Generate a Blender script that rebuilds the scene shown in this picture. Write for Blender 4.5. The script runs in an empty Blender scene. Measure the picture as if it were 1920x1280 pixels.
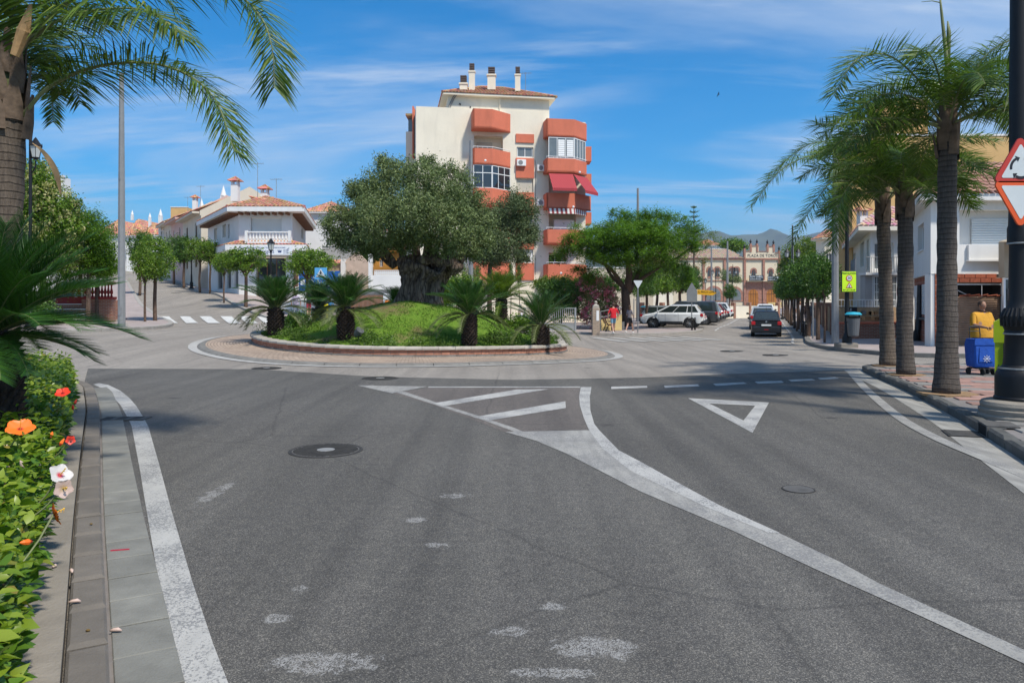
import bpy, math, random
import numpy as np
from mathutils import Vector, Matrix, noise as mnoise
from mathutils.geometry import delaunay_2d_cdt
SC = bpy.context.scene
COL = SC.collection
PI = math.pi
R = random.Random(7)
# ------------------------------------------------------------------ camera
CH, F, CX, CY = 1.75, 1400.0, 960.0, 567.0      # eye height; focal length, centre column and horizon row of the 1920 px frame
cam = bpy.data.cameras.new('camera'); camo = bpy.data.objects.new('camera', cam); COL.objects.link(camo)
camo.location = (0, 0, CH); camo.rotation_euler = (PI/2, 0, 0)
cam.sensor_width = 36; cam.lens = 36*F/1920; cam.shift_y = -(640-CY)/1920; cam.clip_end = 30000; cam.clip_start = 0.05
SC.camera = camo
# ------------------------------------------------------------------ light
SUN_EL, SUN_AZ = math.radians(56), math.radians(40)     # azimuth measured right of straight-behind-the-camera
sd = Vector((math.sin(SUN_AZ)*math.cos(SUN_EL), -math.cos(SUN_AZ)*math.cos(SUN_EL), math.sin(SUN_EL)))
sl = bpy.data.lights.new('sun', 'SUN'); so = bpy.data.objects.new('sun', sl); COL.objects.link(so)
sl.energy = 3.75; sl.angle = math.radians(5.0); sl.color = (1, .94, .84)
so.rotation_euler = (-sd).to_track_quat('-Z', 'Y').to_euler()
SC.view_settings.view_transform = 'Standard'; SC.view_settings.look = 'None'
SC.view_settings.exposure = 0.42; SC.view_settings.gamma = 1; SC.view_settings.use_curve_mapping = False
try:
    SC.cycles.max_bounces = 6; SC.cycles.transparent_max_bounces = 12; SC.cycles.volume_bounces = 0
except Exception: pass
w = bpy.data.worlds.new('World'); SC.world = w; w.use_nodes = True
N = w.node_tree.nodes; L = w.node_tree.links; N.clear()
wo = N.new('ShaderNodeOutputWorld'); bg = N.new('ShaderNodeBackground'); L.new(bg.outputs[0], wo.inputs[0])
sky = N.new('ShaderNodeTexSky'); sky.sky_type = 'NISHITA'; sky.sun_disc = False
sky.sun_elevation = SUN_EL; sky.sun_rotation = PI - SUN_AZ; sky.air_density = 1.0; sky.dust_density = .6; sky.ozone_density = 2.2
hs = N.new('ShaderNodeHueSaturation'); hs.inputs['Saturation'].default_value = 1.66; hs.inputs['Value'].default_value = .78
tn = N.new('ShaderNodeMix'); tn.data_type = 'RGBA'; tn.blend_type = 'MULTIPLY'; tn.inputs[0].default_value = 1; L.new(sky.outputs[0], tn.inputs[6]); tn.inputs[7].default_value = (.80, .96, 1.06, 1)
L.new(tn.outputs[2], hs.inputs['Color'])
tc = N.new('ShaderNodeTexCoord'); sep = N.new('ShaderNodeSeparateXYZ'); L.new(tc.outputs['Generated'], sep.inputs[0])
def wm(op, a, b=None):
    n = N.new('ShaderNodeMath'); n.operation = op
    for i, v in enumerate((a, b)):
        if v is None: continue
        if isinstance(v, (int, float)): n.inputs[i].default_value = v
        else: L.new(v, n.inputs[i])
    return n.outputs[0]
zz = wm('ADD', wm('MAXIMUM', sep.outputs['Z'], 0.0), .16)
cmb = N.new('ShaderNodeCombineXYZ'); L.new(wm('DIVIDE', sep.outputs['X'], zz), cmb.inputs[0]); L.new(wm('DIVIDE', sep.outputs['Y'], zz), cmb.inputs[1])
mp = N.new('ShaderNodeMapping'); L.new(cmb.outputs[0], mp.inputs[0]); mp.inputs['Rotation'].default_value = (0, 0, .35); mp.inputs['Scale'].default_value = (.45, .95, 1); mp.inputs['Location'].default_value = (1.3, .4, 0)
n1 = N.new('ShaderNodeTexNoise'); n1.inputs['Scale'].default_value = 1.1; n1.inputs['Detail'].default_value = 7; n1.inputs['Roughness'].default_value = .55; n1.inputs['Distortion'].default_value = .5
L.new(mp.outputs[0], n1.inputs['Vector'])
mp2 = N.new('ShaderNodeMapping'); L.new(cmb.outputs[0], mp2.inputs[0]); mp2.inputs['Rotation'].default_value = (0, 0, -.2); mp2.inputs['Scale'].default_value = (.38, 1.7, 1)
n2 = N.new('ShaderNodeTexNoise'); n2.inputs['Scale'].default_value = 1.6; n2.inputs['Detail'].default_value = 8; n2.inputs['Roughness'].default_value = .6; n2.inputs['Distortion'].default_value = .3
L.new(mp2.outputs[0], n2.inputs['Vector'])
def wr(src, a, b):
    r = N.new('ShaderNodeMapRange'); r.inputs[1].default_value = a; r.inputs[2].default_value = b; r.interpolation_type = 'SMOOTHSTEP'; L.new(src, r.inputs[0]); return r.outputs[0]
f1 = wm('MULTIPLY', wr(n1.outputs[0], .41, .69), .62)
f2 = wm('MULTIPLY', wr(n2.outputs[0], .49, .71), .58)
ff = wm('MINIMUM', wm('ADD', f1, f2), .85)
mx = N.new('ShaderNodeMix'); mx.data_type = 'RGBA'; L.new(ff, mx.inputs[0]); L.new(hs.outputs[0], mx.inputs[6]); mx.inputs[7].default_value = (3.7, 4.2, 4.9, 1)
hz = wm('POWER', wm('SUBTRACT', 1.0, wm('MINIMUM', wm('MAXIMUM', sep.outputs['Z'], 0.0), 1.0)), 9.0)
mxh = N.new('ShaderNodeMix'); mxh.data_type = 'RGBA'; L.new(wm('MULTIPLY', hz, .62), mxh.inputs[0]); L.new(mx.outputs[2], mxh.inputs[6]); mxh.inputs[7].default_value = (2.3, 3.4, 5.2, 1)
L.new(mxh.outputs[2], bg.inputs[0]); bg.inputs[1].default_value = .148
# ------------------------------------------------------------------ projection helpers
def P(px, py, d): return Vector(((px-CX)*d/F, d, CH-(py-CY)*d/F))
def XD(px, d): return (px-CX)*d/F
def G(px, py, h=0.0):
    d = F*(CH-h)/(py-CY); return (XD(px, d), d)
# ------------------------------------------------------------------ terrain
HC = [(0,20,0),(-3,20.4,0),(5,20,-.02),(3.7,26.75,-.18),(-10.5,24.9,.27),(-15.5,29,.58),(-16,33,.57),(-16.4,35.8,.6),(-17.5,38.4,.68),(-20.1,42.5,.9),
 (-3.7,28,.08),(-13,33,.5),(-12.7,44,.58),(-16.1,47,1.08),(-20.6,54,1.83),(-25.8,52,1.64),(-25.4,62,2.5),(-31.4,62,2.6),(-44,85,4.2),(-38.5,85,4.2),
 (-60,110,6.5),(-100,85,6.5),(-80,40,3),(-40,26,1.2),(-21,58,2.25),(-15,58,1.3),(-8,50,.35),(-5,43,.1),(0,44,-.05),(5.9,43,-.18),(9.1,44.3,-.18),
 (14.3,42,-.19),(12.1,28.3,-.05),(13.4,23.5,0),(25,21,.05),(16,41,-.15),(12.3,49,-.16),(21,55.7,-.12),(29.8,81.6,0),(37.6,105,.1),(57,175,1.0),(50,220,2),
 (40,45,.2),(70,100,.5),(100,200,1.5),(0,60,.1),(10,100,.3),(-10,100,2),(-40,150,6),(0,200,3),(-100,220,9),(-30,8,0),(40,8,0),(110,30,.3),(0,8,0)]
HC = np.array(HC, float); _c2 = 25.0
_D = np.sqrt((HC[:,None,0]-HC[None,:,0])**2+(HC[:,None,1]-HC[None,:,1])**2+_c2)
_n = len(HC); _A = np.zeros((_n+3,_n+3)); _A[:_n,:_n] = _D; _A[:_n,_n] = 1; _A[:_n,_n+1] = HC[:,0]; _A[:_n,_n+2] = HC[:,1]
_A[_n:,:_n] = _A[:_n,_n:].T
_W = np.linalg.solve(_A, np.concatenate([HC[:,2], np.zeros(3)]))
def Hn(x, y):
    x = np.asarray(x, float); y = np.asarray(y, float)
    d = np.sqrt((x[...,None]-HC[:,0])**2+(y[...,None]-HC[:,1])**2+_c2)
    z = d@_W[:_n]+_W[_n]+_W[_n+1]*x+_W[_n+2]*y
    m = np.clip((y-17)/6, 0, 1); m = m*m*(3-2*m)
    return z*m
def GH(px, py, off=0.0, d0=20.0):
    d = d0
    while d < 200 and CH-(py-CY)*d/F > H(XD(px,d), d)+off: d += .25
    return (XD(px, d), d)
def H(x, y): return float(Hn(np.array([x]), np.array([y]))[0])
def GP(px, d, off=0.0):
    x = XD(px, d); return Vector((x, d, H(x, d)+off))
# ------------------------------------------------------------------ materials
MATS = {}
def nmat(name):
    m = bpy.data.materials.new(name); m.use_nodes = True; nt = m.node_tree; nt.nodes.clear()
    o = nt.nodes.new('ShaderNodeOutputMaterial'); b = nt.nodes.new('ShaderNodeBsdfPrincipled'); nt.links.new(b.outputs[0], o.inputs[0])
    return m, nt, b, o
def lk(nt, a, b): nt.links.new(a, b)
def nd(nt, t, **kw):
    n = nt.nodes.new(t)
    for k, v in kw.items():
        if k in n.inputs: n.inputs[k].default_value = v
        else: setattr(n, k, v)
    return n
def ramp(nt, src, stops):
    r = nt.nodes.new('ShaderNodeValToRGB'); e = r.color_ramp.elements
    while len(e) < len(stops): e.new(.5)
    for i, (p, c) in enumerate(stops): e[i].position = p; e[i].color = (*c, 1) if len(c) == 3 else c
    lk(nt, src, r.inputs[0]); return r.outputs[0]
def mixc(nt, f, a, b, mode='MIX'):
    m = nt.nodes.new('ShaderNodeMix'); m.data_type = 'RGBA'; m.blend_type = mode
    for i, v in ((0, f), (6, a), (7, b)):
        if isinstance(v, (int, float)): m.inputs[i].default_value = v
        elif isinstance(v, tuple): m.inputs[i].default_value = (*v, 1) if len(v) == 3 else v
        else: lk(nt, v, m.inputs[i])
    return m.outputs[2]
def mth(nt, op, a, b=0.0):
    n = nt.nodes.new('ShaderNodeMath'); n.operation = op
    for i, v in enumerate((a, b)):
        if isinstance(v, (int, float)): n.inputs[i].default_value = v
        else: lk(nt, v, n.inputs[i])
    return n.outputs[0]
def sc3(c, k): return tuple(min(1, x*k) for x in c)
def M(name, col, rough=.7, var=.18, scale=3, bump=.15, bscale=30, metal=0, rnd=0, grime=0, spec=.4, obj=False):
    """plain procedural surface: two scales of tone variation, fine relief, optional streaky grime and per-object shift"""
    if name in MATS: return MATS[name]
    m, nt, b, o = nmat(name)
    if obj: co = nd(nt, 'ShaderNodeTexCoord').outputs['Object']
    else: co = nd(nt, 'ShaderNodeNewGeometry').outputs['Position']
    n = nd(nt, 'ShaderNodeTexNoise', Scale=scale, Detail=6, Roughness=.6); lk(nt, co, n.inputs['Vector'])
    c = ramp(nt, n.outputs[0], [(.3, sc3(col, 1-var)), (.7, sc3(col, 1+var*.6))])
    if rnd:
        oi = nd(nt, 'ShaderNodeObjectInfo'); k = mth(nt, 'ADD', mth(nt, 'MULTIPLY', oi.outputs['Random'], rnd*2), 1-rnd)
        cc = nd(nt, 'ShaderNodeCombineColor'); [lk(nt, k, cc.inputs[i]) for i in range(3)]
        c = mixc(nt, 1.0, c, cc.outputs[0], 'MULTIPLY')
    if grime:
        mpn = nd(nt, 'ShaderNodeMapping'); lk(nt, co, mpn.inputs[0]); mpn.inputs['Scale'].default_value = (1.6, 1.6, .25)
        g = nd(nt, 'ShaderNodeTexNoise', Scale=1.3, Detail=8, Roughness=.65); lk(nt, mpn.outputs[0], g.inputs['Vector'])
        c = mixc(nt, mth(nt, 'MULTIPLY', ramp(nt, g.outputs[0], [(.5, (0,0,0)), (.75, (1,1,1))]), grime), c, sc3(col, .55))
    lk(nt, c, b.inputs['Base Color'])
    b.inputs['Roughness'].default_value = rough; b.inputs['Metallic'].default_value = metal; b.inputs['Specular IOR Level'].default_value = spec
    if bump:
        n2 = nd(nt, 'ShaderNodeTexNoise', Scale=bscale, Detail=4); lk(nt, co, n2.inputs['Vector'])
        bp = nd(nt, 'ShaderNodeBump', Strength=bump, Distance=.02); lk(nt, n2.outputs[0], bp.inputs['Height']); lk(nt, bp.outputs[0], b.inputs['Normal'])
    MATS[name] = m; return m
def leafmat(name, a, b_, trans=.35, rough=.5, spec=.4, hue=None):
    if name in MATS: return MATS[name]
    m, nt, b, o = nmat(name)
    g = nd(nt, 'ShaderNodeNewGeometry')
    st = [(0, a), (.75, b_)] + ([(.93, b_), (1, hue)] if hue else [])
    c = ramp(nt, g.outputs['Random Per Island'], st)
    n = nd(nt, 'ShaderNodeTexNoise', Scale=.9, Detail=3); lk(nt, g.outputs['Position'], n.inputs['Vector'])
    c = mixc(nt, .55, c, ramp(nt, n.outputs[0], [(.35, (.55,.6,.55)), (.65, (1.0,1.0,.95))]), 'MULTIPLY')
    lk(nt, c, b.inputs['Base Color']); b.inputs['Roughness'].default_value = rough; b.inputs['Specular IOR Level'].default_value = spec
    t = nd(nt, 'ShaderNodeBsdfTranslucent'); lk(nt, mixc(nt, 1.0, c, (1.0, 1.15, .5), 'MULTIPLY'), t.inputs[0])
    mx = nd(nt, 'ShaderNodeMixShader', Fac=trans); lk(nt, b.outputs[0], mx.inputs[1]); lk(nt, t.outputs[0], mx.inputs[2]); lk(nt, mx.outputs[0], o.inputs[0])
    MATS[name] = m; return m
# ------------------------------------------------------------------ mesh builder
class MB:
    def __init__(s, Mx=None): s.v = []; s.f = []; s.mi = []; s.M = Mx; s.cur = 0
    def add(s, vs, fs):
        b = len(s.v); Mx = s.M
        s.v.extend([tuple(Mx @ Vector(p)) for p in vs] if Mx is not None else [tuple(p) for p in vs])
        s.f.extend([tuple(b+i for i in f) for f in fs]); s.mi.extend([s.cur]*len(fs)); return s
    def box(s, x0, x1, y0, y1, z0, z1):
        return s.add([(x0,y0,z0),(x1,y0,z0),(x1,y1,z0),(x0,y1,z0),(x0,y0,z1),(x1,y0,z1),(x1,y1,z1),(x0,y1,z1)],
                     [(0,3,2,1),(4,5,6,7),(0,1,5,4),(1,2,6,5),(2,3,7,6),(3,0,4,7)])
    def bbox(s, x0, x1, y0, y1, z0, z1, c=.02):
        """box with its four upright edges and its top edge chamfered"""
        p = [(x0+c,y0),(x1-c,y0),(x1,y0+c),(x1,y1-c),(x1-c,y1),(x0+c,y1),(x0,y1-c),(x0,y0+c)]
        cx, cy = (x0+x1)/2, (y0+y1)/2; kx = 1-2*c/max(x1-x0, .001); ky = 1-2*c/max(y1-y0, .001)
        vs = [(a,b,z0) for a,b in p]+[(a,b,z1-c) for a,b in p]+[(cx+(a-cx)*kx, cy+(b-cy)*ky, z1) for a,b in p]
        fs = [tuple(range(7,-1,-1)), tuple(range(16,24))]
        for k in (0,8): fs += [(k+i,k+(i+1)%8,k+8+(i+1)%8,k+8+i) for i in range(8)]
        return s.add(vs, fs)
    def poly(s, pts): return s.add(pts, [tuple(range(len(pts)))])
    def prism(s, pts, z0, z1):
        n = len(pts); vs = [(p[0],p[1],z0) for p in pts]+[(p[0],p[1],z1) for p in pts]
        return s.add(vs, [tuple(range(n-1,-1,-1)), tuple(range(n,2*n))]+[(i,(i+1)%n,n+(i+1)%n,n+i) for i in range(n)])
    def extr(s, pts, y0, y1):
        n = len(pts); vs = [(p[0],y0,p[1]) for p in pts]+[(p[0],y1,p[1]) for p in pts]
        return s.add(vs, [tuple(range(n)), tuple(range(2*n-1,n-1,-1))]+[(i,n+i,n+(i+1)%n,(i+1)%n) for i in range(n)])
    def tube(s, pts, rad, n=8, cap=True):
        pts = [Vector(p) for p in pts]
        if not hasattr(rad, '__len__'): rad = [rad]*len(pts)
        vs = []; up = None
        for i, p in enumerate(pts):
            t = (pts[min(i+1,len(pts)-1)]-pts[max(i-1,0)]).normalized()
            if up is None: up = Vector((1,0,0)) if abs(t.z) > .8 else Vector((0,0,1))
            a = t.cross(up)
            if a.length < 1e-5: a = t.cross(Vector((0,1,0)))
            a.normalize(); b = t.cross(a).normalized(); up = a.cross(t)
            vs += [p+(a*math.cos(2*PI*k/n)+b*math.sin(2*PI*k/n))*rad[i] for k in range(n)]
        fs = [(i*n+k, i*n+(k+1)%n, (i+1)*n+(k+1)%n, (i+1)*n+k) for i in range(len(pts)-1) for k in range(n)]
        if cap: fs += [tuple(range(n-1,-1,-1)), tuple(range((len(pts)-1)*n, len(pts)*n))]
        return s.add(vs, fs)
    def lathe(s, prof, c=(0,0,0), n=16, cap=True):
        vs = [(c[0]+r*math.cos(2*PI*k/n), c[1]+r*math.sin(2*PI*k/n), c[2]+z) for r, z in prof for k in range(n)]
        fs = [(i*n+k, i*n+(k+1)%n, (i+1)*n+(k+1)%n, (i+1)*n+k) for i in range(len(prof)-1) for k in range(n)]
        if cap: fs += [tuple(range(n-1,-1,-1)), tuple(range((len(prof)-1)*n, len(prof)*n))]
        return s.add(vs, fs)
    def ball(s, c, r, n=10, m=6):
        if not hasattr(r, '__len__'): r = (r, r, r)
        vs = [(c[0],c[1],c[2]-r[2])]; fs = []
        for j in range(1, m):
            a = -PI/2+PI*j/m
            vs += [(c[0]+r[0]*math.cos(a)*math.cos(2*PI*k/n), c[1]+r[1]*math.cos(a)*math.sin(2*PI*k/n), c[2]+r[2]*math.sin(a)) for k in range(n)]
        vs.append((c[0],c[1],c[2]+r[2])); t = len(vs)-1
        for k in range(n):
            fs.append((0, 1+(k+1)%n, 1+k)); fs.append((t, t-n+k, t-n+(k+1)%n))
            for j in range(m-2): fs.append((1+j*n+k, 1+j*n+(k+1)%n, 1+(j+1)*n+(k+1)%n, 1+(j+1)*n+k))
        return s.add(vs, fs)
    def mesh(s, name, mats, smooth=False):
        me = bpy.data.meshes.new(name); me.from_pydata(s.v, [], s.f)
        for m in (mats if isinstance(mats, (list, tuple)) else [mats]): me.materials.append(m)
        if any(s.mi): me.polygons.foreach_set('material_index', s.mi)
        if smooth:
            me.polygons.foreach_set('use_smooth', [True]*len(s.f))
            if smooth is not True:
                try: me.set_sharp_from_angle(angle=math.radians(smooth))
                except Exception: pass
        me.update(); return me
    def build(s, name, mats, parent=None, smooth=False, **kw):
        return link(name, s.mesh(name, mats, smooth), parent, **kw)
def link(name, data, parent=None, kind=None, label=None, cat=None, group=None, loc=None, rot=None):
    """loc given: a local position under the parent; else the mesh holds world coordinates"""
    o = bpy.data.objects.new(name, data); COL.objects.link(o)
    if parent is not None:
        o.parent = parent
        if loc is None: o.matrix_parent_inverse = Matrix.Translation(-wloc(parent))
    if loc is not None: o.location = loc
    if rot is not None: o.rotation_euler = rot
    tag(o, label, cat, group, kind); return o
def wloc(o):
    if o.get('_w') is not None: return Vector(o['_w'])
    return Vector((0,0,0))
def tag(o, label=None, cat=None, group=None, kind=None):
    if label: o['label'] = label
    if cat: o['category'] = cat
    if group: o['group'] = group
    if kind: o['kind'] = kind
    return o
def thing(name, loc, label, cat, group=None, rot=0, world=True):
    """Empty at the base of a thing; world=True when its parts are meshed in world coordinates"""
    o = bpy.data.objects.new(name, None); COL.objects.link(o); o.location = loc; o.rotation_euler = (0,0,rot); o.empty_display_size = .3
    if world: o['_w'] = tuple(loc)
    return tag(o, label, cat, group)
def struct(name, mb, mat, parent=None, **kw): return mb.build(name, mat, parent, kind='structure', **kw) if parent is None else mb.build(name, mat, parent, **kw)
def children(o): return KIDS.get(o.name, [])
KIDS = {}
def index_kids():
    KIDS.clear()
    for o in bpy.data.objects:
        if o.parent: KIDS.setdefault(o.parent.name, []).append(o)
def copy_tree(o, loc, rotz=0, label=None, scale=None, _p=None):
    c = o.copy(); COL.objects.link(c)
    if _p is None:
        c.location = loc; c.rotation_euler = (0,0,rotz)
        if label: c['label'] = label
        if scale: c.scale = (scale,)*3 if not hasattr(scale, '__len__') else scale
    else: c.parent = _p
    for k in children(o): copy_tree(k, None, _p=c)
    return c
def text(name, s, parent, loc, rot, size, mat, ext=.004, align='CENTER', sx=1.0):
    cu = bpy.data.curves.new(name, 'FONT'); cu.body = s; cu.size = size; cu.extrude = ext; cu.align_x = align; cu.align_y = 'CENTER'; cu.resolution_u = 3
    cu.materials.append(mat)
    o = link(name, cu, parent); o.location = loc; o.rotation_euler = rot; o.scale = (sx,1,1); return o
def cat_rom(pts, step=.5):
    out = []; p = [Vector((*q, 0)) if len(q) == 2 else Vector(q) for q in pts]
    p = [p[0]*2-p[1]]+p+[p[-1]*2-p[-2]]
    for i in range(1, len(p)-2):
        n = max(2, int((p[i+1]-p[i]).length/step))
        for k in range(n):
            t = k/n
            out.append(.5*((2*p[i])+(-p[i-1]+p[i+1])*t+(2*p[i-1]-5*p[i]+4*p[i+1]-p[i+2])*t*t+(-p[i-1]+3*p[i]-3*p[i+1]+p[i+2])*t**3))
    out.append(p[-2]); return out
# ------------------------------------------------------------------ surface materials
def asphalt(name, dark, lite, speck, tint=(1,1,1), stains=()):
    m, nt, b, o = nmat(name)
    pos = nd(nt, 'ShaderNodeNewGeometry').outputs['Position']
    big = nd(nt, 'ShaderNodeTexNoise', Scale=.22, Detail=5, Roughness=.6); lk(nt, pos, big.inputs['Vector'])
    mpn = nd(nt, 'ShaderNodeMapping'); lk(nt, pos, mpn.inputs[0]); mpn.inputs['Rotation'].default_value = (0,0,-.35); mpn.inputs['Scale'].default_value = (1.1, .16, 1)
    trk = nd(nt, 'ShaderNodeTexNoise', Scale=.9, Detail=4); lk(nt, mpn.outputs[0], trk.inputs['Vector'])
    mpl = nd(nt, 'ShaderNodeMapping'); lk(nt, pos, mpl.inputs[0]); mpl.inputs['Rotation'].default_value = (0,0,.45); mpl.inputs['Scale'].default_value = (2.4,.05,1); wl = nd(nt, 'ShaderNodeTexNoise', Scale=1.0, Detail=5, Distortion=.4); lk(nt, mpl.outputs[0], wl.inputs['Vector'])
    base = mixc(nt, .5, ramp(nt, big.outputs[0], [(.3, dark), (.7, lite)]), ramp(nt, trk.outputs[0], [(.35, dark), (.65, lite)]))
    v = nd(nt, 'ShaderNodeTexVoronoi', Scale=200); lk(nt, pos, v.inputs['Vector'])
    sx = nd(nt, 'ShaderNodeSeparateColor'); lk(nt, v.outputs['Color'], sx.inputs[0])
    k = ramp(nt, sx.outputs[0], [(0, (.50,.49,.48)), (.45, (.82,.82,.82)), (.8, (1.2,1.18,1.14)), (1, (speck,speck*.97,speck*.9))])
    c = mixc(nt, 1.0, base, k, 'MULTIPLY')
    v2 = nd(nt, 'ShaderNodeTexNoise', Scale=9, Detail=7, Roughness=.8); lk(nt, pos, v2.inputs['Vector'])
    c = mixc(nt, 1.0, c, ramp(nt, v2.outputs[0], [(.3, (.78,.78,.8)), (.7, (1.18,1.16,1.13))]), 'MULTIPLY')
    c = mixc(nt, .42, c, ramp(nt, wl.outputs[0], [(.36,(.70,.70,.71)),(.5,(1,1,1)),(.66,(1.16,1.15,1.12))]), 'MULTIPLY')
    oil = nd(nt, 'ShaderNodeTexVoronoi', Scale=.55); lk(nt, pos, oil.inputs['Vector']); c = mixc(nt, ramp(nt, mth(nt, 'ADD', oil.outputs['Distance'], mth(nt, 'MULTIPLY', v2.outputs[0], .16)), [(.10,(.7,.7,.7)),(.16,(0,0,0))]), c, (.035,.034,.033))
    cr = nd(nt, 'ShaderNodeTexVoronoi', Scale=.16, feature='DISTANCE_TO_EDGE')
    dn = nd(nt, 'ShaderNodeTexNoise', Scale=1.5, Detail=6); lk(nt, pos, dn.inputs['Vector'])
    lk(nt, mixc(nt, .12, pos, dn.outputs['Color'], 'ADD'), cr.inputs['Vector'])
    c = mixc(nt, mth(nt, 'MULTIPLY', ramp(nt, cr.outputs['Distance'], [(0, (1,1,1)), (.0016, (0,0,0))]), .30), c, (.02,.02,.02))
    if stains:
        n3 = nd(nt, 'ShaderNodeTexNoise', Scale=11, Detail=9, Roughness=.82, Distortion=.6); lk(nt, pos, n3.inputs['Vector'])
        acc = None
        for (sxp, syp, rx, ry, k0) in stains:
            mm = nd(nt, 'ShaderNodeVectorMath', operation='SUBTRACT'); lk(nt, pos, mm.inputs[0]); mm.inputs[1].default_value = (sxp, syp, 0)
            m2 = nd(nt, 'ShaderNodeVectorMath', operation='DIVIDE'); lk(nt, mm.outputs[0], m2.inputs[0]); m2.inputs[1].default_value = (rx, ry, 1)
            ln = nd(nt, 'ShaderNodeVectorMath', operation='LENGTH'); lk(nt, m2.outputs[0], ln.inputs[0])
            q = mth(nt, 'MULTIPLY', mth(nt, 'MAXIMUM', mth(nt, 'SUBTRACT', 1.0, ln.outputs['Value']), 0.0), k0)
            acc = q if acc is None else mth(nt, 'MAXIMUM', acc, q)
        f = mth(nt, 'MULTIPLY', ramp(nt, mth(nt, 'ADD', mth(nt, 'MULTIPLY', mth(nt, 'MINIMUM', acc, .6), .36), n3.outputs[0]), [(.655,(0,0,0)),(.70,(1,1,1))]), mth(nt, 'MULTIPLY', mth(nt, 'GREATER_THAN', sx.outputs[1], .42), .55))
        c = mixc(nt, f, c, (.42,.41,.39))
    lk(nt, c, b.inputs['Base Color']); b.inputs['Roughness'].default_value = .88; b.inputs['Specular IOR Level'].default_value = .25
    bn = nd(nt, 'ShaderNodeTexNoise', Scale=120, Detail=3); lk(nt, pos, bn.inputs['Vector'])
    bp = nd(nt, 'ShaderNodeBump', Strength=.5, Distance=.008); lk(nt, bn.outputs[0], bp.inputs['Height']); lk(nt, bp.outputs[0], b.inputs['Normal'])
    MATS[name] = m; return m
def paint(name, col, wear=.35, under=(.12,.12,.12), dirty=.25):
    m, nt, b, o = nmat(name)
    pos = nd(nt, 'ShaderNodeNewGeometry').outputs['Position']
    n = nd(nt, 'ShaderNodeTexNoise', Scale=70, Detail=4, Roughness=.7); lk(nt, pos, n.inputs['Vector'])
    n2 = nd(nt, 'ShaderNodeTexNoise', Scale=1.4, Detail=7, Roughness=.7); lk(nt, pos, n2.inputs['Vector'])
    mpn = nd(nt, 'ShaderNodeMapping'); lk(nt, pos, mpn.inputs[0]); mpn.inputs['Rotation'].default_value = (0,0,.6); mpn.inputs['Scale'].default_value = (6, 1, 1)
    n3 = nd(nt, 'ShaderNodeTexNoise', Scale=1.6, Detail=6); lk(nt, mpn.outputs[0], n3.inputs['Vector'])
    c = mixc(nt, dirty, col, ramp(nt, n3.outputs[0], [(.35, sc3(col, .5)), (.65, col)]))
    f = mth(nt, 'GREATER_THAN', mth(nt, 'ADD', mth(nt, 'MULTIPLY', n.outputs[0], .6), mth(nt, 'MULTIPLY', n2.outputs[0], .4)), .62-wear*.22)
    c = mixc(nt, mth(nt, 'MULTIPLY', f, .75), c, under)
    lk(nt, c, b.inputs['Base Color']); b.inputs['Roughness'].default_value = .8
    bp = nd(nt, 'ShaderNodeBump', Strength=.35, Distance=.006); lk(nt, n.outputs[0], bp.inputs['Height']); lk(nt, bp.outputs[0], b.inputs['Normal'])
    MATS[name] = m; return m
def g2(px, py): return G(px, py)
ST = [(*g2(605,1242),.42,.16,1.2),(*g2(1115,1215),.32,.2,1.2),(*g2(955,1183),.18,.1,1.0),(*g2(402,925),.12,.62,1.1),(*g2(520,1160),.13,.1,1),(*g2(820,1022),.16,.1,.9),
      (*g2(778,975),.2,.12,.9),(*g2(1040,1262),.3,.08,1.1),(*g2(850,930),.3,.15,.8),(*g2(1035,1138),.12,.1,.9),(*g2(1230,600+60),.4,.4,.3),(*g2(560,1105),.1,.12,.8)]
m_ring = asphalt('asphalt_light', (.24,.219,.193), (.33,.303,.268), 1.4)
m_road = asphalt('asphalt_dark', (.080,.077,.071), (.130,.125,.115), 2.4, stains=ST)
m_red = asphalt('asphalt_reddish', (.105,.095,.088), (.155,.138,.126), 2.2)
m_paint = paint('road_paint_white', (.43,.415,.38), .45, (.14,.14,.14))
m_paint2 = paint('road_paint_worn', (.345,.33,.295), .5, (.16,.155,.15), .5)
m_paint3 = paint('road_paint_faint', (.62,.61,.57), .32, (.27,.255,.235), .3)
m_paint4 = paint('road_paint_old', (.43,.415,.38), .5, (.30,.28,.25), .3)
m_kerb_g = M('kerb_grey', (.19,.18,.16), .85, .25, 5, .4, 60, grime=.5)
m_kerb_d = M('kerb_dark', (.10,.098,.088), .8, .35, 4, .4, 50, grime=.6)
m_slab = M('gutter_slab_grey', (.20,.195,.17), .85, .22, 4, .3, 70, rnd=.12, grime=.35)
m_kst = M('kerb_stone_brown', (.16,.14,.117), .85, .2, 4, .3, 70, rnd=.12, grime=.35)
m_conc = M('concrete', (.25,.22,.18), .9, .22, 3, .35, 50, grime=.5)
m_dirt = M('soil', (.19,.12,.075), .95, .4, 6, .8, 30)
m_pav = M('paving_far', (.36,.30,.275), .85, .18, 1.2, .2, 40, grime=.3)
m_joint = M('tile_bed', (.20,.18,.165), .9, .2, 5, .2, 60)
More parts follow.
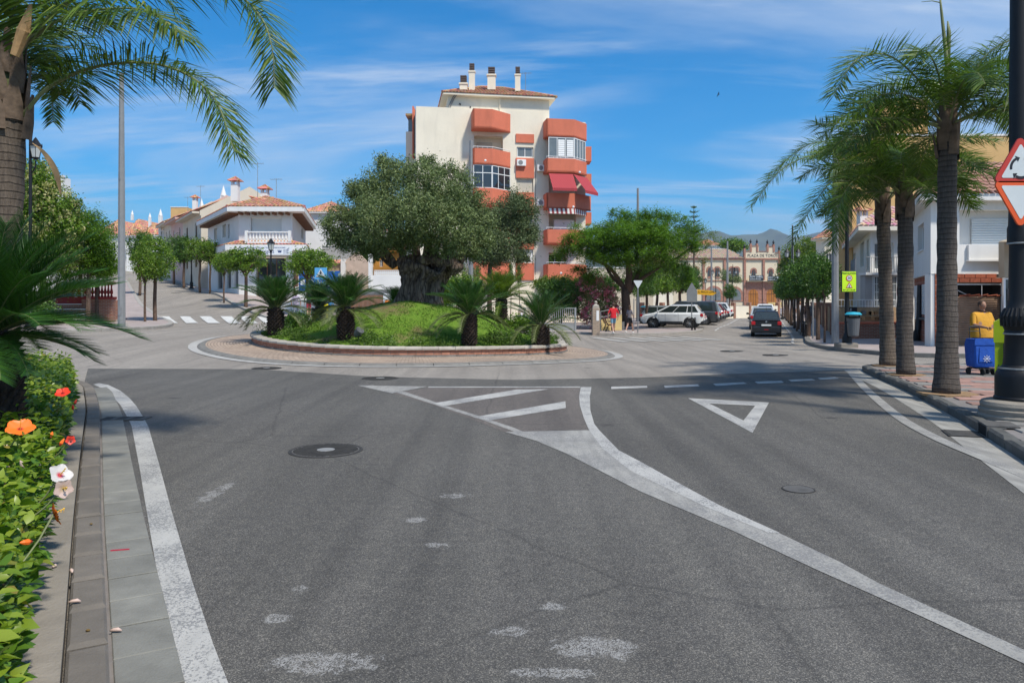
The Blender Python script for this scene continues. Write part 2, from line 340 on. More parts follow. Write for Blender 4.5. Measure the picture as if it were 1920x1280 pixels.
# ------------------------------------------------------------------ terrain sheet
xs = np.arange(-130, 131, 1.0); ys = np.arange(-14, 241, 1.0)
gx, gy = np.meshgrid(xs, ys); gz = Hn(gx, gy)
nx, ny = len(xs), len(ys)
vv = np.stack([gx.ravel(), gy.ravel(), gz.ravel()], 1)
ii = (np.arange(ny-1)[:,None]*nx+np.arange(nx-1)[None,:]).ravel()
ff_ = np.stack([ii, ii+1, ii+nx+1, ii+nx], 1)
def npmesh(name, v, f, mat, smooth=False):
    me = bpy.data.meshes.new(name); me.vertices.add(len(v)); me.vertices.foreach_set('co', np.asarray(v, np.float32).ravel())
    k = f.shape[1]; me.loops.add(f.size); me.loops.foreach_set('vertex_index', f.ravel().astype(np.int32))
    me.polygons.add(len(f)); me.polygons.foreach_set('loop_start', np.arange(0, f.size, k, dtype=np.int32))
    me.update(calc_edges=True)
    if smooth: me.polygons.foreach_set('use_smooth', [True]*len(f))
    for m in (mat if isinstance(mat, (list,tuple)) else [mat]): me.materials.append(m)
    return me
link('ground', npmesh('ground', vv, ff_, m_ring, True), kind='structure')
m_country = M('countryside', (.10,.12,.06), .95, .5, .02, 0)
mb = MB(); 
for (x0,x1,y0,y1) in ((-9000,-130,-3000,9000),(130,9000,-3000,9000),(-130,130,240,9000),(-130,130,-3000,-14)): mb.add([(x0,y0,-.5),(x1,y0,-.5),(x1,y1,-.5),(x0,y1,-.5)],[(0,1,2,3)])
struct('countryside', mb, m_country)
def inside(x, y, poly):
    c = False; n = len(poly)
    for i in range(n):
        x1, y1 = poly[i]; x2, y2 = poly[(i+1)%n]
        if (y1 > y) != (y2 > y) and x < (x2-x1)*(y-y1)/(y2-y1)+x1: c = not c
    return c
def drape(poly, off, sp=1.0, skirt=.35, holes=()):
    """polygon laid over the terrain, off above it, with a short vertical skirt along its rim"""
    pts = []
    for i in range(len(poly)):
        a = Vector(poly[i][:2]); b = Vector(poly[(i+1)%len(poly)][:2]); n = max(1, int((b-a).length/sp))
        pts += [a.lerp(b, k/n) for k in range(n)]
    nb = len(pts); pl = [(p.x, p.y) for p in pts]
    x0, x1 = min(p[0] for p in pl), max(p[0] for p in pl); y0, y1 = min(p[1] for p in pl), max(p[1] for p in pl)
    extra = []
    y = y0+sp*.5
    while y < y1:
        x = x0+sp*.5
        while x < x1:
            if inside(x, y, pl): extra.append(Vector((x, y)))
            x += sp
        y += sp
    r = delaunay_2d_cdt(pts+extra, [], [list(range(nb))], 1, 1e-4)
    vs = r[0]; hz = Hn(np.array([v.x for v in vs]), np.array([v.y for v in vs]))+off
    mb = MB(); mb.add([(v.x, v.y, float(z)) for v, z in zip(vs, hz)], [tuple(f) for f in r[2]])
    if skirt:
        hb = Hn(np.array([p[0] for p in pl]), np.array([p[1] for p in pl]))
        mb.add([(p[0], p[1], float(h)+off) for p, h in zip(pl, hb)]+[(p[0], p[1], float(h)+off-skirt) for p, h in zip(pl, hb)],
               [(i, nb+i, nb+(i+1)%nb, (i+1)%nb) for i in range(nb)])
    return mb
def off_path(path, d):
    out = []
    for i, p in enumerate(path):
        t = (path[min(i+1,len(path)-1)]-path[max(i-1,0)]).normalized(); out.append(p+Vector((-t.y, t.x, 0))*d)
    return out
def resample(path, L):
    out = [path[0].copy()]; need = L; cur = path[0]
    for q in path[1:]:
        seg = (q-cur).length
        while seg >= need:
            cur = cur.lerp(q, need/seg); out.append(cur.copy()); seg = (q-cur).length; need = L
            if seg == 0: break
        need -= seg; cur = q
    return out
def blocks(path, o0, o1, z0, z1, Lb, gap, name, mat, parent, ch=.012, jit=.003, limit=10**9, stuffname=None):
    """row of separate blocks along a path, between two sideways offsets"""
    c = resample(path, Lb); a = off_path(c, o0); b = off_path(c, o1); rest = MB(); k = 0
    for i in range(len(c)-1):
        g = gap*.5/Lb
        A0 = a[i].lerp(a[i+1], g); A1 = a[i].lerp(a[i+1], 1-g); B0 = b[i].lerp(b[i+1], g); B1 = b[i].lerp(b[i+1], 1-g)
        cen = (A0+A1+B0+B1)/4; zj = R.uniform(-jit, jit)
        top = [A0, A1, B1, B0]; vs = []
        for q, zz_, s in ((0, z0, 1), (1, z1-ch, 1), (2, z1, None)):
            for p in top:
                pp = p if s else cen.lerp(p, 1-ch*2/max(abs(o1-o0), .05))
                vs.append((pp.x, pp.y, H(p.x, p.y)+zz_+(zj if q else 0)))
        fs = [(8,9,10,11)]
        for q in (0,4): fs += [(q+j, q+(j+1)%4, q+4+(j+1)%4, q+4+j) for j in range(4)]
        if k < limit: MB().add(vs, fs).build(name, mat, parent); k += 1
        else: rest.add(vs, fs)
    if rest.v: rest.build(stuffname or name, mat, parent, kind='stuff')
# ------------------------------------------------------------------ kerb lines (left planter side, right pavement, far pavements)
KL = cat_rom([(1.9,-3.4),(.07,0),(-1.853,3.436),(-3.43,6.234),(-5.80,10.51),(-6.35,11.5),(-7.37,13.24),(-8.36,14.85),(-9.4,16.0),(-11,17.0),(-14,17.8),(-22,18.4)], .3)
KR = cat_rom([(2.0,-2.0),(3.4,2.0),(4.9,6.2),(5.59,8.14),(6.11,9.6),(6.6,10.99),(7.71,14.58),(8.5,17.6),(8.82,18.7),(9.0,19.2),(9.45,19.55),(10.2,19.68),(14,19.7),(20,19.6),(30,19.4)], .3)
KF = cat_rom([(30,21.8),(20,22.4),(13.4,23.56),(12.4,25),(12.05,27.0),(12.15,29.5),(13.3,33.8),(15.95,40.9),(21,55.7),(29.8,81.6),(37.6,105),(52,150)], .6)
KB = cat_rom([(-44,97),(-38.5,85),(-25.4,62),(-20.6,54),(-16.1,46.4),(-13.2,43.4),(-9.5,42.4),(-5,42.8),(0,44),(2.9,44.9),(5.9,43.6),(9.1,44.3),(11.6,47.2),(12.8,50),(12.9,51.5)], .6)
KLF = cat_rom([(-34,24.5),(-20,25.6),(-16.9,27.3),(-16.1,29.8),(-15.8,32.9),(-16.3,35.8),(-17.5,38.4),(-20.1,42.5),(-25.8,52),(-31.4,62),(-44,85),(-52,97)], .6)
def t2(path): return [(p.x, p.y) for p in path]
# near, darker asphalt (cloud shade on the approach road put into its colour), laid 4 mm over the light one; its far edge is the seam
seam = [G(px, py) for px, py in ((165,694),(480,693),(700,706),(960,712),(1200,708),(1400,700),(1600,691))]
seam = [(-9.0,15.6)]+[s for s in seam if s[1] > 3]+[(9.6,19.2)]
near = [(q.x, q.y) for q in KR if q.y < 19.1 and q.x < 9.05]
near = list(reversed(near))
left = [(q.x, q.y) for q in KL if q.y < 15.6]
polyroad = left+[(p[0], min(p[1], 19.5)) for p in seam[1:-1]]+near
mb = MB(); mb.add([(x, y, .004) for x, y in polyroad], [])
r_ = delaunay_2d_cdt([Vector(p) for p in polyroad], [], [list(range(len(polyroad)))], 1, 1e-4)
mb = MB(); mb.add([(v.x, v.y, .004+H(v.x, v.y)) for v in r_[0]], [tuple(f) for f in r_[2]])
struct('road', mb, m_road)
# ---- markings near (flat ground)
def mark(pts, mat, name='road_marking', z=.008):
    w = [G(px, py) for px, py in pts]
    r = delaunay_2d_cdt([Vector(p) for p in w], [], [list(range(len(w)))], 1, 1e-6)
    mb = MB(); mb.add([(v.x, v.y, z+H(v.x, v.y)) for v in r[0]], [tuple(f) for f in r[2]])
    return mb.build(name, mat, None, kind='structure')
mark([(735,738),(803,727),(1087,727),(1086,760),(1098,790),(1104,806),(945,810),(885,787),(810,759)], m_red, 'median_surface', .0065)
# long splitter line with its widened, worn throat
mark([(670,723),(700,722.6),(760,741),(830,764),(900,786),(955,806),(1060,850),(1200,922),(1365,992),(1537,1072),(1725,1156),(1920,1246),(2500,1520),
      (2600,1520),(1920,1222),(1785,1158),(1650,1094),(1575,1053),(1462,1000),(1350,950),(1275,909),(1200,866),(1165,845),(1125,810),(1120,806),(945,808.5),(905,795),(812,762),(735,739)][:13]+
     [(2480,1470),(1920,1220),(1785,1158),(1650,1096),(1575,1055),(1462,1001),(1350,950),(1300,925),(1150,872),(1040,835),(965,803),(900,781),(830,759),(760,735)], m_paint2)
mark([(947,810.3),(1104,807),(1112,812),(1160,852),(1200,880),(1300,937),(1420,992),(1350,962),(1150,874),(1040,837)], m_paint2, z=.0086)
mark([(1089,726),(1109,726),(1106,745),(1107,770),(1114,795),(1124,808),(1160,845),(1200,866),(1275,908),(1350,949),(1462,1000.5),(1440,1000),(1320,950),(1180,882),(1130,842),(1104,806),(1095,785),(1087,760),(1086,742)], m_paint, z=.0094)
mark([(670,723),(801,725),(735,738)], m_paint2, z=.0094)
mark([(803,725.2),(1088,725.2),(1088,727),(803,727)], m_paint, z=.0094)
mark([(811,757),(832,762),(1029,730),(968,731)], m_paint, z=.010)
mark([(887,783),(916,789),(1061,765.5),(1060,753)], m_paint, z=.010)
for q in ([(1146,725.6),(1146,730),(1214,727.4),(1213,724)],[(1245,723.6),(1247,727.8),(1312,724.8),(1308,721)],[(1337,720),(1343,724.4),(1401,720),(1394,717)],
          [(1415,716),(1421,720),(1470,718),(1465,714)],[(1478,712.5),(1484,716),(1529,713.4),(1522,710.5)],[(1533,709),(1538,712.4),(1574,710.5),(1566,707.5)]): mark(q, m_paint, z=.010)
mb = MB(); o_ = [G(*p) for p in ((1290,747),(1442,755),(1411,812))]; i_ = [G(*p) for p in ((1330,757),(1416,761),(1394,789))]
mb.add([(x, y, .009) for x, y in o_]+[(x, y, .009) for x, y in i_], [(0,1,4,3),(1,2,5,4),(2,0,3,5)]); struct('road_marking', mb, m_paint)
wl_ = cat_rom([G(*p) for p in ((1590,693),(1623,729),(1667,768),(1706,796),(1768,828),(1828,853),(1920,892),(2110,975),(2400,1100))], .3)
a = off_path(wl_, .085); b = off_path(wl_, -.085); n = len(a); mb = MB(); mb.add([(p.x,p.y,.0125+H(p.x,p.y)) for p in a]+[(p.x,p.y,.0125+H(p.x,p.y)) for p in b], [(i,i+1,n+i+1,n+i) for i in range(n-1)]); struct('road_marking', mb, m_paint2)
mark([(345,1280),(322,1200),(297,1090),(275,960),(262,880),(247,800),(240,785),(226,760),(212,745),(195,730),(175,721),(185,718.5),(203,722),(226,733),(243,747),(256,762),(270,785),(278,800),(298,870),(322,960),(360,1090),(400,1210),(427,1280),(530,1560),(430,1560)], m_paint)
# ---- markings far, draped
def markd(pts, mat, off=.02): return drape(pts, off, .7, 0).build('road_marking', mat, None, kind='structure')
def band(path, o0, o1): a = off_path(path, o0); b = off_path(path, o1); return t2(a)+t2(b)[::-1]
cw0, cw1 = Vector((-20.6,42.2,0)), Vector((-13.3,37.0,0))      # zebra on the left street
cdir = (cw1-cw0).normalized(); cn = Vector((-cdir.y, cdir.x, 0))
for x0, x1, x2, x3 in ((299,317,334,311),(337,356,372,349),(374,395,413,390),(413,434,452,429),(448,466,484,463),(482,497,514,497)):
    markd([GH(x0,594.3,0,24), GH(x1,594.3,0,24), GH(x2,606.8,0,24), GH(x3,606.8,0,24)], m_paint3, .03)
for k in range(6):                                            # zebra beyond the ring, across the right street
    a = (5.4+k*1.02, 36.3+k*.36)
    markd([(a[0],a[1]),(a[0]+.5,a[1]+.15),(a[0]-.75,a[1]+4.3),(a[0]-1.25,a[1]+4.15)], m_paint4)
parkp = cat_rom([(13.6,50),(15.6,56),(19,65),(25,82),(33,104)], 1)
for i in range(0, 44, 3):
    s = parkp[i:i+3]
    if len(s) > 2: markd(band(s, -.06, .06), m_paint3)
markd(band(off_path([p for p in KF if p.y > 33], .55), -.06, .06), m_paint4)
# ---- white ring line and the paved apron of the island
IC = Vector((-3.66, 27.76, 0)); 
def ringpt(r, a): return (IC.x+r*math.cos(a), IC.y+r*math.sin(a))
def annulus(r0, r1, off, mat, name, n=120, kind='structure', parent=None, off2=None):
    mb = MB(); off2 = off if off2 is None else off2
    for k in range(n):
        a = 2*PI*k/n; mb.v += [(*ringpt(r0, a), H(*ringpt(r0, a))+off), (*ringpt(r1, a), H(*ringpt(r1, a))+off2)]
    mb.f = [(2*k, 2*k+1, (2*k+3)%(2*n), (2*k+2)%(2*n)) for k in range(n)]; mb.mi = [0]*n
    return mb.build(name, mat, parent, kind=kind if parent is None else None)
annulus(7.42, 7.70, .015, m_paint4, 'road_marking')
# ------------------------------------------------------------------ pavements
pav_left = [(q.x, q.y) for q in off_path(KLF, .24)]+[(-60,110),(-110,110),(-110,24)]
drape(pav_left, .125, 1.6).build('pavement', m_pav, kind='structure')
pav_back = [(q.x, q.y) for q in off_path(KB, .24)]+[(9.0,52.2),(33,112),(-44,112)]
drape(pav_back, .125, 1.6).build('pavement', m_pav, kind='structure')
pav_far = [(q.x, q.y) for q in off_path(KF, -.24)]+[(70,170),(110,170),(110,21.5),(31,21.5)]
drape(pav_far, .125, 1.6).build('pavement', m_pav, kind='structure')
kerbs = bpy.data.objects.new('kerb', None); COL.objects.link(kerbs); kerbs['kind'] = 'structure'; kerbs['_w'] = (0,0,0)
m_kerb_l = M('kerb_pale', (.34,.315,.28), .85, .2, 4, .3, 50, grime=.4)
blocks([p for p in KLF if p.x > -45], 0, .24, -.3, .14, 1.0, .015, 'kerb_stone', m_kerb_l, kerbs)
blocks([p for p in KB if p.x > -40], 0, .24, -.3, .14, 1.0, .015, 'kerb_stone', m_kerb_l, kerbs)
blocks([p for p in KF if p.y < 60 and p.x < 20], 0, -.24, -.3, .14, 1.0, .015, 'kerb_stone', m_kerb_g, kerbs)
drape(band([p for p in KF if p.y >= 60], 0, -.24), .14, 1.0).build('kerb_far_run', m_kerb_g, kerbs, kind='stuff')
# near right: dark bevelled kerb stones, gutter, tiles
KRn = [p for p in KR if p.y > .5 and p.x < 13]
blocks(KRn, 0, -.17, -.2, .15, .98, .012, 'kerb_stone', m_kerb_d, kerbs, ch=.03)
mb = MB(); g = resample(KRn, .4); a = off_path(g, 0); b = off_path(g, .42)
mb.add([(p.x,p.y,.012) for p in a]+[(p.x,p.y,.0085) for p in b], [(i,i+1,len(a)+i+1,len(a)+i) for i in range(len(a)-1)])
m_gut = paint('gutter_concrete', (.34,.325,.29), .3, (.2,.19,.17), .7)
struct('gutter', mb, m_gut)
pr = [(q.x, q.y) for q in off_path(KRn, -.165)]+[(30,19.5),(30,-2),(4,-2)]
drape(pr, .13, 3, .2).build('pavement', m_joint, kind='structure')
pav_near = bpy.data.objects[-1] if False else [o for o in bpy.data.objects if o.name.startswith('pavement')][-1]
tl = [M('paving_tile_grey', (.225,.215,.195), .75, .2, 3, .25, 50, rnd=.22, grime=.25), M('paving_tile_red', (.33,.195,.155), .8, .2, 3, .25, 50, rnd=.2, grime=.3),
      M('paving_tile_dark', (.12,.125,.13), .75, .2, 3, .25, 50, rnd=.15, grime=.2)]
def tilemesh(m, Lx, Ly): return MB().bbox(-Lx/2, Lx/2, -Ly/2, Ly/2, -.03, 0, .006).mesh('paving_tile', m)
TL = [tilemesh(m, .592, .292) for m in tl]
inner = [(q.x, q.y) for q in off_path(KRn, -.185)]+[(30,19.4),(30,-2),(4,-2)]
ang = math.radians(-14); ca, sa = math.cos(ang), math.sin(ang); cand = []
PALMS_R = [(XD(1775,13.2), 13.2, .5), (XD(1699,16.6), 16.6, .42), (XD(1665,19.0), 19.0, .42), (7.02, 10.4, .40)]
for j in range(-14, 82):
    for i in range(-12, 34):
        u = (i+(.5 if j%2 else 0))*.6; v = j*.3; x = 6+u*ca-v*sa; y = 3+u*sa+v*ca
        if y > 19.5 or y < 3 or x > 17 or x > y*.72+1.0: continue
        if not all(inside(x+dx*ca-dy*sa, y+dx*sa+dy*ca, inner) for dx in (-.29,.29) for dy in (-.14,.14)): continue
        if any(abs(x-px)<q and abs(y-py)<q for px,py,q in PALMS_R[:3]) or math.hypot(x-7.02, y-10.4) < .3: continue
        cand.append((y, x))
cand.sort(); rest = [MB(), MB(), MB()]
for k, (y, x) in enumerate(cand):
    mi = R.choice((0,0,1,1,2)) if mnoise.noise(Vector((x*.5,y*.5,0))) < .3 else R.choice((1,1,0)); z = .152+R.uniform(-.003,.003)
    if k < 290: link('paving_tile', TL[mi], pav_near, loc=(x,y,z), rot=(R.uniform(-.004,.004),R.uniform(-.004,.004),ang+R.uniform(-.006,.006)))
    else: rest[mi].M = Matrix.Translation((x,y,z))@Matrix.Rotation(ang,4,'Z'); rest[mi].box(-.296,.296,-.146,.146,-.03,0)
for r, m in zip(rest, tl):
    if r.v: r.build('paving_tile_field', m, pav_near, kind='stuff')
m_sand = M('tree_pit_sand', (.30,.19,.10), .95, .3, 12, .6, 60)
for x, y, q in PALMS_R[:3]: struct('tree_pit', MB().prism([(x+q*.95*math.cos(k*PI/4+.2), y+q*math.sin(k*PI/4+.2)) for k in range(8)], .12, .158), m_sand)
# drain under the right kerb: grate in the gutter and the cast iron inlet in the kerb
m_iron = M('cast_iron', (.05,.048,.045), .8, .3, 8, .4, 60, spec=.2); m_ironl = M('cast_iron_worn', (.105,.10,.093), .75, .3, 8, .3, 60, spec=.25)
dx, dy = G(1795,832); dr = thing('storm_drain', (6.45,10.3,0), 'dark iron grate in the gutter with an open inlet cut in the right kerb', 'drain')
dv = Vector((.335,.942,0)); dn_ = Vector((-.942,.335,0)); Mx = Matrix(((dv.x,dn_.x,0,6.105),(dv.y,dn_.y,0,9.58),(0,0,1,0),(0,0,0,1)))
mb = MB(Mx); mb.box(0,.5,.02,.44,.012,.018); mb.build('frame', m_iron, dr)
for k in range(8): MB(Mx).box(.03+k*.058,.058+k*.058,.05,.41,.014,.026).build('bar', m_ironl, dr)
mb = MB(Mx); mb.box(.0,.45,-.36,.012,.150,.172); mb.box(-.02,.03,-.2,.014,.0,.152); mb.box(.42,.47,-.2,.014,.0,.152); mb.build('inlet_hood', m_ironl, dr)
MB(Mx).box(.03,.42,.0035,.006,.02,.145).build('opening', M('black_void', (.004,.004,.004), .9, 0, 1, 0), dr)
# ---- left planter edge: raised kerb stones, gutter slabs, concrete edging
KLn = [p for p in KL if p.x > -21]
blocks(KLn, 0.002, .175, -.1, .115, .50, .014, 'kerb_stone', m_kst, kerbs, ch=.014, jit=.004)
blocks([p for p in KLn if p.y < 15.5], -.02, -.30, -.05, .022, .40, .014, 'gutter_slab', m_slab, kerbs, ch=.004, jit=.003)
mb = MB(); g = resample(KLn, .3); a = off_path(g, -.001); b = off_path(g, -.021)
mb.add([(p.x,p.y,.009) for p in a]+[(p.x,p.y,.009) for p in b], [(i,i+1,len(a)+i+1,len(a)+i) for i in range(len(a)-1)]); struct('gutter_joint', mb, m_joint)
mb = MB(); a = off_path(g, .19); b = off_path(g, .45); n = len(a)
mb.add([(p.x,p.y,.125) for p in a]+[(p.x,p.y,.12) for p in b]+[(p.x,p.y,-.1) for p in a]+[(p.x,p.y,-.1) for p in b], [(i,i+1,n+i+1,n+i) for i in range(n-1)]+[(i,2*n+i,2*n+i+1,i+1) for i in range(n-1)])
struct('planter_edging', mb, m_conc)
bed = t2(off_path(KLn, .45))+[(-30,19.5),(-30,-3),(1,-4)]
drape(bed, .09, 3, .2).build('planting_bed', m_dirt, kind='structure')
# slot drain on the left
dx0, dy0 = G(188,787); dx1, dy1 = G(276,786); dl = thing('slot_drain', (dx0,dy0,0), 'narrow iron slot drain crossing the gutter and white line on the left', 'drain')
dd = Vector((dx1-dx0, dy1-dy0, 0)); Lh = dd.length; dd.normalize(); Mx = Matrix(((dd.x,-dd.y,0,dx0),(dd.y,dd.x,0,dy0),(0,0,1,0),(0,0,0,1)))
MB(Mx).box(.02,Lh,-.17,.17,.004,.024).build('frame', m_ironl, dl)
for k in range(3):
    x0 = .04+k*(Lh-.06)/3; x1 = x0+(Lh-.06)/3-.03; g_ = MB(Mx).box(x0,x1,-.14,.14,.022,.026).build('grate', m_ironl, dl)
    mb = MB(Mx)
    for j in range(6): mb.box(x0+.02+j*(x1-x0-.04)/6, x0+.02+(j+.5)*(x1-x0-.04)/6, -.12,.12,.025,.0285)
    mb.build('slot', m_iron, g_)
# manholes
def manhole(px, py, r, label, z=None):
    x, y = G(px, py); z0 = H(x, y)
    if z is not None: y = F*(CH-z)/(py-CY); x = XD(px, y); z0 = H(x, y)
    t = thing('manhole_cover', (x,y,z0), label, 'manhole cover', 'manhole covers set in the roadway')
    MB().lathe([(r,-.02),(r,.0105),(r*.93,.0115),(r*.92,.006)], (x,y,z0), 40).build('rim', m_iron, t)
    c = MB().lathe([(r*.905,.0),(r*.905,.011),(r*.2,.012),(.0,.012)], (x,y,z0), 40).build('cover', m_ironl, t)
    if r > .3:
        rb = MB()
        for k in range(-9, 10):
            hw = math.sqrt(max(0, (r*.86)**2-(k*r*.09)**2)); rb.M = Matrix.Translation((x,y,z0))@Matrix.Rotation(.7,4,'Z')
            rb.box(-hw,hw,k*r*.09-r*.022,k*r*.09+r*.022,.0115,.0165)
        rb.build('ribs', m_iron, t)
        MB().lathe([(r*.24,.012),(r*.24,.0185),(0,.0185)], (x,y,z0), 24).build('badge', M('worn_steel', (.26,.25,.23), .45, .1, 8, .1, 40), t)
manhole(611,845,.43,'large ribbed round manhole cover, the nearest one in the dark asphalt')
manhole(500,691.5,.38,'round manhole cover left of the island near the asphalt seam')
manhole(713,709.5,.42,'round manhole cover in the road straight in front of the island')
manhole(1497,918,.15,'small round valve cover below the painted yield triangle')
manhole(1373,657.5,.45,'round manhole cover on the light asphalt right of the island',-.12)
manhole(1455,665,.45,'round manhole cover on the light asphalt nearest the far right kerb',-.08)
manhole(331,584,.4,'round manhole cover in the left street just past the zebra crossing',1.0)
# ------------------------------------------------------------------ facade tools
class Fac:
    """a wall plane: u runs along it to the right as seen from the road, y runs into the building, z is world height"""
    def __init__(s, x0, y0, deg): s.p = (x0, y0); a = math.radians(deg); s.c = (math.cos(a), math.sin(a)); s.M = Matrix(((s.c[0], -s.c[1], 0, x0), (s.c[1], s.c[0], 0, y0), (0,0,1,0), (0,0,0,1)))
    def u(s, px): a = (px-CX)/F; return (a*s.p[1]-s.p[0])/(s.c[0]-a*s.c[1])
    def z(s, px, py): return CH-(py-CY)*(s.p[1]+s.u(px)*s.c[1])/F
    def r(s, x0, y0, x1, y1):
        """pixel rectangle -> (u0, u1, z bottom, z top), heights read at its middle column"""
        m = (x0+x1)/2; return s.u(x0), s.u(x1), s.z(m, y1), s.z(m, y0)
    def rot(s): return (PI/2, 0, math.atan2(s.c[1], s.c[0]))
    def w(s, u, y, z): return s.M @ Vector((u, y, z))
def wall(mb, x0, x1, z0, z1, holes=(), t=.25, y=0.0):
    """front skin of a wall with openings and their reveals"""
    X = sorted({x0, x1, *[min(max(h[0],x0),x1) for h in holes], *[min(max(h[1],x0),x1) for h in holes]}); Z = sorted({z0, z1, *[min(max(h[2],z0),z1) for h in holes], *[min(max(h[3],z0),z1) for h in holes]})
    for i in range(len(X)-1):
        for j in range(len(Z)-1):
            cx, cz = (X[i]+X[i+1])/2, (Z[j]+Z[j+1])/2
            if any(h[0]<cx<h[1] and h[2]<cz<h[3] for h in holes): continue
            mb.add([(X[i],y,Z[j]),(X[i+1],y,Z[j]),(X[i+1],y,Z[j+1]),(X[i],y,Z[j+1])], [(0,1,2,3)])
    for a, b, c, d in holes:
        mb.add([(a,y,c),(b,y,c),(b,y,d),(a,y,d),(a,y+t,c),(b,y+t,c),(b,y+t,d),(a,y+t,d)], [(0,4,5,1),(1,5,6,2),(2,6,7,3),(3,7,4,0)])
    return mb
m_glass = M('window_glass', (.03,.035,.04), .06, .3, .6, 0, spec=.9); m_glass2 = M('window_glass_pale', (.16,.18,.18), .12, .3, .6, 0, spec=.8)
m_white = M('white_render', (.74,.73,.70), .85, .06, .8, .15, 40, grime=.22); m_white2 = M('white_frame', (.78,.78,.76), .5, .04, 3, 0)
m_cream = M('cream_render', (.80,.725,.58), .88, .07, .7, .15, 40, grime=.25); m_terra = M('terracotta_paint', (.62,.17,.095), .8, .10, .9, .1, 40, grime=.3)
m_ochre = M('ochre_render', (.60,.38,.16), .88, .08, .8, .15, 40, grime=.2); m_shut = M('shutter_beige', (.55,.50,.40), .6, .06, 2, 0); m_shutw = M('shutter_white', (.66,.68,.66), .5, .05, 2, 0)
m_wood = M('brown_wood', (.20,.085,.035), .6, .25, 4, .2, 30); m_black = M('black_iron', (.009,.009,.010), .5, .2, 6, .1, 60, spec=.35); m_greym = M('galvanised_steel', (.23,.235,.235), .55, .12, 4, .1, 60, grime=.25)
m_brick = None
def brickmat(name, c1, c2, mort, sc=1.0, w=.24, h=.07, axis=None):
    m, nt, b, o = nmat(name); co = nd(nt, 'ShaderNodeNewGeometry').outputs['Position']
    sp = nd(nt, 'ShaderNodeSeparateXYZ'); lk(nt, co, sp.inputs[0]); cb = nd(nt, 'ShaderNodeCombineXYZ')
    lk(nt, mth(nt, 'ADD', sp.outputs[0], mth(nt, 'MULTIPLY', sp.outputs[1], .97)), cb.inputs[0]); lk(nt, sp.outputs[2], cb.inputs[1])
    br = nd(nt, 'ShaderNodeTexBrick', Scale=1.0); lk(nt, cb.outputs[0], br.inputs['Vector'])
    br.inputs['Brick Width'].default_value = w*sc; br.inputs['Row Height'].default_value = h*sc; br.inputs['Mortar Size'].default_value = .008*sc
    br.inputs['Color1'].default_value = (*c1,1); br.inputs['Color2'].default_value = (*c2,1); br.inputs['Mortar'].default_value = (*mort,1)
    n = nd(nt, 'ShaderNodeTexNoise', Scale=2.5, Detail=6); lk(nt, co, n.inputs['Vector'])
    c = mixc(nt, .6, br.outputs[0], ramp(nt, n.outputs[0], [(.3,(.6,.6,.6)),(.7,(1.1,1.1,1.1))]), 'MULTIPLY'); lk(nt, c, b.inputs['Base Color']); b.inputs['Roughness'].default_value = .9
    bp = nd(nt, 'ShaderNodeBump', Strength=.5, Distance=.01); lk(nt, br.outputs['Fac'], bp.inputs['Height']); bp.invert = True; lk(nt, bp.outputs[0], b.inputs['Normal']); return m
m_brick = brickmat('brick_red', (.30,.10,.055), (.38,.15,.08), (.38,.34,.29)); m_brickb = brickmat('block_red', (.33,.09,.045), (.40,.13,.07), (.42,.36,.3), 1, .4, .2)
m_stone = M('stone_cladding', (.42,.30,.18), .9, .4, 2.2, .5, 12)
# roof tile material: shift by island
def tilemat(name, a, b_, c_):
    m, nt, b, o = nmat(name); g = nd(nt, 'ShaderNodeNewGeometry')
    n = nd(nt, 'ShaderNodeTexNoise', Scale=2.2, Detail=7, Roughness=.7); lk(nt, g.outputs['Position'], n.inputs['Vector'])
    n2 = nd(nt, 'ShaderNodeTexVoronoi', Scale=3.2); lk(nt, g.outputs['Position'], n2.inputs['Vector'])
    c = mixc(nt, .5, ramp(nt, n.outputs[0], [(.25,a),(.5,b_),(.75,c_)]), n2.outputs['Color'], 'SOFT_LIGHT')
    hv = nd(nt, 'ShaderNodeHueSaturation', Saturation=.9); lk(nt, c, hv.inputs['Color'])
    lk(nt, hv.outputs[0], b.inputs['Base Color']); b.inputs['Roughness'].default_value = .85; return m
m_tile = tilemat('roof_tile_clay', (.26,.10,.05), (.48,.20,.10), (.62,.38,.22)); m_tilep = tilemat('roof_tile_pale', (.38,.19,.13), (.58,.32,.24), (.68,.48,.38))
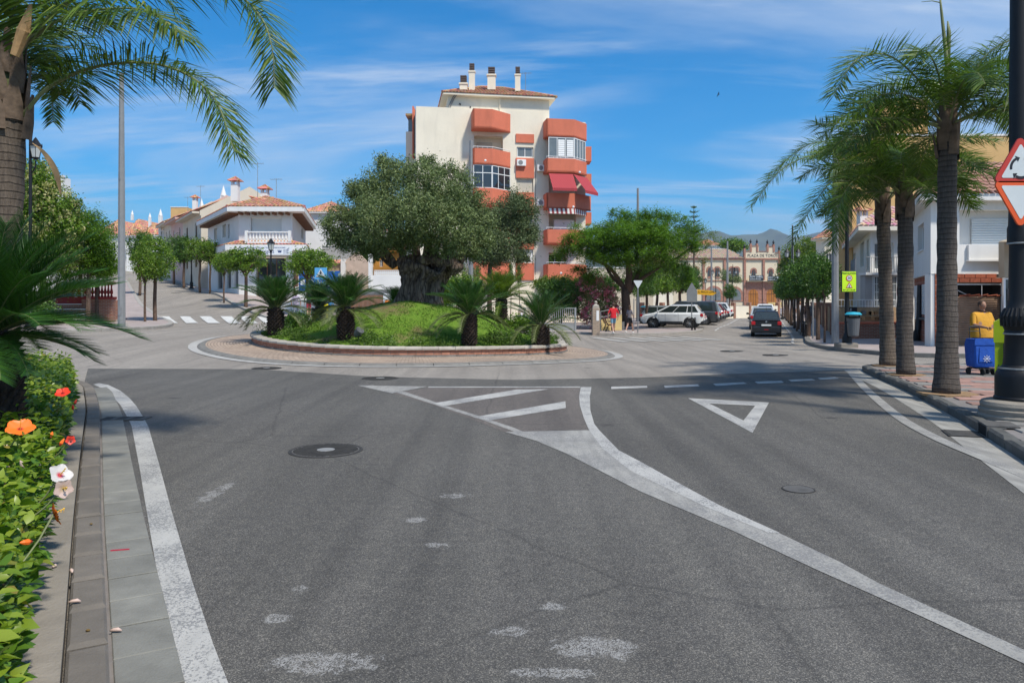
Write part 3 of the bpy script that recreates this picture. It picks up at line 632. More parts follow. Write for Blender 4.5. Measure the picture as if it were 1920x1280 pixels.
def roof(name, parent, eL, eR, rL, rR, mat=m_tile, pitch=.26, course=.42, amp=.065, seg=4):
    """corrugated clay tiling between an eave line and a ridge line; courses step down towards the eave"""
    eL, eR, rL, rR = map(Vector, (eL, eR, rL, rR)); mb = MB(); Lw = (eR-eL).length; along = (eR-eL).normalized()
    nrm = (eR-eL).cross((rL+rR)/2-(eL+eR)/2).normalized(); nrm = nrm if nrm.z > 0 else -nrm
    sl = ((rL+rR)/2-(eL+eR)/2); slen = sl.length; up = (sl-along*sl.dot(along)).normalized(); hgt = sl.dot(up)
    aL = (rL-eL).dot(along); aR = (rR-eL).dot(along); ncol = max(2, int(Lw/pitch)); pt = Lw/ncol; nr = max(1, int(hgt/course))
    for c in range(ncol):
        xa, xb = c*pt, (c+1)*pt; xm = (xa+xb)/2; top = hgt
        if aL > .01 and xm < aL: top = min(top, hgt*xm/aL)
        if aR < Lw-.01 and xm > aR: top = min(top, hgt*(Lw-xm)/(Lw-aR))
        k = max(1, int(round(top/course)))
        for j in range(k):
            y0 = top*j/k; y1 = top*(j+1)/k+.03
            vs = []
            for yy, lift in ((y0, .028), (y1, 0)):
                for s in range(seg+1):
                    a = PI*s/seg; vs.append(eL+along*(xm-math.cos(a)*pt*.40)+up*yy+nrm*(math.sin(a)*amp+lift))
                vs.append(eL+along*xb+up*yy+nrm*(-.02+lift)) if False else None
            vs = [v for v in vs if v is not None]; n = seg+1
            fs = [(s, s+1, n+s+1, n+s) for s in range(seg)]
            if j == 0: fs.append(tuple(range(n)))
            mb.add(vs, fs)
    mb.add([eL-nrm*.0, eR-nrm*.0, rR, rL], [(0,1,2,3)])
    return mb.build(name, mat, parent, kind='stuff', smooth=50)
def hipcap(mb, a, b, r=.11):
    a, b = Vector(a), Vector(b); n = max(1, int((b-a).length/.42))
    for k in range(n): mb.tube([a.lerp(b, k/n), a.lerp(b, (k+1.08)/n)], [r*1.1, r*.9], 7)
def window(parent, Mx, x0, x1, z0, z1, y=.10, fm=None, gm=None, nx=2, nz=1, fw=.05, name='window', sill=False, label=None):
    fm = fm or m_white2; gm = gm or m_glass; mb = MB(Mx)
    for k in range(nx+1): xx = x0+(x1-x0)*k/nx; mb.box(max(x0, xx-fw/2) if k else x0, (xx+fw/2 if k else x0+fw) if k < nx else x1, y-.03, y+.03, z0, z1) if k < nx else mb.box(x1-fw, x1, y-.03, y+.03, z0, z1)
    for k in range(nz+1): zz = z0+(z1-z0)*k/nz; za = min(max(zz-fw/2, z0), z1-fw); mb.box(x0+fw, x1-fw, y-.026, y+.026, za, za+fw)
    o = mb.build(name, fm, parent, label=label)
    MB(Mx).box(x0+.01, x1-.01, y, y+.012, z0+.01, z1-.01).build('pane', gm, o)
    if sill: MB(Mx).box(x0-.06, x1+.06, -.07, y-.035, z0-.05, z0-.002).build('sill', m_white2, o)
    return o
def shutter(parent, Mx, x0, x1, z0, z1, y=.08, mat=None, pitch=.07, name='roller_shutter', **kw):
    mb = MB(Mx); n = max(1, int((z1-z0)/pitch)); h = (z1-z0)/n
    for k in range(n): a = z0+k*h; mb.add([(x0,y,a),(x1,y,a),(x1,y-.012,a+h*.5),(x0,y-.012,a+h*.5),(x1,y,a+h*.88),(x0,y,a+h*.88),(x1,y+.012,a+h),(x0,y+.012,a+h)], [(0,1,2,3),(3,2,4,5),(5,4,6,7)])
    return mb.build(name, mat or m_shut, parent, **kw)
def railing(parent, Mx, x0, x1, z0, z1, y, mat=None, gap=.12, r=.012, name='railing'):
    mb = MB(Mx); mb.tube([(x0,y,z1),(x1,y,z1)], r*1.5, 6); mb.tube([(x0,y,z0+.05),(x1,y,z0+.05)], r, 6); n = max(1, int((x1-x0)/gap))
    for k in range(n+1): xx = x0+(x1-x0)*k/n; mb.tube([(xx,y,z0),(xx,y,z1)], r, 5)
    return mb.build(name, mat or m_greym, parent)
def baluster(mb, x, y, z0, z1, r=.055):
    h = z1-z0; mb.lathe([(r*.9,0),(r*.9,h*.08),(r*.5,h*.12),(r*1.1,h*.35),(r*.8,h*.5),(r*.45,h*.72),(r*.55,h*.86),(r*.9,h*.92),(r*.9,h)], (x,y,z0), 8)
def chimney(parent, x, y, z0, z1, w=.5, mat=None, cap='tile'):
    mat = mat or m_white; o = MB().box(x-w/2, x+w/2, y-w/2, y+w/2, z0, z1).build('chimney', mat, parent)
    if cap == 'tile':
        mb = MB(); [mb.box(x+sx*w*.38-.05, x+sx*w*.38+.05, y+sy*w*.38-.05, y+sy*w*.38+.05, z1, z1+.28) for sx in (-1,1) for sy in (-1,1)]; mb.build('cap_posts', mat, o)
        mb = MB(); mb.add([(x-w*.85,y-w*.85,z1+.28),(x+w*.85,y-w*.85,z1+.28),(x+w*.85,y+w*.85,z1+.28),(x-w*.85,y+w*.85,z1+.28),(x,y,z1+.28+w*.62)], [(0,1,4),(1,2,4),(2,3,4),(3,0,4),(3,2,1,0)])
        for k in range(4):
            a, b = [(x-w*.85,y-w*.85),(x+w*.85,y-w*.85),(x+w*.85,y+w*.85),(x-w*.85,y+w*.85)][k], None
            mb.tube([(a[0],a[1],z1+.3),(x,y,z1+.3+w*.62)], .05, 6)
        mb.build('chimney_cap', m_tile, o)
    elif cap == 'vent':
        mb = MB(); mb.box(x-w*.6,x+w*.6,y-w*.6,y+w*.6,z1,z1+.12); mb.build('collar', mat, o)
        mb = MB(); [mb.box(x-w*.42,x+w*.42,y-w*.42,y+w*.42,z1+.12+k*.17,z1+.22+k*.17) for k in range(4)]; mb.build('vent_slats', M('vent_dark',(.12,.09,.08),.8,.2,4,0), o)
    elif cap == 'cone':
        MB().lathe([(w*.62,0),(w*.62,.1),(.02,w*2.2)], (x,y,z1), 10).build('chimney_cap', mat, o)
    return o
def antenna(parent, x, y, z0, h, n=3):
    mb = MB(); mb.tube([(x,y,z0),(x,y,z0+h)], .022, 5); mb.tube([(x-.5,y,z0+h*.95),(x+.5,y,z0+h*.97)], .014, 4)
    for k in range(n*2): xx = x-.45+k*.9/(n*2-1); mb.tube([(xx,y-.25,z0+h*.96),(xx,y+.25,z0+h*.96)], .01, 4)
    mb.build('antenna', m_greym, parent)
# ================================================================== APARTMENT BLOCK
A = Fac(XD(780,59.4), 59.4, 9.4); MA = A.M
ap = thing('apartment_building', tuple(A.w(6, 5, 0)), 'tall cream apartment block with terracotta red balconies and a tiled roof with chimneys', 'apartment building')
zt = A.z(820, 201); zb0 = -.3; uR = A.u(1027); uL = 0; uE = A.u(1034)
def rr(x0,y0,x1,y1): return A.r(x0,y0,x1,y1)
cols = []
wins = [rr(969,276,1000,295), rr(968,335,1000,361), rr(968,404,1000,428), rr(968,468,1000,493)]
door1 = [rr(889,255,943,278), rr(889,318,957,352), rr(889,385,957,425), rr(889,462,957,490)]
door2 = [rr(1029,262,1080,297), rr(1029,328,1080,362), rr(1029,400,1080,430), rr(1029,474,1062,495)]
door1 = [(a,b,z0-.6,z1) for a,b,z0,z1 in door1]; door2 = [(a,b,z0-.6,z1) for a,b,z0,z1 in door2]
uRR = A.u(1100)-.1
uK = A.u(1028); zr = A.z(1060,228)
mb = MB(MA); wall(mb, 0, uK, 3.3, zt, [w_ for w_ in wins]+[(a,b,c,d) for a,b,c,d in door1[:]], .9); wall(mb, uK, uRR, 3.3, zr, door2, .9); mb.box(uK,uRR,.01,6,zr-.2,zr)
mb.box(0, uK, 12, 12.2, zb0, zt); mb.add([(0,0,zb0),(0,12,zb0),(0,12,zt),(0,0,zt)], [(0,1,2,3)]); mb.add([(uK,0,zr),(uK,12,zr),(uK,12,zt),(uK,0,zt)], [(0,3,2,1)]); mb.add([(uRR,0,zb0),(uRR,6,zb0),(uRR,6,zr),(uRR,0,zr)], [(0,3,2,1)])
mb.add([(0,0,zt),(uK,0,zt),(uK,12,zt),(0,12,zt)], [(0,1,2,3)]); mb.add([(0,.0,zb0),(uRR,0,zb0),(uRR,0,3.3),(0,0,3.3)],[(0,1,2,3)])
# the right bay only rises to the last bay roof: mask by lowering (upper right corner is sky)
mb.build('wall', m_cream, ap)
# upper block with eaves
uA, uB = A.u(840), A.u(1030); z1 = A.z(930, 181)
mb = MB(MA); mb.box(uA, uB, .02, 9, zt-1.5, z1); mb.build('upper_wall', m_cream, ap)
EV = A.z(935, 184); e = .45
mb = MB(MA); mb.box(uA-e, uB+e, -e, 9+e, EV, EV+.16); mb.build('eaves', m_cream, ap)
c = [A.w(uA-e-.05,-e-.05,EV+.17), A.w(uB+e+.05,-e-.05,EV+.17), A.w(uB+e+.05,9+e,EV+.17), A.w(uA-e-.05,9+e,EV+.17)]
rz = EV+2.15; r1, r2 = A.w(uA+3.2,4.5,rz), A.w(uB-3.2,4.5,rz)
roof('roof_tiles', ap, c[0], c[1], r1, r2); roof('roof_tiles', ap, c[3], c[0], r1, r1); roof('roof_tiles', ap, c[1], c[2], r2, r2); roof('roof_tiles', ap, c[2], c[3], r2, r1)
mb = MB(); [hipcap(mb, a, b) for a, b in ((c[0],r1),(c[1],r2),(r1,r2),(c[3],r1))]; mb.build('ridge_tiles', m_tile, ap)
def chim(px, y0, y1, wpx, yin, **k):
    u = A.u(px); p = A.w(u, yin, 0); d = p.y; return chimney(ap, p.x, p.y, CH-(y1-CY)*d/F, CH-(y0-CY)*d/F, wpx*d/F, m_cream, **k)
chim(889,137,171,11,1.6,cap='vent'); chim(928,144,170,15,2.0,cap='vent'); chim(977,143,172,10,1.6,cap='vent'); chim(872,160,170,14,1.2,cap='vent')
p = A.w(A.u(992),1.6,0); antenna(ap, p.x, p.y, EV+.5, 2.2)
mb = MB(MA); mb.tube([(A.u(937),-.12,A.z(937,183)),(A.u(937),-.12,A.z(937,187)),(A.u(937),-.05,zt+.1),(A.u(937),-.05,zt-.8)], .05, 6); mb.build('downpipe', m_cream, ap)
mb = MB(MA); [mb.tube([(uA+.05+k*.14,-.04,zt+.1),(uA+.35+k*.14,-.04,EV-.2),(uA+.5+k*.14,-.3,EV-.02)], .045, 6) for k in range(2)]; mb.build('flue', m_greym, ap)
# bays: hexagonal parapet bands (front part then a canted right part)
def band3(u0, u1, u2, z0, z1, dep, th=.12, cant_left=False):
    pts = [(u0,0),(u0,-dep),(u1,-dep),(u2,0)]; mb = MB(MA)
    mb.prism([(p[0],p[1]) for p in pts], z0, z0+.12)
    for a, b in ((pts[0],pts[1]),(pts[1],pts[2]),(pts[2],pts[3])):
        a, b = Vector(a), Vector(b); d = (b-a).normalized(); n = Vector((-d.y, d.x))*-th
        q = [a, b, b-n, a-n]; mb.prism([(v.x, v.y) for v in q], z0+.002, z1)
    return mb
DEP = 1.35
L0, L1, L2 = A.u(887)*1.0, A.u(923), A.u(957)
def ush(px): # column on the front plane of a bay that stands DEP proud of the wall
    a = (px-CX)/F; x0 = A.w(0,-DEP,0); return (a*x0.y-x0.x)/(A.c[0]-a*A.c[1])
def zsh(px, py): a = (px-CX)/F; u = ush(px); return CH-(py-CY)*A.w(u,-DEP,0).y/F
for x0, x1, x2, rows in ((887,923,957,((204,240),(278,308),(352,384),(425,455),(490,524))), (1025,1077,1100,((223,256),(297,323),(362,391),(430,457),(495,526)))):
    for k, (ya, yb) in enumerate(rows):
        u0, u1, u2 = ush(x0), ush(x1), A.u(x2)
        if x0 == 1025 and k == 2: u2 = A.u(1108)
        bd = band3(u0, u1, u2, zsh((x0+x1)/2, yb), zsh((x0+x1)/2, ya), DEP).build('balcony', m_terra, ap)
        zt_ = zsh((x0+x1)/2, ya)
        if k in (1,3,4):
            mb = MB(MA); mb.tube([(u0,-DEP+.05,zt_+.14),(u1,-DEP+.05,zt_+.14),(u2,-.05,zt_+.14)], .025, 6)
            for t in range(5): uu = u0+(u1-u0)*t/4; mb.tube([(uu,-DEP+.05,zt_),(uu,-DEP+.05,zt_+.14)], .015, 5)
            mb.build('handrail', m_white2, bd)
        if k == 0: MB(MA).prism([(u0+.1,0),(u0+.1,-DEP+.1),(u1,-DEP+.1),(u2-.1,0)], zt_-.02, zt_).build('roof_slab', m_cream, bd)
# recessed loggia fronts
for a,b,c0,d in door1[:1]+door1[3:]: shutter(ap, MA, a+.3, (a+b)/2+.4, c0+.6, d-.35, .85); 
for (a,b,c0,d) in door1+door2: 
    mb = MB(MA); mb.box(a+.002,b-.002,.9,.95,c0,d); mb.build('back_wall', m_cream, ap)
a,b,c0,d = door2[3]; window(ap, MA, a+.1, b-.2, c0, d-.1, .84, nx=2, gm=m_glass)
a,b,c0,d = door2[2]; MB(MA).box(a+.5,a+2.2,.2,.6,c0+.4,c0+1.4).build('white_tank', m_white2, ap)
# glazed bay (left column, level 3): framed windows on the front plane and the cant
def glazed(u0, u1, u2, z0, z1, nf, nc, name, gm, open_=None, top=.3):
    o = None
    Mf = MA @ Matrix.Translation((0,-DEP+.08,0)); o = window(ap, Mf, u0+.03, u1, z0, z1, 0, nx=nf, nz=1, name=name, gm=gm)
    a = Vector((u1,-DEP+.08)); b = Vector((u2-.03,-.02)); L_ = (b-a).length; th = math.atan2(b.y-a.y, b.x-a.x)
    Mc = MA @ Matrix.Translation((a.x,a.y,0)) @ Matrix.Rotation(th,4,'Z'); window(ap, Mc, 0, L_, z0, z1, 0, nx=nc, nz=1, name=name, gm=gm)
    for Mq, w_ in ((Mf,(u0+.03,u1)),(Mc,(0,L_))): mb = MB(Mq); mb.box(w_[0],w_[1],-.035,.035,z1-top-.03,z1-top+.03); mb.build('transom', m_white2, o)
    return Mf, Mc, L_
glazed(ush(887), ush(923), A.u(957), zsh(905,352), zsh(905,309), 2, 3, 'glazed_bay', m_glass, top=.62)
Mf, Mc, Lc = glazed(ush(1028), ush(1077), A.u(1098), zsh(1050,297), zsh(1050,257), 3, 4, 'glazed_bay', m_glass2, top=.05)
u0, u1 = ush(1028), ush(1077)
for k in (1,2): shutter(ap, Mf, u0+.1+k*(u1-u0)/3, u0+(k+1)*(u1-u0)/3-.08, zsh(1050,293), zsh(1050,262), -.05, m_white2, .16, name='louvre')
# flat pilaster panels between windows
for x0,y0,x1,y1 in ((967,252,1001,268),(967,297,1001,334),(967,361,1001,403),(967,428,1001,467),(967,493,1001,525)):
    a,b,c0,d = rr(x0,y0,x1,y1); MB(MA).box(a,b,-.10,-.002,c0,d).build('window_panel', m_terra, ap)
a,b,c0,d = wins[0]; window(ap, MA, a+.05,b-.05,c0+.02,d-.02,.12,nx=2,gm=m_glass2,sill=False); MB(MA).box(a,b,.14,.3,d-.0,d+.35).build('shutter_box', m_shut, ap)
for w_, kk in zip(wins[1:], (0,1,2)):
    a,b,c0,d = w_
    if kk == 0: shutter(ap, MA, a+.03,b-.03,c0+.02,d-.02,.12, m_shut, .09)
    else: window(ap, MA, a+.05,b-.05,c0+.02,d-.02,.12,nx=2,gm=m_glass)
a,b,c0,d = wins[3]; mb = MB(MA); mb.add([(a+.08,.10,d-.05),(a+.35,.10,d-.05),(a+.10,.10,c0+.3)],[(0,1,2)]); mb.add([(b-.08,.10,d-.05),(b-.75,.10,d-.05),(b-.12,.10,c0+.1)],[(0,1,2)]); mb.build('curtain', m_white, ap)
# awnings on the right bay
def stripemat(name, c1, c2, k):
    m, nt, b, o = nmat(name); co = nd(nt, 'ShaderNodeNewGeometry').outputs['Position']; sp = nd(nt, 'ShaderNodeSeparateXYZ'); lk(nt, co, sp.inputs[0])
    f = mth(nt, 'GREATER_THAN', mth(nt, 'FRACT', mth(nt, 'MULTIPLY', mth(nt, 'ADD', sp.outputs[0], sp.outputs[1]), k)), .5)
    lk(nt, mixc(nt, f, c1, c2), b.inputs['Base Color']); b.inputs['Roughness'].default_value = .8; return m
m_awn = stripemat('awning_red', (.30,.02,.03), (.40,.05,.055), 4.6); m_awn2 = stripemat('awning_striped', (.30,.05,.05), (.70,.66,.60), 2.4)
z1, z0 = zsh(1050,326), zsh(1050,356); mb = MB(MA); ua, ub = ush(1029), ush(1074)
mb.add([(ua,-DEP-.02,z1),(ub,-DEP-.02,z1),(ub+.1,-DEP-1.0,z0),(ua+.1,-DEP-1.0,z0)], [(0,1,2,3)]); mb.add([(ua+.1,-DEP-1.0,z0),(ub+.1,-DEP-1.0,z0),(ub+.1,-DEP-1.0,z0-.22),(ua+.1,-DEP-1.0,z0-.22)], [(0,1,2,3)])
mb.build('awning', m_awn, ap)
mb = MB(MA); uc = A.u(1100); mb.add([(ub+.05,-DEP,z1),(uc,-.1,z1-.05),(uc+.75,-.8,z0-.1),(ub+.8,-DEP-.9,z0-.1)], [(0,1,2,3)]); mb.add([(uc+.75,-.8,z0-.1),(ub+.8,-DEP-.9,z0-.1),(ub+.8,-DEP-.9,z0-.34),(uc+.75,-.8,z0-.34)], [(0,1,2,3)]); mb.build('awning', m_awn, ap)
z1 = zsh(1050,391); mb = MB(MA); ua, ub = ush(1028), ush(1077)
mb.add([(ua,-DEP-.06,z1),(ub,-DEP-.06,z1),(ub,-DEP-.12,z1-.42),(ua,-DEP-.12,z1-.42)], [(0,1,2,3)]); mb.add([(ub,-DEP-.06,z1),(A.u(1099),-.1,z1),(A.u(1099),-.15,z1-.42),(ub,-DEP-.12,z1-.42)], [(0,1,2,3)]); mb.build('awning', m_awn2, ap)
# small far bays glimpsed behind the right corner and left edge
for ya, yb in ((275,302),(326,354),(398,420)):
    d_ = 63.5; x0, x1 = XD(1090,d_), XD(1109,d_); MB().box(x0,x1,d_,d_+1.8,CH-(yb-CY)*d_/F,CH-(ya-CY)*d_/F).build('balcony', m_terra, ap)
d_ = 63; MB().box(XD(761,d_),XD(779,d_),d_,d_+6,0,CH-(247-CY)*d_/F).build('side_wall', m_cream, ap)
MB().box(XD(764,d_),XD(779,d_),d_+.5,d_+4,CH-(247-CY)*d_/F,CH-(218-CY)*d_/F).build('side_glazing', m_glass2, ap)
MB().box(XD(761,d_),XD(780,d_),d_-.2,d_+5,CH-(218-CY)*d_/F,CH-(214-CY)*d_/F).build('side_eave', m_tile, ap)
MB().box(XD(776.5,d_),XD(779,d_),d_-1.2,d_-.1,CH-(300-CY)*d_/F,CH-(206-CY)*d_/F).build('corner_strip', m_terra, ap)
# ================================================================== CORNER SHOP HOUSE, left street
B = Fac(XD(448,58), 58, 1.5); MBm = B.M
hs_ = thing('corner_house', tuple(B.w(2,4,1.2)), 'white corner house with a tiled roof, balustrade balcony and electrical shop sign', 'house')
bz0 = .6; uW = B.u(548); ze = B.z(500, 399)
# wings: left goes back along the street, right goes back past the balcony
WL0 = B.w(0,0,0); WL1 = Vector((XD(390,68.5), 68.5, 0)); angL = math.degrees(math.atan2(WL0.y-WL1.y, WL0.x-WL1.x)); BL = Fac(WL1.x, WL1.y, angL)
WR0 = B.w(uW,0,0); WR1 = Vector((XD(573,71), 71, 0)); angR = math.degrees(math.atan2(WR1.y-WR0.y, WR1.x-WR0.x)); BR = Fac(WR0.x, WR0.y, angR)
wl = (WL0-WL1).length; wr_ = (WR1-WR0).length
shop = B.r(480,482,536,560); sh_ = B.r(470,408,528,438)
mb = MB(MBm); wall(mb, 0, uW, bz0, ze, [(shop[0],shop[1],1.3,shop[3]), (sh_[0],sh_[1],sh_[2],sh_[3])], .35); mb.build('wall', m_white, hs_)
lw = [BL.r(401,428,407,450), BL.r(417,421,424,445), BL.r(427,420,431,447), (4.4,6.4,2.9,4.6), (8.2,9.6,2.9,4.4), (10.9,12.2,2.9,4.6)]
mb = MB(BL.M); wall(mb, 0, wl, bz0, ze, lw, .3); mb.build('wall', m_white, hs_)
for k, (a,b,c0,d) in enumerate(lw):
    if k < 3: shutter(hs_, BL.M, a+.05, b-.05, c0, d-.05, .12, m_shut if k < 2 else m_shutw, .1)
    else: window(hs_, BL.M, a+.05, b-.05, c0+.02, d-.02, .15, fm=m_greym, nx=3)
mb = MB(BR.M); wall(mb, 0, wr_, bz0, ze, [BR.r(565,427,569,448)], .3); mb.build('wall', m_white, hs_)
a,b,c0,d = BR.r(565,427,569,448); window(hs_, BR.M, a, b, c0, d, .15, nx=1, gm=m_glass2)
shutter(hs_, MBm, sh_[0]+.03, sh_[1]-.03, sh_[2], sh_[3]-.03, .2, m_shutw, .09)
a,b,c0,d = (shop[0],shop[1],1.3,shop[3]); window(hs_, MBm, a+.05, b-.05, c0+.05, d-.05, .3, fm=m_wood, nx=3, name='shop_window')
MB(BR.M).box(1.0,4.5,-.05,-.002,1.6,5.2).build('brown_cladding', m_wood, hs_)
# eaves, rafter ends, hipped roof
ov = 1.0; ztop = ze+.35
def outer(Fc, u, o): return Fc.w(u, -o, 0)
pL = Vector((WL1.x,WL1.y,0))+Vector((BL.c[1],-BL.c[0],0))*ov; pR = Vector((WR1.x,WR1.y,0))+Vector((BR.c[1],-BR.c[0],0))*ov
def isect(p, d, q, e): k = ((q.x-p.x)*e.y-(q.y-p.y)*e.x)/(d.x*e.y-d.y*e.x); return p+d*k
vB, vL, vR = Vector((*B.c,0)), Vector((*BL.c,0)), Vector((*BR.c,0))
c1 = isect(B.w(0,-ov,0), vB, pL, vL); c2 = isect(B.w(0,-ov,0), vB, pR, vR)
mb = MB(); pts = [pL, c1, c2, pR]; inn = [WL1, WL0, WR0, WR1]
for k in range(3):
    a, b, i0, i1 = pts[k], pts[k+1], inn[k], inn[k+1]
    mb.add([(a.x,a.y,ze),(b.x,b.y,ze),(i1.x,i1.y,ze),(i0.x,i0.y,ze),(a.x,a.y,ztop),(b.x,b.y,ztop)], [(0,1,2,3),(0,4,5,1)])
mb.build('eaves', m_white, hs_)
for Fc, n_, L_ in ((B, 8, uW), (BL, 22, wl), (BR, 18, wr_)):
    for k in range(n_): uu = (k+.5)*L_/n_; MB(Fc.M).box(uu-.09, uu+.09, -.75, 0, ze-.2, ze-.002).build('rafter_end', m_wood, hs_)
up = lambda v, z: Vector((v.x, v.y, z)); rdg = up(isect(B.w(uW*.5,0,0), Vector((-B.c[1],B.c[0],0)), WL1, Vector((1,0,0))), 0)
apex = Vector((XD(498,62.5), 62.5, CH-(369-CY)*62.5/F)); rb = Vector((XD(470,72), 72, apex.z))
e1, e2 = up(c1,ztop+.02), up(c2,ztop+.02)
roof('roof_tiles', hs_, e1, e2, apex, apex, pitch=.3); roof('roof_tiles', hs_, up(pL,ztop+.02), e1, rb, apex, pitch=.3); roof('roof_tiles', hs_, e2, up(pR,ztop+.02), apex, rb, pitch=.3)
mb = MB(); [hipcap(mb, a, b, .12) for a, b in ((e1,apex),(e2,apex),(apex,rb))]; mb.build('ridge_tiles', m_tile, hs_)
# balustrade balcony, canopy of tiles, shop sign
ba = Fac(B.w(0,-.9,0).x, B.w(0,-.9,0).y, 1.5); x0, x1, zb_, zt_ = ba.r(462,434,543,453)
bal = MB(ba.M).box(x0-.1,x1+.1,-.08,.9,zb_-.12,zb_).build('balcony', m_white, hs_)
mb = MB(ba.M); mb.box(x0-.05,x1+.05,-.08,.08,zt_-.1,zt_); mb.box(x0-.1,x0+.1,-.1,.1,zb_,zt_+.06); mb.box(x1-.1,x1+.1,-.1,.1,zb_,zt_+.06); mb.build('parapet_rail', m_white, bal)
for k in range(12): mb = MB(ba.M); baluster(mb, x0+.28+k*(x1-x0-.56)/11, 0, zb_, zt_-.1, .07); mb.build('baluster', m_white, bal)
zc = B.z(500,462); zc2 = zc+.42
co_ = 1.15; pl2 = Vector((BL.w(wl-6,0,0).x, BL.w(wl-6,0,0).y, 0))
def offp(Fc, u, o, z): return Fc.w(u, -o, z)
d1 = isect(B.w(0,-co_,0), vB, BL.w(0,-co_,0), vL); d2 = isect(B.w(0,-co_,0), vB, BR.w(0,-co_,0), vR)
i1, i2 = isect(B.w(0,-.02,0), vB, BL.w(0,-.02,0), vL), isect(B.w(0,-.02,0), vB, BR.w(0,-.02,0), vR)
lf = BL.w(wl-7,-co_,0); lfi = BL.w(wl-7,-.02,0); rf = BR.w(1.4,-co_,0); rfi = BR.w(1.4,-.02,0)
cz = zc+.05
can = MB(); 
for a, b, i, j in ((lf,d1,lfi,i1),(d1,d2,i1,i2),(d2,rf,i2,rfi)):
    can.add([up(a,cz-.45),up(b,cz-.45),up(b,cz),up(a,cz),up(i,cz-.45),up(j,cz-.45)], [(0,1,2,3),(0,4,5,1)])
canopy = can.build('canopy', m_white, hs_)
roof('canopy_tiles', hs_, up(lf,cz), up(d1,cz), up(lfi,zc2), up(i1,zc2), pitch=.25); roof('canopy_tiles', hs_, up(d1,cz), up(d2,cz), up(i1,zc2), up(i2,zc2), pitch=.25); roof('canopy_tiles', hs_, up(d2,cz), up(rf,cz), up(i2,zc2), up(rfi,zc2), pitch=.25)
m_sign = M('sign_white', (.74,.76,.78), .4, .03, 3, 0); m_ink = M('ink_blue', (.03,.05,.16), .5, 0, 3, 0); m_inkk = M('ink_black', (.015,.015,.02), .5, 0, 3, 0)
FS = Fac(B.w(0,-co_-.03,0).x, B.w(0,-co_-.03,0).y, 1.5); x0, x1, z0, z1 = FS.r(448.5,459.5,548,475.5)
sg = MB(FS.M).box(x0,x1,-.06,-.01,z0-.1,z1-.1).build('shop_sign', m_sign, hs_); hh = z1-z0; zc_ = z0-.1
text('sign_lettering', 'INSTALACIONES ELECTRICAS Y TELECOMUNICACIONES', sg, FS.w((x0+x1)/2-.25,-.064,zc_+hh*.84), FS.rot(), .15, m_ink, sx=.92)
text('sign_lettering', 'Manuel-Rodríguez', sg, FS.w(x0+1.45,-.064,zc_+hh*.40), FS.rot(), .36, m_ink, sx=.92)
text('sign_lettering', 'T', sg, FS.w(x1-.3,-.064,zc_+hh*.55), FS.rot(), .30, m_ink)
mb = MB(FS.M); mb.box(x0+2.95,x0+3.2,-.064,-.058,zc_+.18,zc_+.30); mb.box(x0+2.9,x0+3.25,-.064,-.058,zc_+.32,zc_+.36); [mb.box(x0+3.35+c_*.16,x0+3.48+c_*.16+.08*c_,-.064,-.058,zc_+.10+k*.09,zc_+.13+k*.09) for k in range(4) for c_ in (0,1)]; mb.build('sign_marks', m_ink, sg)
# chimneys and aerials of that house
def chd(par, px, yt, yb, d, wpx, **k): return chimney(par, XD(px,d), d, CH-(yb-CY)*d/F, CH-(yt-CY)*d/F, wpx*d/F, **k)
chd(hs_, 441.5, 346, 378, 63, 13, cap='tile'); chd(hs_, 497, 361, 371, 64, 13, cap='tile')
antenna(hs_, XD(483,64), 64, CH-(370-CY)*64/F, 3.0); antenna(hs_, XD(518,64), 64, CH-(370-CY)*64/F, 1.6)

# small facade fittings on the apartment block: cables, air conditioners, lamps, wall vents
for px, py in ((1000,310),(1000,375),(962,300)):
    u_, z_ = A.u(px+6), A.z(px, py); ac = MB(MA).bbox(u_,u_+.75,-.34,-.02,z_-.5,z_,.02).build('air_conditioner', m_white2, ap); MB(MA@Matrix.Translation((u_+.3,-.345,z_-.25))@Matrix.Rotation(PI/2,4,'X')).lathe([(.19,0),(.19,.004),(0,.004)],n=18).build('fan_grille', m_greym, ac)
mb = MB(MA); mb.tube(cat_rom([(A.u(1003),-.03,A.z(1003,300)),(A.u(1004),-.03,A.z(1003,340)),(A.u(1003),-.03,A.z(1003,430)),(A.u(1003.5),-.03,4.0)],1),.018,4); mb.tube([(A.u(783),-.03,5.2),(A.u(885),-.03,5.25)],.015,4); mb.build('cable', m_greym, ap)
for px, py in ((910,301),(1087,323),(1075,388),(1052,512)): MB().ball((XD(px,57.8),57.8,CH-(py-CY)*57.8/F),(.09,.06,.09),8,6).build('wall_lamp', m_white2, ap)
mb = MB(MA); [mb.box(A.u(px)-.05,A.u(px)+.05,-.03,.0,A.z(px,py)-.05,A.z(px,py)+.05) for px,py in ((863,196),(882,201),(862,195))]; mb.build('vent_holes', m_black, ap)
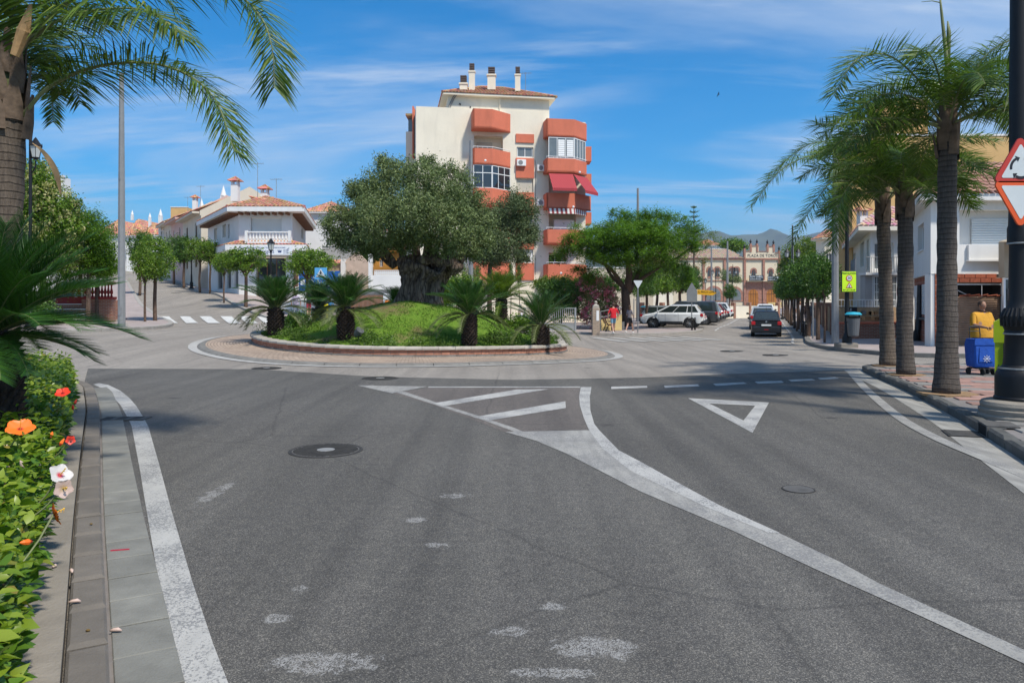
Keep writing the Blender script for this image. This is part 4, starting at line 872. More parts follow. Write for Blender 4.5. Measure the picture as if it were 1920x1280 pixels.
# ================================================================== HOUSES ALONG THE LEFT STREET
m_pink = M('pink_render', (.60,.42,.36), .85, .08, .8, .15, 40, grime=.2); m_beige = M('beige_render', (.62,.55,.44), .85, .08, .8, .15, 40, grime=.2); m_grey = M('grey_render', (.40,.39,.38), .85, .08, .8, .1, 40, grime=.2)
def rowhouse(px0, px1, pye, mat, label, dep=9, rise=2.4, nwin=2, zb=-1.0, rl=None):
    u0, u1 = BL.u(px0), BL.u(px1); ze = BL.z((px0+px1)/2, pye); Mx = BL.M; t = thing('terraced_house', tuple(BL.w((u0+u1)/2, dep/2, H(*BL.w((u0+u1)/2,0,0)[:2]))), label, 'house', 'terraced houses up the left street')
    L_ = u1-u0; holes = []; 
    for k in range(nwin):
        c = u0+L_*(k+.5)/nwin; holes += [(c-.5,c+.5,ze-2.3,ze-.9),(c-.55,c+.55,ze-5.2,ze-3.4)]
    mb = MB(Mx); wall(mb, u0, u1, H(*BL.w(u0,0,0)[:2])+zb, ze, holes, .25)
    hgt = ze+rise
    for uu in (u0+.001, u1-.001): mb.add([(uu,0,-1),(uu,dep,-1),(uu,dep,ze),(uu,dep/2,hgt),(uu,0,ze)], [(0,1,2,3,4)])
    # parapet of the party wall stands above the roof
    mb.M = Mx; mb.add([(u1-.25,-.1,ze+.1),(u1,-.1,ze+.1),(u1,dep/2,hgt+.35),(u1-.25,dep/2,hgt+.35),(u1-.25,-.1,ze-.4),(u1,-.1,ze-.4),(u1,dep/2,hgt-.3),(u1-.25,dep/2,hgt-.3),(u1,dep,ze+.1),(u1-.25,dep,ze+.1),(u1,dep,ze-.4),(u1-.25,dep,ze-.4)], [(0,1,2,3),(1,5,6,2),(0,4,5,1),(0,3,7,4),(3,2,8,9),(2,6,10,8)])
    mb.build('wall', mat, t)
    mb = MB(Mx); mb.box(u0+.02,u1-.27,-.75,0,ze-.16,ze+.02); mb.build('eaves', m_wood if R.random()<.4 else mat, t)
    roof('roof_tiles', t, Mx@Vector((u0,-.8,ze+.03)), Mx@Vector((u1-.26,-.8,ze+.03)), Mx@Vector((u0,dep/2,hgt)), Mx@Vector((u1-.26,dep/2,hgt)), pitch=.3)
    for a,b,c,d in holes: window(t, Mx, a,b,c,d,.12,fm=m_wood if rl else m_white2)
    if rl: railing(t, Mx, u0+L_*.2, u1-L_*.2, ze-3.2, ze-2.2, -.8, m_black); MB(Mx).box(u0+L_*.2,u1-L_*.2,-.85,0,ze-3.35,ze-3.2).build('balcony', mat, t)
    return t
h2_ = rowhouse(343, 377, 406, m_beige, 'white and beige terraced house with black balcony railing, next uphill from the corner house', rl=1)
h3_ = rowhouse(321, 343, 414, m_pink, 'pinkish terraced house with a long overhanging eave, second uphill from the corner house')
h4_ = rowhouse(304, 321, 421, m_beige, 'beige terraced house at the top of the row, above the white balustrade', nwin=3)
chd(h2_, 366, 376, 405, 78, 8, cap='tile'); chd(h3_, 378, 388, 400, 96, 7, cap='cone'); chd(h3_, 419, 368, 384, 84, 9, cap='cone'); antenna(h3_, XD(376,95), 95, CH+175*95/F, 3.0); antenna(h4_, XD(352,100), 100, CH+170*100/F, 2.0)
def boxhouse(name, label, px0, px1, ytop, ybase, d, dep, mat, hip=1.6, wins=(), ov=.4, cat='house', tm=None, group=None, par=True):
    x0, x1 = XD(px0, d), XD(px1, d); z1 = CH-(ytop-CY)*d/F; z0 = CH-(ybase-CY)*d/F
    t = thing(name, ((x0+x1)/2, d+dep/2, z0), label, cat, group); Fc = Fac(x0, d, 0); W_ = x1-x0
    hs = [Fc.r(*w_) for w_ in wins]
    mb = MB(Fc.M); wall(mb, 0, W_, z0, z1, hs, .2); mb.add([(0,0,z0),(0,dep,z0),(0,dep,z1),(0,0,z1),(W_,0,z0),(W_,dep,z0),(W_,dep,z1),(W_,0,z1)], [(0,1,2,3),(4,7,6,5),(1,5,6,2),(3,2,6,7)]); mb.build('wall', mat, t)
    for a,b,c,e in hs: window(t, Fc.M, a,b,c,e,.1)
    if hip:
        tm = tm or m_tile; c = [Fc.w(-ov,-ov,z1), Fc.w(W_+ov,-ov,z1), Fc.w(W_+ov,dep+ov,z1), Fc.w(-ov,dep+ov,z1)]; q = min(W_, dep)/2
        MB(Fc.M).box(-ov,W_+ov,-ov,dep+ov,z1-.12,z1-.005).build('eaves', mat, t)
        if W_ >= dep: r1, r2 = Fc.w(q*.7,dep/2,z1+hip), Fc.w(W_-q*.7,dep/2,z1+hip)
        else: r1, r2 = Fc.w(W_/2,q*.8,z1+hip), Fc.w(W_/2,dep-q*.8,z1+hip)
        if W_ >= dep: roof('roof_tiles', t, c[0],c[1],r1,r2,tm,.3); roof('roof_tiles', t, c[3],c[0],r1,r1,tm,.3); roof('roof_tiles', t, c[1],c[2],r2,r2,tm,.3)
        else: roof('roof_tiles', t, c[0],c[1],r1,r1,tm,.3); roof('roof_tiles', t, c[3],c[0],r2,r1,tm,.3); roof('roof_tiles', t, c[1],c[2],r1,r2,tm,.3)
    elif par:
        mb = MB(Fc.M); mb.box(-.05,W_+.05,-.05,.2,z1,z1+.12); mb.build('coping', m_white, t)
    return t
t = boxhouse('house', 'white house with a long orange roof behind the grey pole, far up the street', 183, 236, 441, 545, 118, 10, m_white, 2.6, [(238-30,455,216,470),(190,455,198,470)])
t = boxhouse('house', 'white house with orange roof and a cone chimney at the street crest', 237, 268, 442, 545, 112, 10, m_white, 2.6, [(236,452,242,461)])
chd(t, 248, 403, 413, 115, 4, cap='cone')
t = boxhouse('house', 'small orange roofed house beside the white balustrade terrace', 268, 300, 441, 540, 104, 8, m_white, 1.8, [(283,448,287,462)])
chd(t, 281, 408, 430, 106, 4, cap='cone'); chd(t, 301, 405, 425, 108, 6, cap='cone')
t = boxhouse('apartment_building', 'ochre flat topped block rising behind the terraced houses', 320, 352, 389, 500, 122, 10, m_ochre, 0, cat='building')
t = thing('terrace', tuple(GP(318,92)), 'white terrace with a long white balustrade at the top of the left street', 'terrace'); Ft = Fac(XD(297,92), 92, 0)
u0, u1, z0, z1 = Ft.r(297,432,341,446); MB(Ft.M).box(0,u1,0,8,H(XD(318,92),92)-.5,z0).build('base_wall', m_white, t)
mb = MB(Ft.M); mb.box(0,u1,.05,.25,z1-.12,z1); [mb.box(x-.15,x+.15,0,.3,z0,z1+.35) for x in (.15,u1*.6,u1-.15)]; mb.build('parapet_rail', m_white, t)
for k in range(15): mb = MB(Ft.M); baluster(mb, .4+k*(u1-.7)/14, .15, z0, z1-.12, .08); mb.build('baluster', m_white, t)
# ================================================================== WALLS AND HOUSES BETWEEN CORNER HOUSE AND ISLAND OLIVE
boxhouse('house', 'tall white house with small window behind the grey terrace wall', 570, 655, 398, 500, 86, 8, m_white, 1.5, [(612,446,622,462)])
boxhouse('house', 'cream house half hidden behind the left edge of the olive crown', 655, 705, 425, 500, 92, 8, m_cream, 1.5, [(664,450,672,462)])
boxhouse('grey_wall', 'plain grey rendered terrace wall right of the brown timber cladding', 604, 664, 462, 540, 70, 1.0, m_grey, 0, cat='wall')
t = thing('tiled_wall', tuple(GP(635,66)), 'rough brick boundary wall topped with a row of clay tiles', 'wall'); Fw = Fac(XD(600,66),66,0)
a,b,c,d = Fw.r(606,494,662,560); mb = MB(Fw.M); mb.box(a,b,0,.3,0,d); mb.build('wall', m_stone, t); roof('coping_tiles', t, Fw.w(a,-.2,d), Fw.w(b,-.2,d), Fw.w(a,.15,d+.3), Fw.w(b,.15,d+.3), pitch=.25)
MB(Fw.M).box(Fw.u(640),Fw.u(649),-.25,.5,0,Fw.z(645,486)).build('pillar', m_white, t)
m_sand2 = M('sloped_plaster', (.55,.42,.33), .9, .15, 1.5, .2, 30, grime=.4)
t = thing('ramp_wall', tuple(GP(672,64)), 'sand coloured sloping ramp wall beside the white pillar', 'wall'); Fw = Fac(XD(649,64),64,0)
mb = MB(Fw.M); q = [(649,560),(649,488),(668,470),(697,500),(697,560)]; mb.extr([(Fw.u(x), Fw.z(x,y)) for x,y in q], 0, .6); mb.build('wall', m_sand2, t)
t = thing('white_wall', tuple(GP(722,60)), 'low white wall with a lattice block parapet left of the olive trunk', 'wall'); Fw = Fac(XD(691,60),60,0)
a,b,c,d = Fw.r(697,516,752,600); MB(Fw.M).box(a,b,0,.4,-.2,d).build('wall', m_white, t); MB(Fw.M).box(0,a,-.1,.5,-.2,Fw.z(694,476)).build('end_pier', m_white, t)
a,b,c,d = Fw.r(702,507,747,516); mb = MB(Fw.M); mb.box(a,b,.05,.2,d-.04,d+.03); mb.box(a,b,.05,.2,c-.02,c+.05); n = 12
for k in range(n+1): x = a+(b-a)*k/n; mb.box(x-.03,x+.03,.07,.18,c,d)
for k in range(n): x = a+(b-a)*(k+.5)/n; mb.tube([(x,.08,(c+d)/2),(x,.17,(c+d)/2)], .1, 10)
mb.build('lattice_blocks', m_white, t)
boxhouse('house', 'orange and yellow house with a brown tiled lean-to behind the olive trunk', 700, 778, 470, 530, 78, 8, M('orange_render',(.62,.28,.05),.85,.1,1,.1,40), 1.2, [(712,487,718,500)])
t = thing('timber_fence', tuple(GP(690,51)), 'brown vertical board fence with a small orange and white panel at its right end', 'fence'); Fw = Fac(XD(655,51),51,0)
a,b,c,d = Fw.r(655,553,718,596); n = 26
for k in range(n): x = a+(b-a)*k/n; MB(Fw.M).box(x+.01,x+(b-a)/n-.01,0,.04,c,d+R.uniform(-.02,.02)).build('board', M('fence_wood',(.21,.10,.05),.8,.3,5,.3,30,rnd=.15,obj=False), t)
x0, x1 = Fw.u(719), Fw.u(741); pn = MB(Fw.M).box(x0,x1,-.05,0,c+.2,d+.1).build('panel', m_sign, t); MB(Fw.M @ Matrix.Translation(((x0+x1)/2-.1,0,(c+d)/2+.25)) @ Matrix.Rotation(PI/2,4,'X')).lathe([(.22,.052),(.22,.058),(0,.058)], n=20).build('orange_disc', M('orange_paint',(.75,.22,.04),.5,0,3,0), pn)
t = thing('billboard', tuple(GP(600,56)), 'blue billboard with white lightning streaks in front of the tiled wall', 'billboard'); Fw = Fac(XD(561,56),56,0); m_blue = M('billboard_blue', (.015,.10,.38), .5, .3, 1.5, 0)
a,b,c,d = Fw.r(561,508,638,545); bb = MB(Fw.M).box(a,b,-.06,0,c,d).build('board', m_blue, t); mb = MB(Fw.M)
for q in (((580,520),(588,528),(586,534),(596,538),(600,545)),((586,519),(596,524),(600,532),(612,534)),((572,532),(580,530),(590,536)),((600,514),(606,522),(616,524),(622,532)),((606,540),(618,536),(632,541))):
    for i in range(len(q)-1): p0, p1 = q[i], q[i+1]; mb.tube([(Fw.u(p0[0]),-.065,Fw.z(*p0)),(Fw.u(p1[0]),-.065,Fw.z(*p1))], .022, 4)
mb.build('streaks', m_sign, bb); MB(Fw.M).box(a-.3,b,.0,.3,-.1,c+.3).build('base_wall', m_white, t)
MB(Fw.M).box(Fw.u(564),Fw.u(572),-.066,-.06,Fw.z(568,534),Fw.z(568,524)).build('pale_patch', m_sign, bb)
t = thing('low_wall', tuple(GP(575,49)), 'low white ramp wall behind the pedestrians at the left of the island', 'wall'); Fw = Fac(XD(520,49),49,0); a,b,c,d = Fw.r(522,566,592,604); MB(Fw.M).box(a,b,0,.25,0,d).build('wall', m_white, t)
t = thing('low_wall', tuple(GP(800,55)), 'grey louvred screen wall running behind the island grass', 'wall'); Fw = Fac(XD(660,55),55,0); a,b,c,d = Fw.r(600,543,745,551)
n = 40; mb = MB(Fw.M); mb.box(a,b,.05,.1,0,d)
for k in range(n): x = a+(b-a)*k/n; mb.box(x,x+(b-a)/n*.6,0,.06,c,d)
mb.build('louvres', m_greym, t)
# ================================================================== BULLRING FACADE at the end of the right street
D_ = 175; T = Fac(XD(1285,D_), D_, 0); MT = T.M; tz = lambda y: CH-(y-CY)*D_/F; tu = T.u
m_tcream = M('bullring_cream', (.68,.58,.42), .88, .06, .15, 0, grime=.1); m_tbrick = brickmat('bullring_brick', (.34,.15,.10), (.42,.2,.14), (.45,.35,.28), 1, .5, .25)
bull = thing('bullring', (tu(1400), D_+10, 1.0), 'cream bullring facade with brick trim, stepped gable and arched wooden doors', 'bullring')
def arch(x0, x1, zb, zs, n=12): # outline of an arched opening (spring line zs)
    r = (x1-x0)/2; c = (x0+x1)/2; return [(x0,zb),(x1,zb)]+[(c+r*math.cos(a), zs+r*math.sin(a)) for a in [PI*k/n for k in range(n+1)]]
mb = MB(MT); mb.box(tu(1225),tu(1480),0,12,0,tz(487)); mb.build('wall', m_tcream, bull)
mb = MB(MT); mb.box(tu(1225),tu(1480),-.35,.0,tz(487),tz(484)); mb.box(tu(1225),tu(1480),-.18,0,tz(527),tz(525)); mb.build('cornice', m_tbrick, bull)
roof('roof_tiles', bull, MT@Vector((tu(1225),-.5,tz(484))), MT@Vector((tu(1396),-.5,tz(484))), MT@Vector((tu(1225),7,tz(463))), MT@Vector((tu(1380),7,tz(463))), tilemat('roof_tile_far',(.30,.20,.13),(.42,.29,.19),(.5,.38,.27)), .5, .8, .12)
mb = MB(MT)
for px in (1319,1358.5,1396,1431.5,1461):
    mb.box(tu(px-2),tu(px+2),-.3,-.002,tz(572),tz(486))
mb.build('pilasters', m_tbrick, bull)
for px,w,yb,ys,kind in ((1293,3.5,520,506,0),(1304,4,520,506,0),(1331,4,518,506,0),(1345,4,518,506,0),(1372,4,518,506,0),(1381,4,518,506,0),(1413,3.3,519,508,0),(1445,3.3,519,508,0),(1338,13,563,553,1),(1377,12,563,553,1),(1412,9,572.5,551,2),(1446,9,572.5,551,2)):
    x0, x1 = tu(px-w), tu(px+w); zs, zb = tz(ys), tz(yb); rr_ = (x1-x0)/2
    mb = MB(MT); g = .35 if kind == 0 else .55; o_ = arch(x0-g,x1+g,zs,zs) ; i_ = arch(x0,x1,zs,zs); mb.extr(arch(x0-g, x1+g, zb if kind==2 else zs-(.5 if kind==0 else 1.5), zs), -.12, -.002); sr = mb.build('arch_surround', m_tbrick, bull)
    mb = MB(MT); mb.extr(arch(x0,x1,zb,zs), -.16, -.125); op = mb.build('door' if kind==2 else 'window', {0:m_glass,1:m_glass2,2:M('door_varnish',(.42,.16,.03),.5,.2,1,0)}[kind], bull)
    mb = MB(MT); cxx = (x0+x1)/2; mb.box(cxx-.06,cxx+.06,-.2,-.161,zb,zs+rr_*.9)
    if kind: [mb.box(cxx+s*rr_*.5-.05,cxx+s*rr_*.5+.05,-.2,-.161,zb,zs+rr_*.7) for s in (-1,1)]
    mb.box(x0,x1,-.2,-.162,zs-.05,zs+.05); mb.build('glazing_bars', m_wood if kind!=1 else m_greym, op)
    if kind == 0: MB(MT).box(x0,x1,-.14,-.003,tz(yb+4),tz(yb)).build('brick_apron', m_tbrick, bull)
mb = MB(MT); mb.box(tu(1399),tu(1429),-.08,-.003,tz(572),tz(529)); mb.box(tu(1434),tu(1459),-.08,-.003,tz(572),tz(529)); mb.build('brick_ground_floor', m_tbrick, bull)
mb = MB(MT); mb.box(tu(1399),tu(1463),-1.1,-.1,tz(527.5),tz(525.5)); mb.build('balcony_slab', m_tcream, bull)
gp = [(1394,487),(1394,472),(1404.5,471),(1404.5,462),(1422,462),(1422,472),(1436,473),(1436,463),(1452,463.5),(1452,475),(1462,475),(1462,487)]
mb = MB(MT); mb.extr([(tu(x),tz(y)) for x,y in gp], -.30, .3); gable = mb.build('gable', m_tcream, bull)
mb = MB(MT)
for px,yt in ((1395.5,466),(1407,457),(1419,457),(1438.5,458),(1450,458.5),(1460.5,470)): mb.box(tu(px-1.6),tu(px+1.6),-.45,.35,tz(484) if px in (1395.5,1460.5) else tz(472.5),tz(yt))
for i in range(len(gp)-1):
    (xa,ya),(xb,yb) = gp[i],gp[i+1]
    if abs(ya-yb) < 2 and ya < 480: mb.box(tu(xa),tu(xb),-.42,.32,tz(ya),tz(ya-1.2))
mb.build('gable_piers', m_tbrick, bull)
mb = MB(MT)
for px,yt in ((1395.5,466),(1407,457),(1419,457),(1438.5,458),(1450,458.5),(1460.5,470)): mb.lathe([(.28,0),(.12,.15),(.3,.5),(.12,.8),(.03,1.1)], (tu(px),-.05,tz(yt)), 8)
mb.build('finials', m_inkk, bull)
text('facade_lettering', 'PLAZA DE TOROS', gable, MT@Vector((tu(1429),-.33,tz(479.5))), (PI/2,0,0), .88, m_inkk, .012)
m_ban = M('banner_dark', (.02,.03,.035), .6, .1, 1, 0)
for px0,px1,y0,y1,s_ in ((1402,1428.5,516.5,526,'SOY LABEL'),(1436,1461,518,527,'SOY LABEL')):
    b_ = MB(MT).box(tu(px0),tu(px1),-1.22,-1.12,tz(y1),tz(y0)).build('banner', m_ban, bull)
    text('banner_lettering', s_, b_, MT@Vector(((tu(px0)+tu(px1))/2,-1.23,tz(y0+2.8))), (PI/2,0,0), .62, m_sign, .01); text('banner_lettering', 'BARRIO MUSEO', b_, MT@Vector(((tu(px0)+tu(px1))/2-.2,-1.23,tz(y1-2.2))), (PI/2,0,0), .36, m_sign, .01)
t = boxhouse('house', 'white house showing above the bullring roof on the left', 1308, 1354, 460, 540, 215, 14, m_white, 2.0, cat='house')
boxhouse('house', 'pale building beyond the big feathery tree', 1190, 1262, 500, 590, 120, 12, m_cream, 1.8, [(1205,520,1215,545),(1230,520,1240,545)])
t = thing('boundary_wall', tuple(GP(1240,75)), 'low pale wall with orange brick piers behind the parked cars', 'wall'); Fw = Fac(XD(1205,72),72,42)
L_ = 26; MB(Fw.M).box(0,L_,0,.25,-.3,1.35).build('wall', m_cream, t)
for k in range(9): MB(Fw.M).bbox(k*L_/8-.2,k*L_/8+.2,-.1,.35,-.3,1.75,.03).build('pier', m_brick, t)
boxhouse('pavilion', 'flat roofed pavilion with a long white fascia behind the feathery tree', 1100, 1225, 503, 600, 76, 8, m_beige, 0, [(1120,520,1145,545)], cat='building')
# ================================================================== RIGHT SIDE HOUSES
W1 = Fac(XD(1745,27.8), 27.8, 0); MW = W1.M; wh = thing('white_building', tuple(W1.w(4,4,.13)), 'white building with roller shutter and closed brown corrugated shop front on the right', 'building')
ze = W1.z(1800,378); uR1 = W1.u(2080); uP = W1.u(1880)
rec = W1.r(1799,393,1925,458)
mb = MB(MW); zl = W1.z(1800,514)
wall(mb, 0, uR1, zl, ze, [rec], .5); mb.box(0,W1.u(1758),0,.4,.0,zl-.002); mb.box(uP,uP+.09,0,.4,0,zl-.002); mb.add([(rec[0],.5,rec[2]),(rec[1],.5,rec[2]),(rec[1],.5,rec[3]),(rec[0],.5,rec[3])],[(0,1,2,3)]); mb.add([(uR1,0,0),(uR1,8,0),(uR1,8,ze),(uR1,0,ze)],[(0,3,2,1)])
mb.build('wall', M('white_render_cool', (.72,.70,.655), .85, .05, .7, .15, 40, grime=.2), wh); m_wc = MATS['white_render_cool']
a,b,c,d = W1.r(1835,407,1925,458); shutter(wh, MW, a,b,c,d,.44,m_shutw,.085)
mb = MB(MW); a,b,c,d = W1.r(1813,459,1925,487); mb.box(a,b,-.12,0,c,d); mb.box(a-.05,b+.05,-.2,-.0,c-.06,c); mb.build('parapet_panel', m_wc, wh)
a,b,c,d = W1.r(1758,514,1880,530.5)
bb = M('hollow_brick', (.33,.085,.04), .85, .3, 9, .3, 30, rnd=.25); bm_ = MB().bbox(-.19,.19,-.05,.05,-.075,.075,.006).mesh('brick', bb)
lint = MB(MW).box(a,uP,.06,.3,c,d).build('mortar_bed', m_conc, wh)
for j in range(2):
    for i in range(7): 
        xx = a+.2+(i+(.5 if j else 0))*.40
        if xx < uP-.15: o_ = link('brick', bm_, lint, loc=W1.w(xx,.04,c+.1+j*.165))
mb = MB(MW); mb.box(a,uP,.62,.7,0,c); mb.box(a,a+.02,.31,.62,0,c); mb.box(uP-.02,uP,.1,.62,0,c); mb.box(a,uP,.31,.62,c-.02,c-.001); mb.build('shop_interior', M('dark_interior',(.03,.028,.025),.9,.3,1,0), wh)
mb = MB(MW); mb.box(W1.u(1795),uP,.05,.1,W1.z(1830,533)-.02,W1.z(1830,532)); mb.tube([(W1.u(1843),.07,W1.z(1843,532)),(W1.u(1843),.07,W1.z(1843,556))], .012, 5); mb.tube([(W1.u(1790),.3,W1.z(1790,537)),(W1.u(1821),.3,W1.z(1821,552))], .015, 5); mb.build('loose_wires', m_white, wh)
m_brn = M('brown_shutter', (.30,.185,.115), .6, .25, 3, .1, 30, grime=.6)
a2 = W1.u(1796); shutter(wh, MW, a2, uP-.01, .12, W1.z(1830,556), .14, m_brn, .083, name='corrugated_shutter')
mb = MB(MW); mb.box(a2-.13,a2-.02,.08,.14,.12,W1.z(1792,560)); mb.build('guide_post', m_wc, wh)
mb = MB(MW); [mb.tube([(a2+.1+k*.35,.05+R.uniform(0,.1),W1.z(1830,556)+.02),(a2+.5+k*.35,.05+R.uniform(0,.1),W1.z(1830,556)+.05+R.uniform(0,.04))], .03, 5) for k in range(5)]; mb.build('rubble', bb, wh)
# left flank of the white building, along the street
dirS = (1.9, 4.5); angS = math.degrees(math.atan2(-4.5,-1.9)); Q = Vector((W1.p[0]+dirS[0]*1.45, W1.p[1]+dirS[1]*1.45, 0)); S1 = Fac(Q.x, Q.y, angS); MS = S1.M; wS = (Vector((W1.p[0],W1.p[1],0))-Q).length
wn = S1.r(1721,421,1732,470); lowz = S1.z(1720,520)
sh1 = S1.r(1711,557,1729,601); 
mb = MB(MS); wall(mb, 0, wS, lowz, ze, [wn], .35); mb.build('wall', m_wc, wh); window(wh, MS, wn[0],wn[1],wn[2],wn[3],.2,nx=2,gm=m_glass2,sill=True)
mb = MB(MS); mb.box(0,wS+.0,.14,.3,.0,lowz); mb.build('brick_flank', m_brickb, wh)
mb = MB(MS); mb.add([(0,0,lowz),(wS,0,lowz),(wS,.2,lowz),(0,.2,lowz)],[(0,1,2,3)]); mb.extr([(wS-.02,0.0),(wS-.35,0.0),(wS-.5,lowz*.35),(wS-.7,lowz*.7),(wS-1.5,lowz-.02),(wS-.02,lowz-.02)],-.02,.13); mb.build('flared_pier', m_wc, wh)
shutter(wh, MS, .3, 2.4, 1.0, 1.95, .12, m_shutw, .1); shutter(wh, MS, .3, 2.4, .1, 1.0, .12, m_brn, .1, name='corrugated_shutter'); shutter(wh, MS, 3.1, 5.6, 1.25, 2.5, .12, m_shutw, .1); MB(MS).box(.3,2.4,.09,.135,1.95,2.5).build('white_panel', m_wc, wh)
mb = MB(MS); mb.tube([(2.75,.08,2.5),(2.75,.06,1.2),(2.8,.0,.6),(2.55,-.1,.15)], [.1,.11,.12,.22], 8); mb.tube([(2.75,.05,1.05),(3.9,.05,1.08),(5.6,.05,1.05)], [.05,.07,.06], 6); mb.build('black_tarp', M('tarp',(.03,.033,.035),.5,.3,5,.4,10), wh)
# eaves and individually laid roof tiles
ov = .42; zE = ze+.0
c1 = isect(W1.w(0,-ov,0), Vector((1,0,0)), S1.w(0,-ov,0), Vector((*S1.c,0))); cl = S1.w(0,-ov,0); cr_ = W1.w(uR1+.3,-ov,0)
mb = MB(); a, b, i_, j_ = cl, c1, Q, Vector((W1.p[0],W1.p[1],0)); mb.add([up(a,zE),up(b,zE),up(j_,zE),up(i_,zE),up(a,zE+.24),up(b,zE+.24)],[(0,1,2,3),(0,4,5,1)])
a, b, i_, j_ = c1, cr_, Vector((W1.p[0],W1.p[1],0)), W1.w(uR1,0,0); mb.add([up(a,zE),up(b,zE),up(j_,zE),up(i_,zE),up(a,zE+.24),up(b,zE+.24)],[(0,1,2,3),(0,4,5,1)])
mb.build('eaves', m_wc, wh)
rp = Vector((c1.x+3.4, c1.y+3.6, zE+.24+1.75)); rpr = Vector((cr_.x, rp.y, rp.z)); rpl = Vector((cl.x+3.9, cl.y+1.2, rp.z))
tmesh = MB(); seg = 6; rt = .105; Lt = .46
tmesh.add([(-math.cos(PI*s/seg)*rt*k, y, math.sin(PI*s/seg)*rt*k*.9+l) for y,k,l in ((0,1,.03),(Lt,.86,0)) for s in range(seg+1)]+[(-math.cos(PI*s/seg)*rt*k*.86, 0, math.sin(PI*s/seg)*rt*k*.75+l) for y,k,l in ((0,1,.03),) for s in range(seg+1)],
          [(s,s+1,seg+2+s,seg+1+s) for s in range(seg)]+[(s,2*seg+2+s,2*seg+3+s,s+1) for s in range(seg)])
m_tp = M('roof_tile_single', (.50,.27,.20), .85, .25, 6, .1, 30, rnd=.28, grime=.3); tmd = tmesh.mesh('roof_tile', m_tp, 50)
rb_ = MB(); rb_.add([up(c1,zE+.235),up(cr_,zE+.235),rpr,rp],[(0,1,2,3)]); rb_.add([up(cl,zE+.235),up(c1,zE+.235),rp,rpl],[(0,1,2,3)]); rbase = rb_.build('roof', m_tilep, wh)
def laytiles(a, b, r0, r1, skipx, parent):
    along = (b-a).normalized(); mid = (r0+r1)/2-(a+b)/2; upv = (mid-along*mid.dot(along)); hgt = upv.length; upv.normalize(); nrm = along.cross(upv).normalized()
    aL = (r0-a).dot(along); aR = (r1-a).dot(along); Lw = (b-a).length; n = int(Lw/.235); nr = int(hgt/.40); base = Matrix(((along.x,upv.x,nrm.x,0),(along.y,upv.y,nrm.y,0),(along.z,upv.z,nrm.z,0),(0,0,0,1))).to_euler()
    for i in range(n):
        for j in range(nr):
            xm = (i+.5)*.235; y = j*.40
            if aL > 0 and xm < aL*(y/hgt): continue
            if aR < Lw and xm > Lw-(Lw-aR)*(y/hgt): continue
            p = a+along*xm+upv*(y-.05)+nrm*.02
            if skipx(p): continue
            e = base.copy(); e.z += R.uniform(-.02,.02); link('roof_tile', tmd, parent, loc=p, rot=e)
laytiles(up(c1,zE+.24), up(cr_,zE+.24), rp, rpr, lambda p: p.x/p.y > .70, rbase); laytiles(up(cl,zE+.24), up(c1,zE+.24), rpl, rp, lambda p: False, rbase)
mb = MB(); hipcap(mb, up(c1,zE+.3), rp+Vector((0,0,.06)), .12); mb.build('ridge_tiles', m_tilep, wh)
# neighbour at the frame edge: beige shop with canopy
nb = thing('corner_shop', tuple(GP(1920,26)), 'beige shop front with a thin slanted canopy behind the big black lamp post', 'shop'); N1 = Fac(XD(1880,26.6), 26.6, -8)
m_bs = M('beige_shopfront', (.42,.34,.24), .8, .15, 2, .1, 30)
mb = MB(N1.M); mb.box(.05,5,0,.4,N1.z(1900,520),N1.z(1900,452)); mb.build('fascia', m_bs, nb)
mb = MB(N1.M); mb.add([(-.62,-1.0,N1.z(1880,457)),(5,-1.0,N1.z(1880,457)-.1),(5,0,N1.z(1880,430)+.2),(.1,0,N1.z(1880,452)+.05)],[(0,1,2,3)]); mb.add([(-.62,-1.0,N1.z(1880,457)),(5,-1.0,N1.z(1880,457)-.1),(5,-1.0,N1.z(1880,457)-.02),(.1,-.9,N1.z(1880,446))],[(0,1,2,3)]); mb.build('canopy', m_bs, nb)
window(nb, N1.M, .08, 4, .7, N1.z(1900,521), .1, nx=5, gm=m_glass, name='shop_window'); MB(N1.M).box(.08,4,.05,.3,0,.69).build('plinth', m_white, nb); MB(N1.M).box(.2,.32,.03,.07,N1.z(1885,568),N1.z(1885,541)).build('notice', m_white2, nb)
# cream house with bowed balcony
W2 = Fac(XD(1632,37), 37, 0); cr2 = thing('cream_house', tuple(W2.w(1,4,.13)), 'cream and white house with a railed corner balcony and bay window grilles', 'house'); ze2 = W2.z(1650,434); m_cw = M('cream_white', (.74,.69,.58), .85, .05, .7, .15, 40, grime=.2)
S2q = Vector((W2.p[0]+.38*26, W2.p[1]+26, 0)); S2 = Fac(S2q.x, S2q.y, math.degrees(math.atan2(-26,-.38*26))); w2 = (Vector((*W2.p,0))-S2q).length
wn2 = [W2.r(1640,455,1676,505)]; ar = [S2.r(1613,455,1620,500),(S2.u(1600),S2.u(1604),S2.z(1602,505),S2.z(1602,475)),(S2.u(1589),S2.u(1593),S2.z(1590,510),S2.z(1590,485)),(S2.u(1625),S2.u(1629),S2.z(1627,508),S2.z(1627,450))]
mb = MB(W2.M); wall(mb, 0, 3.2, 0, ze2, wn2, .3); mb.build('wall', m_wc, cr2); mb = MB(S2.M); wall(mb, 0, w2, 0, ze2, ar, .3); mb.build('wall', m_cw, cr2)
a,b,c,d = wn2[0]; window(cr2, W2.M, a,b,c,d,.2,nx=3,gm=m_glass2); [window(cr2, S2.M, *q, .2, nx=2, gm=m_glass2) for q in ar]
zf = W2.z(1650,512); MB(W2.M).box(-.6,2.6,-.8,0,zf-.12,zf).build('balcony', m_wc, cr2); railing(cr2, W2.M, -.55, 2.5, zf, W2.z(1650,484), -.75, m_greym); railing(cr2, S2.M, w2-3, w2+.3, zf, W2.z(1650,484), -.7, m_greym)
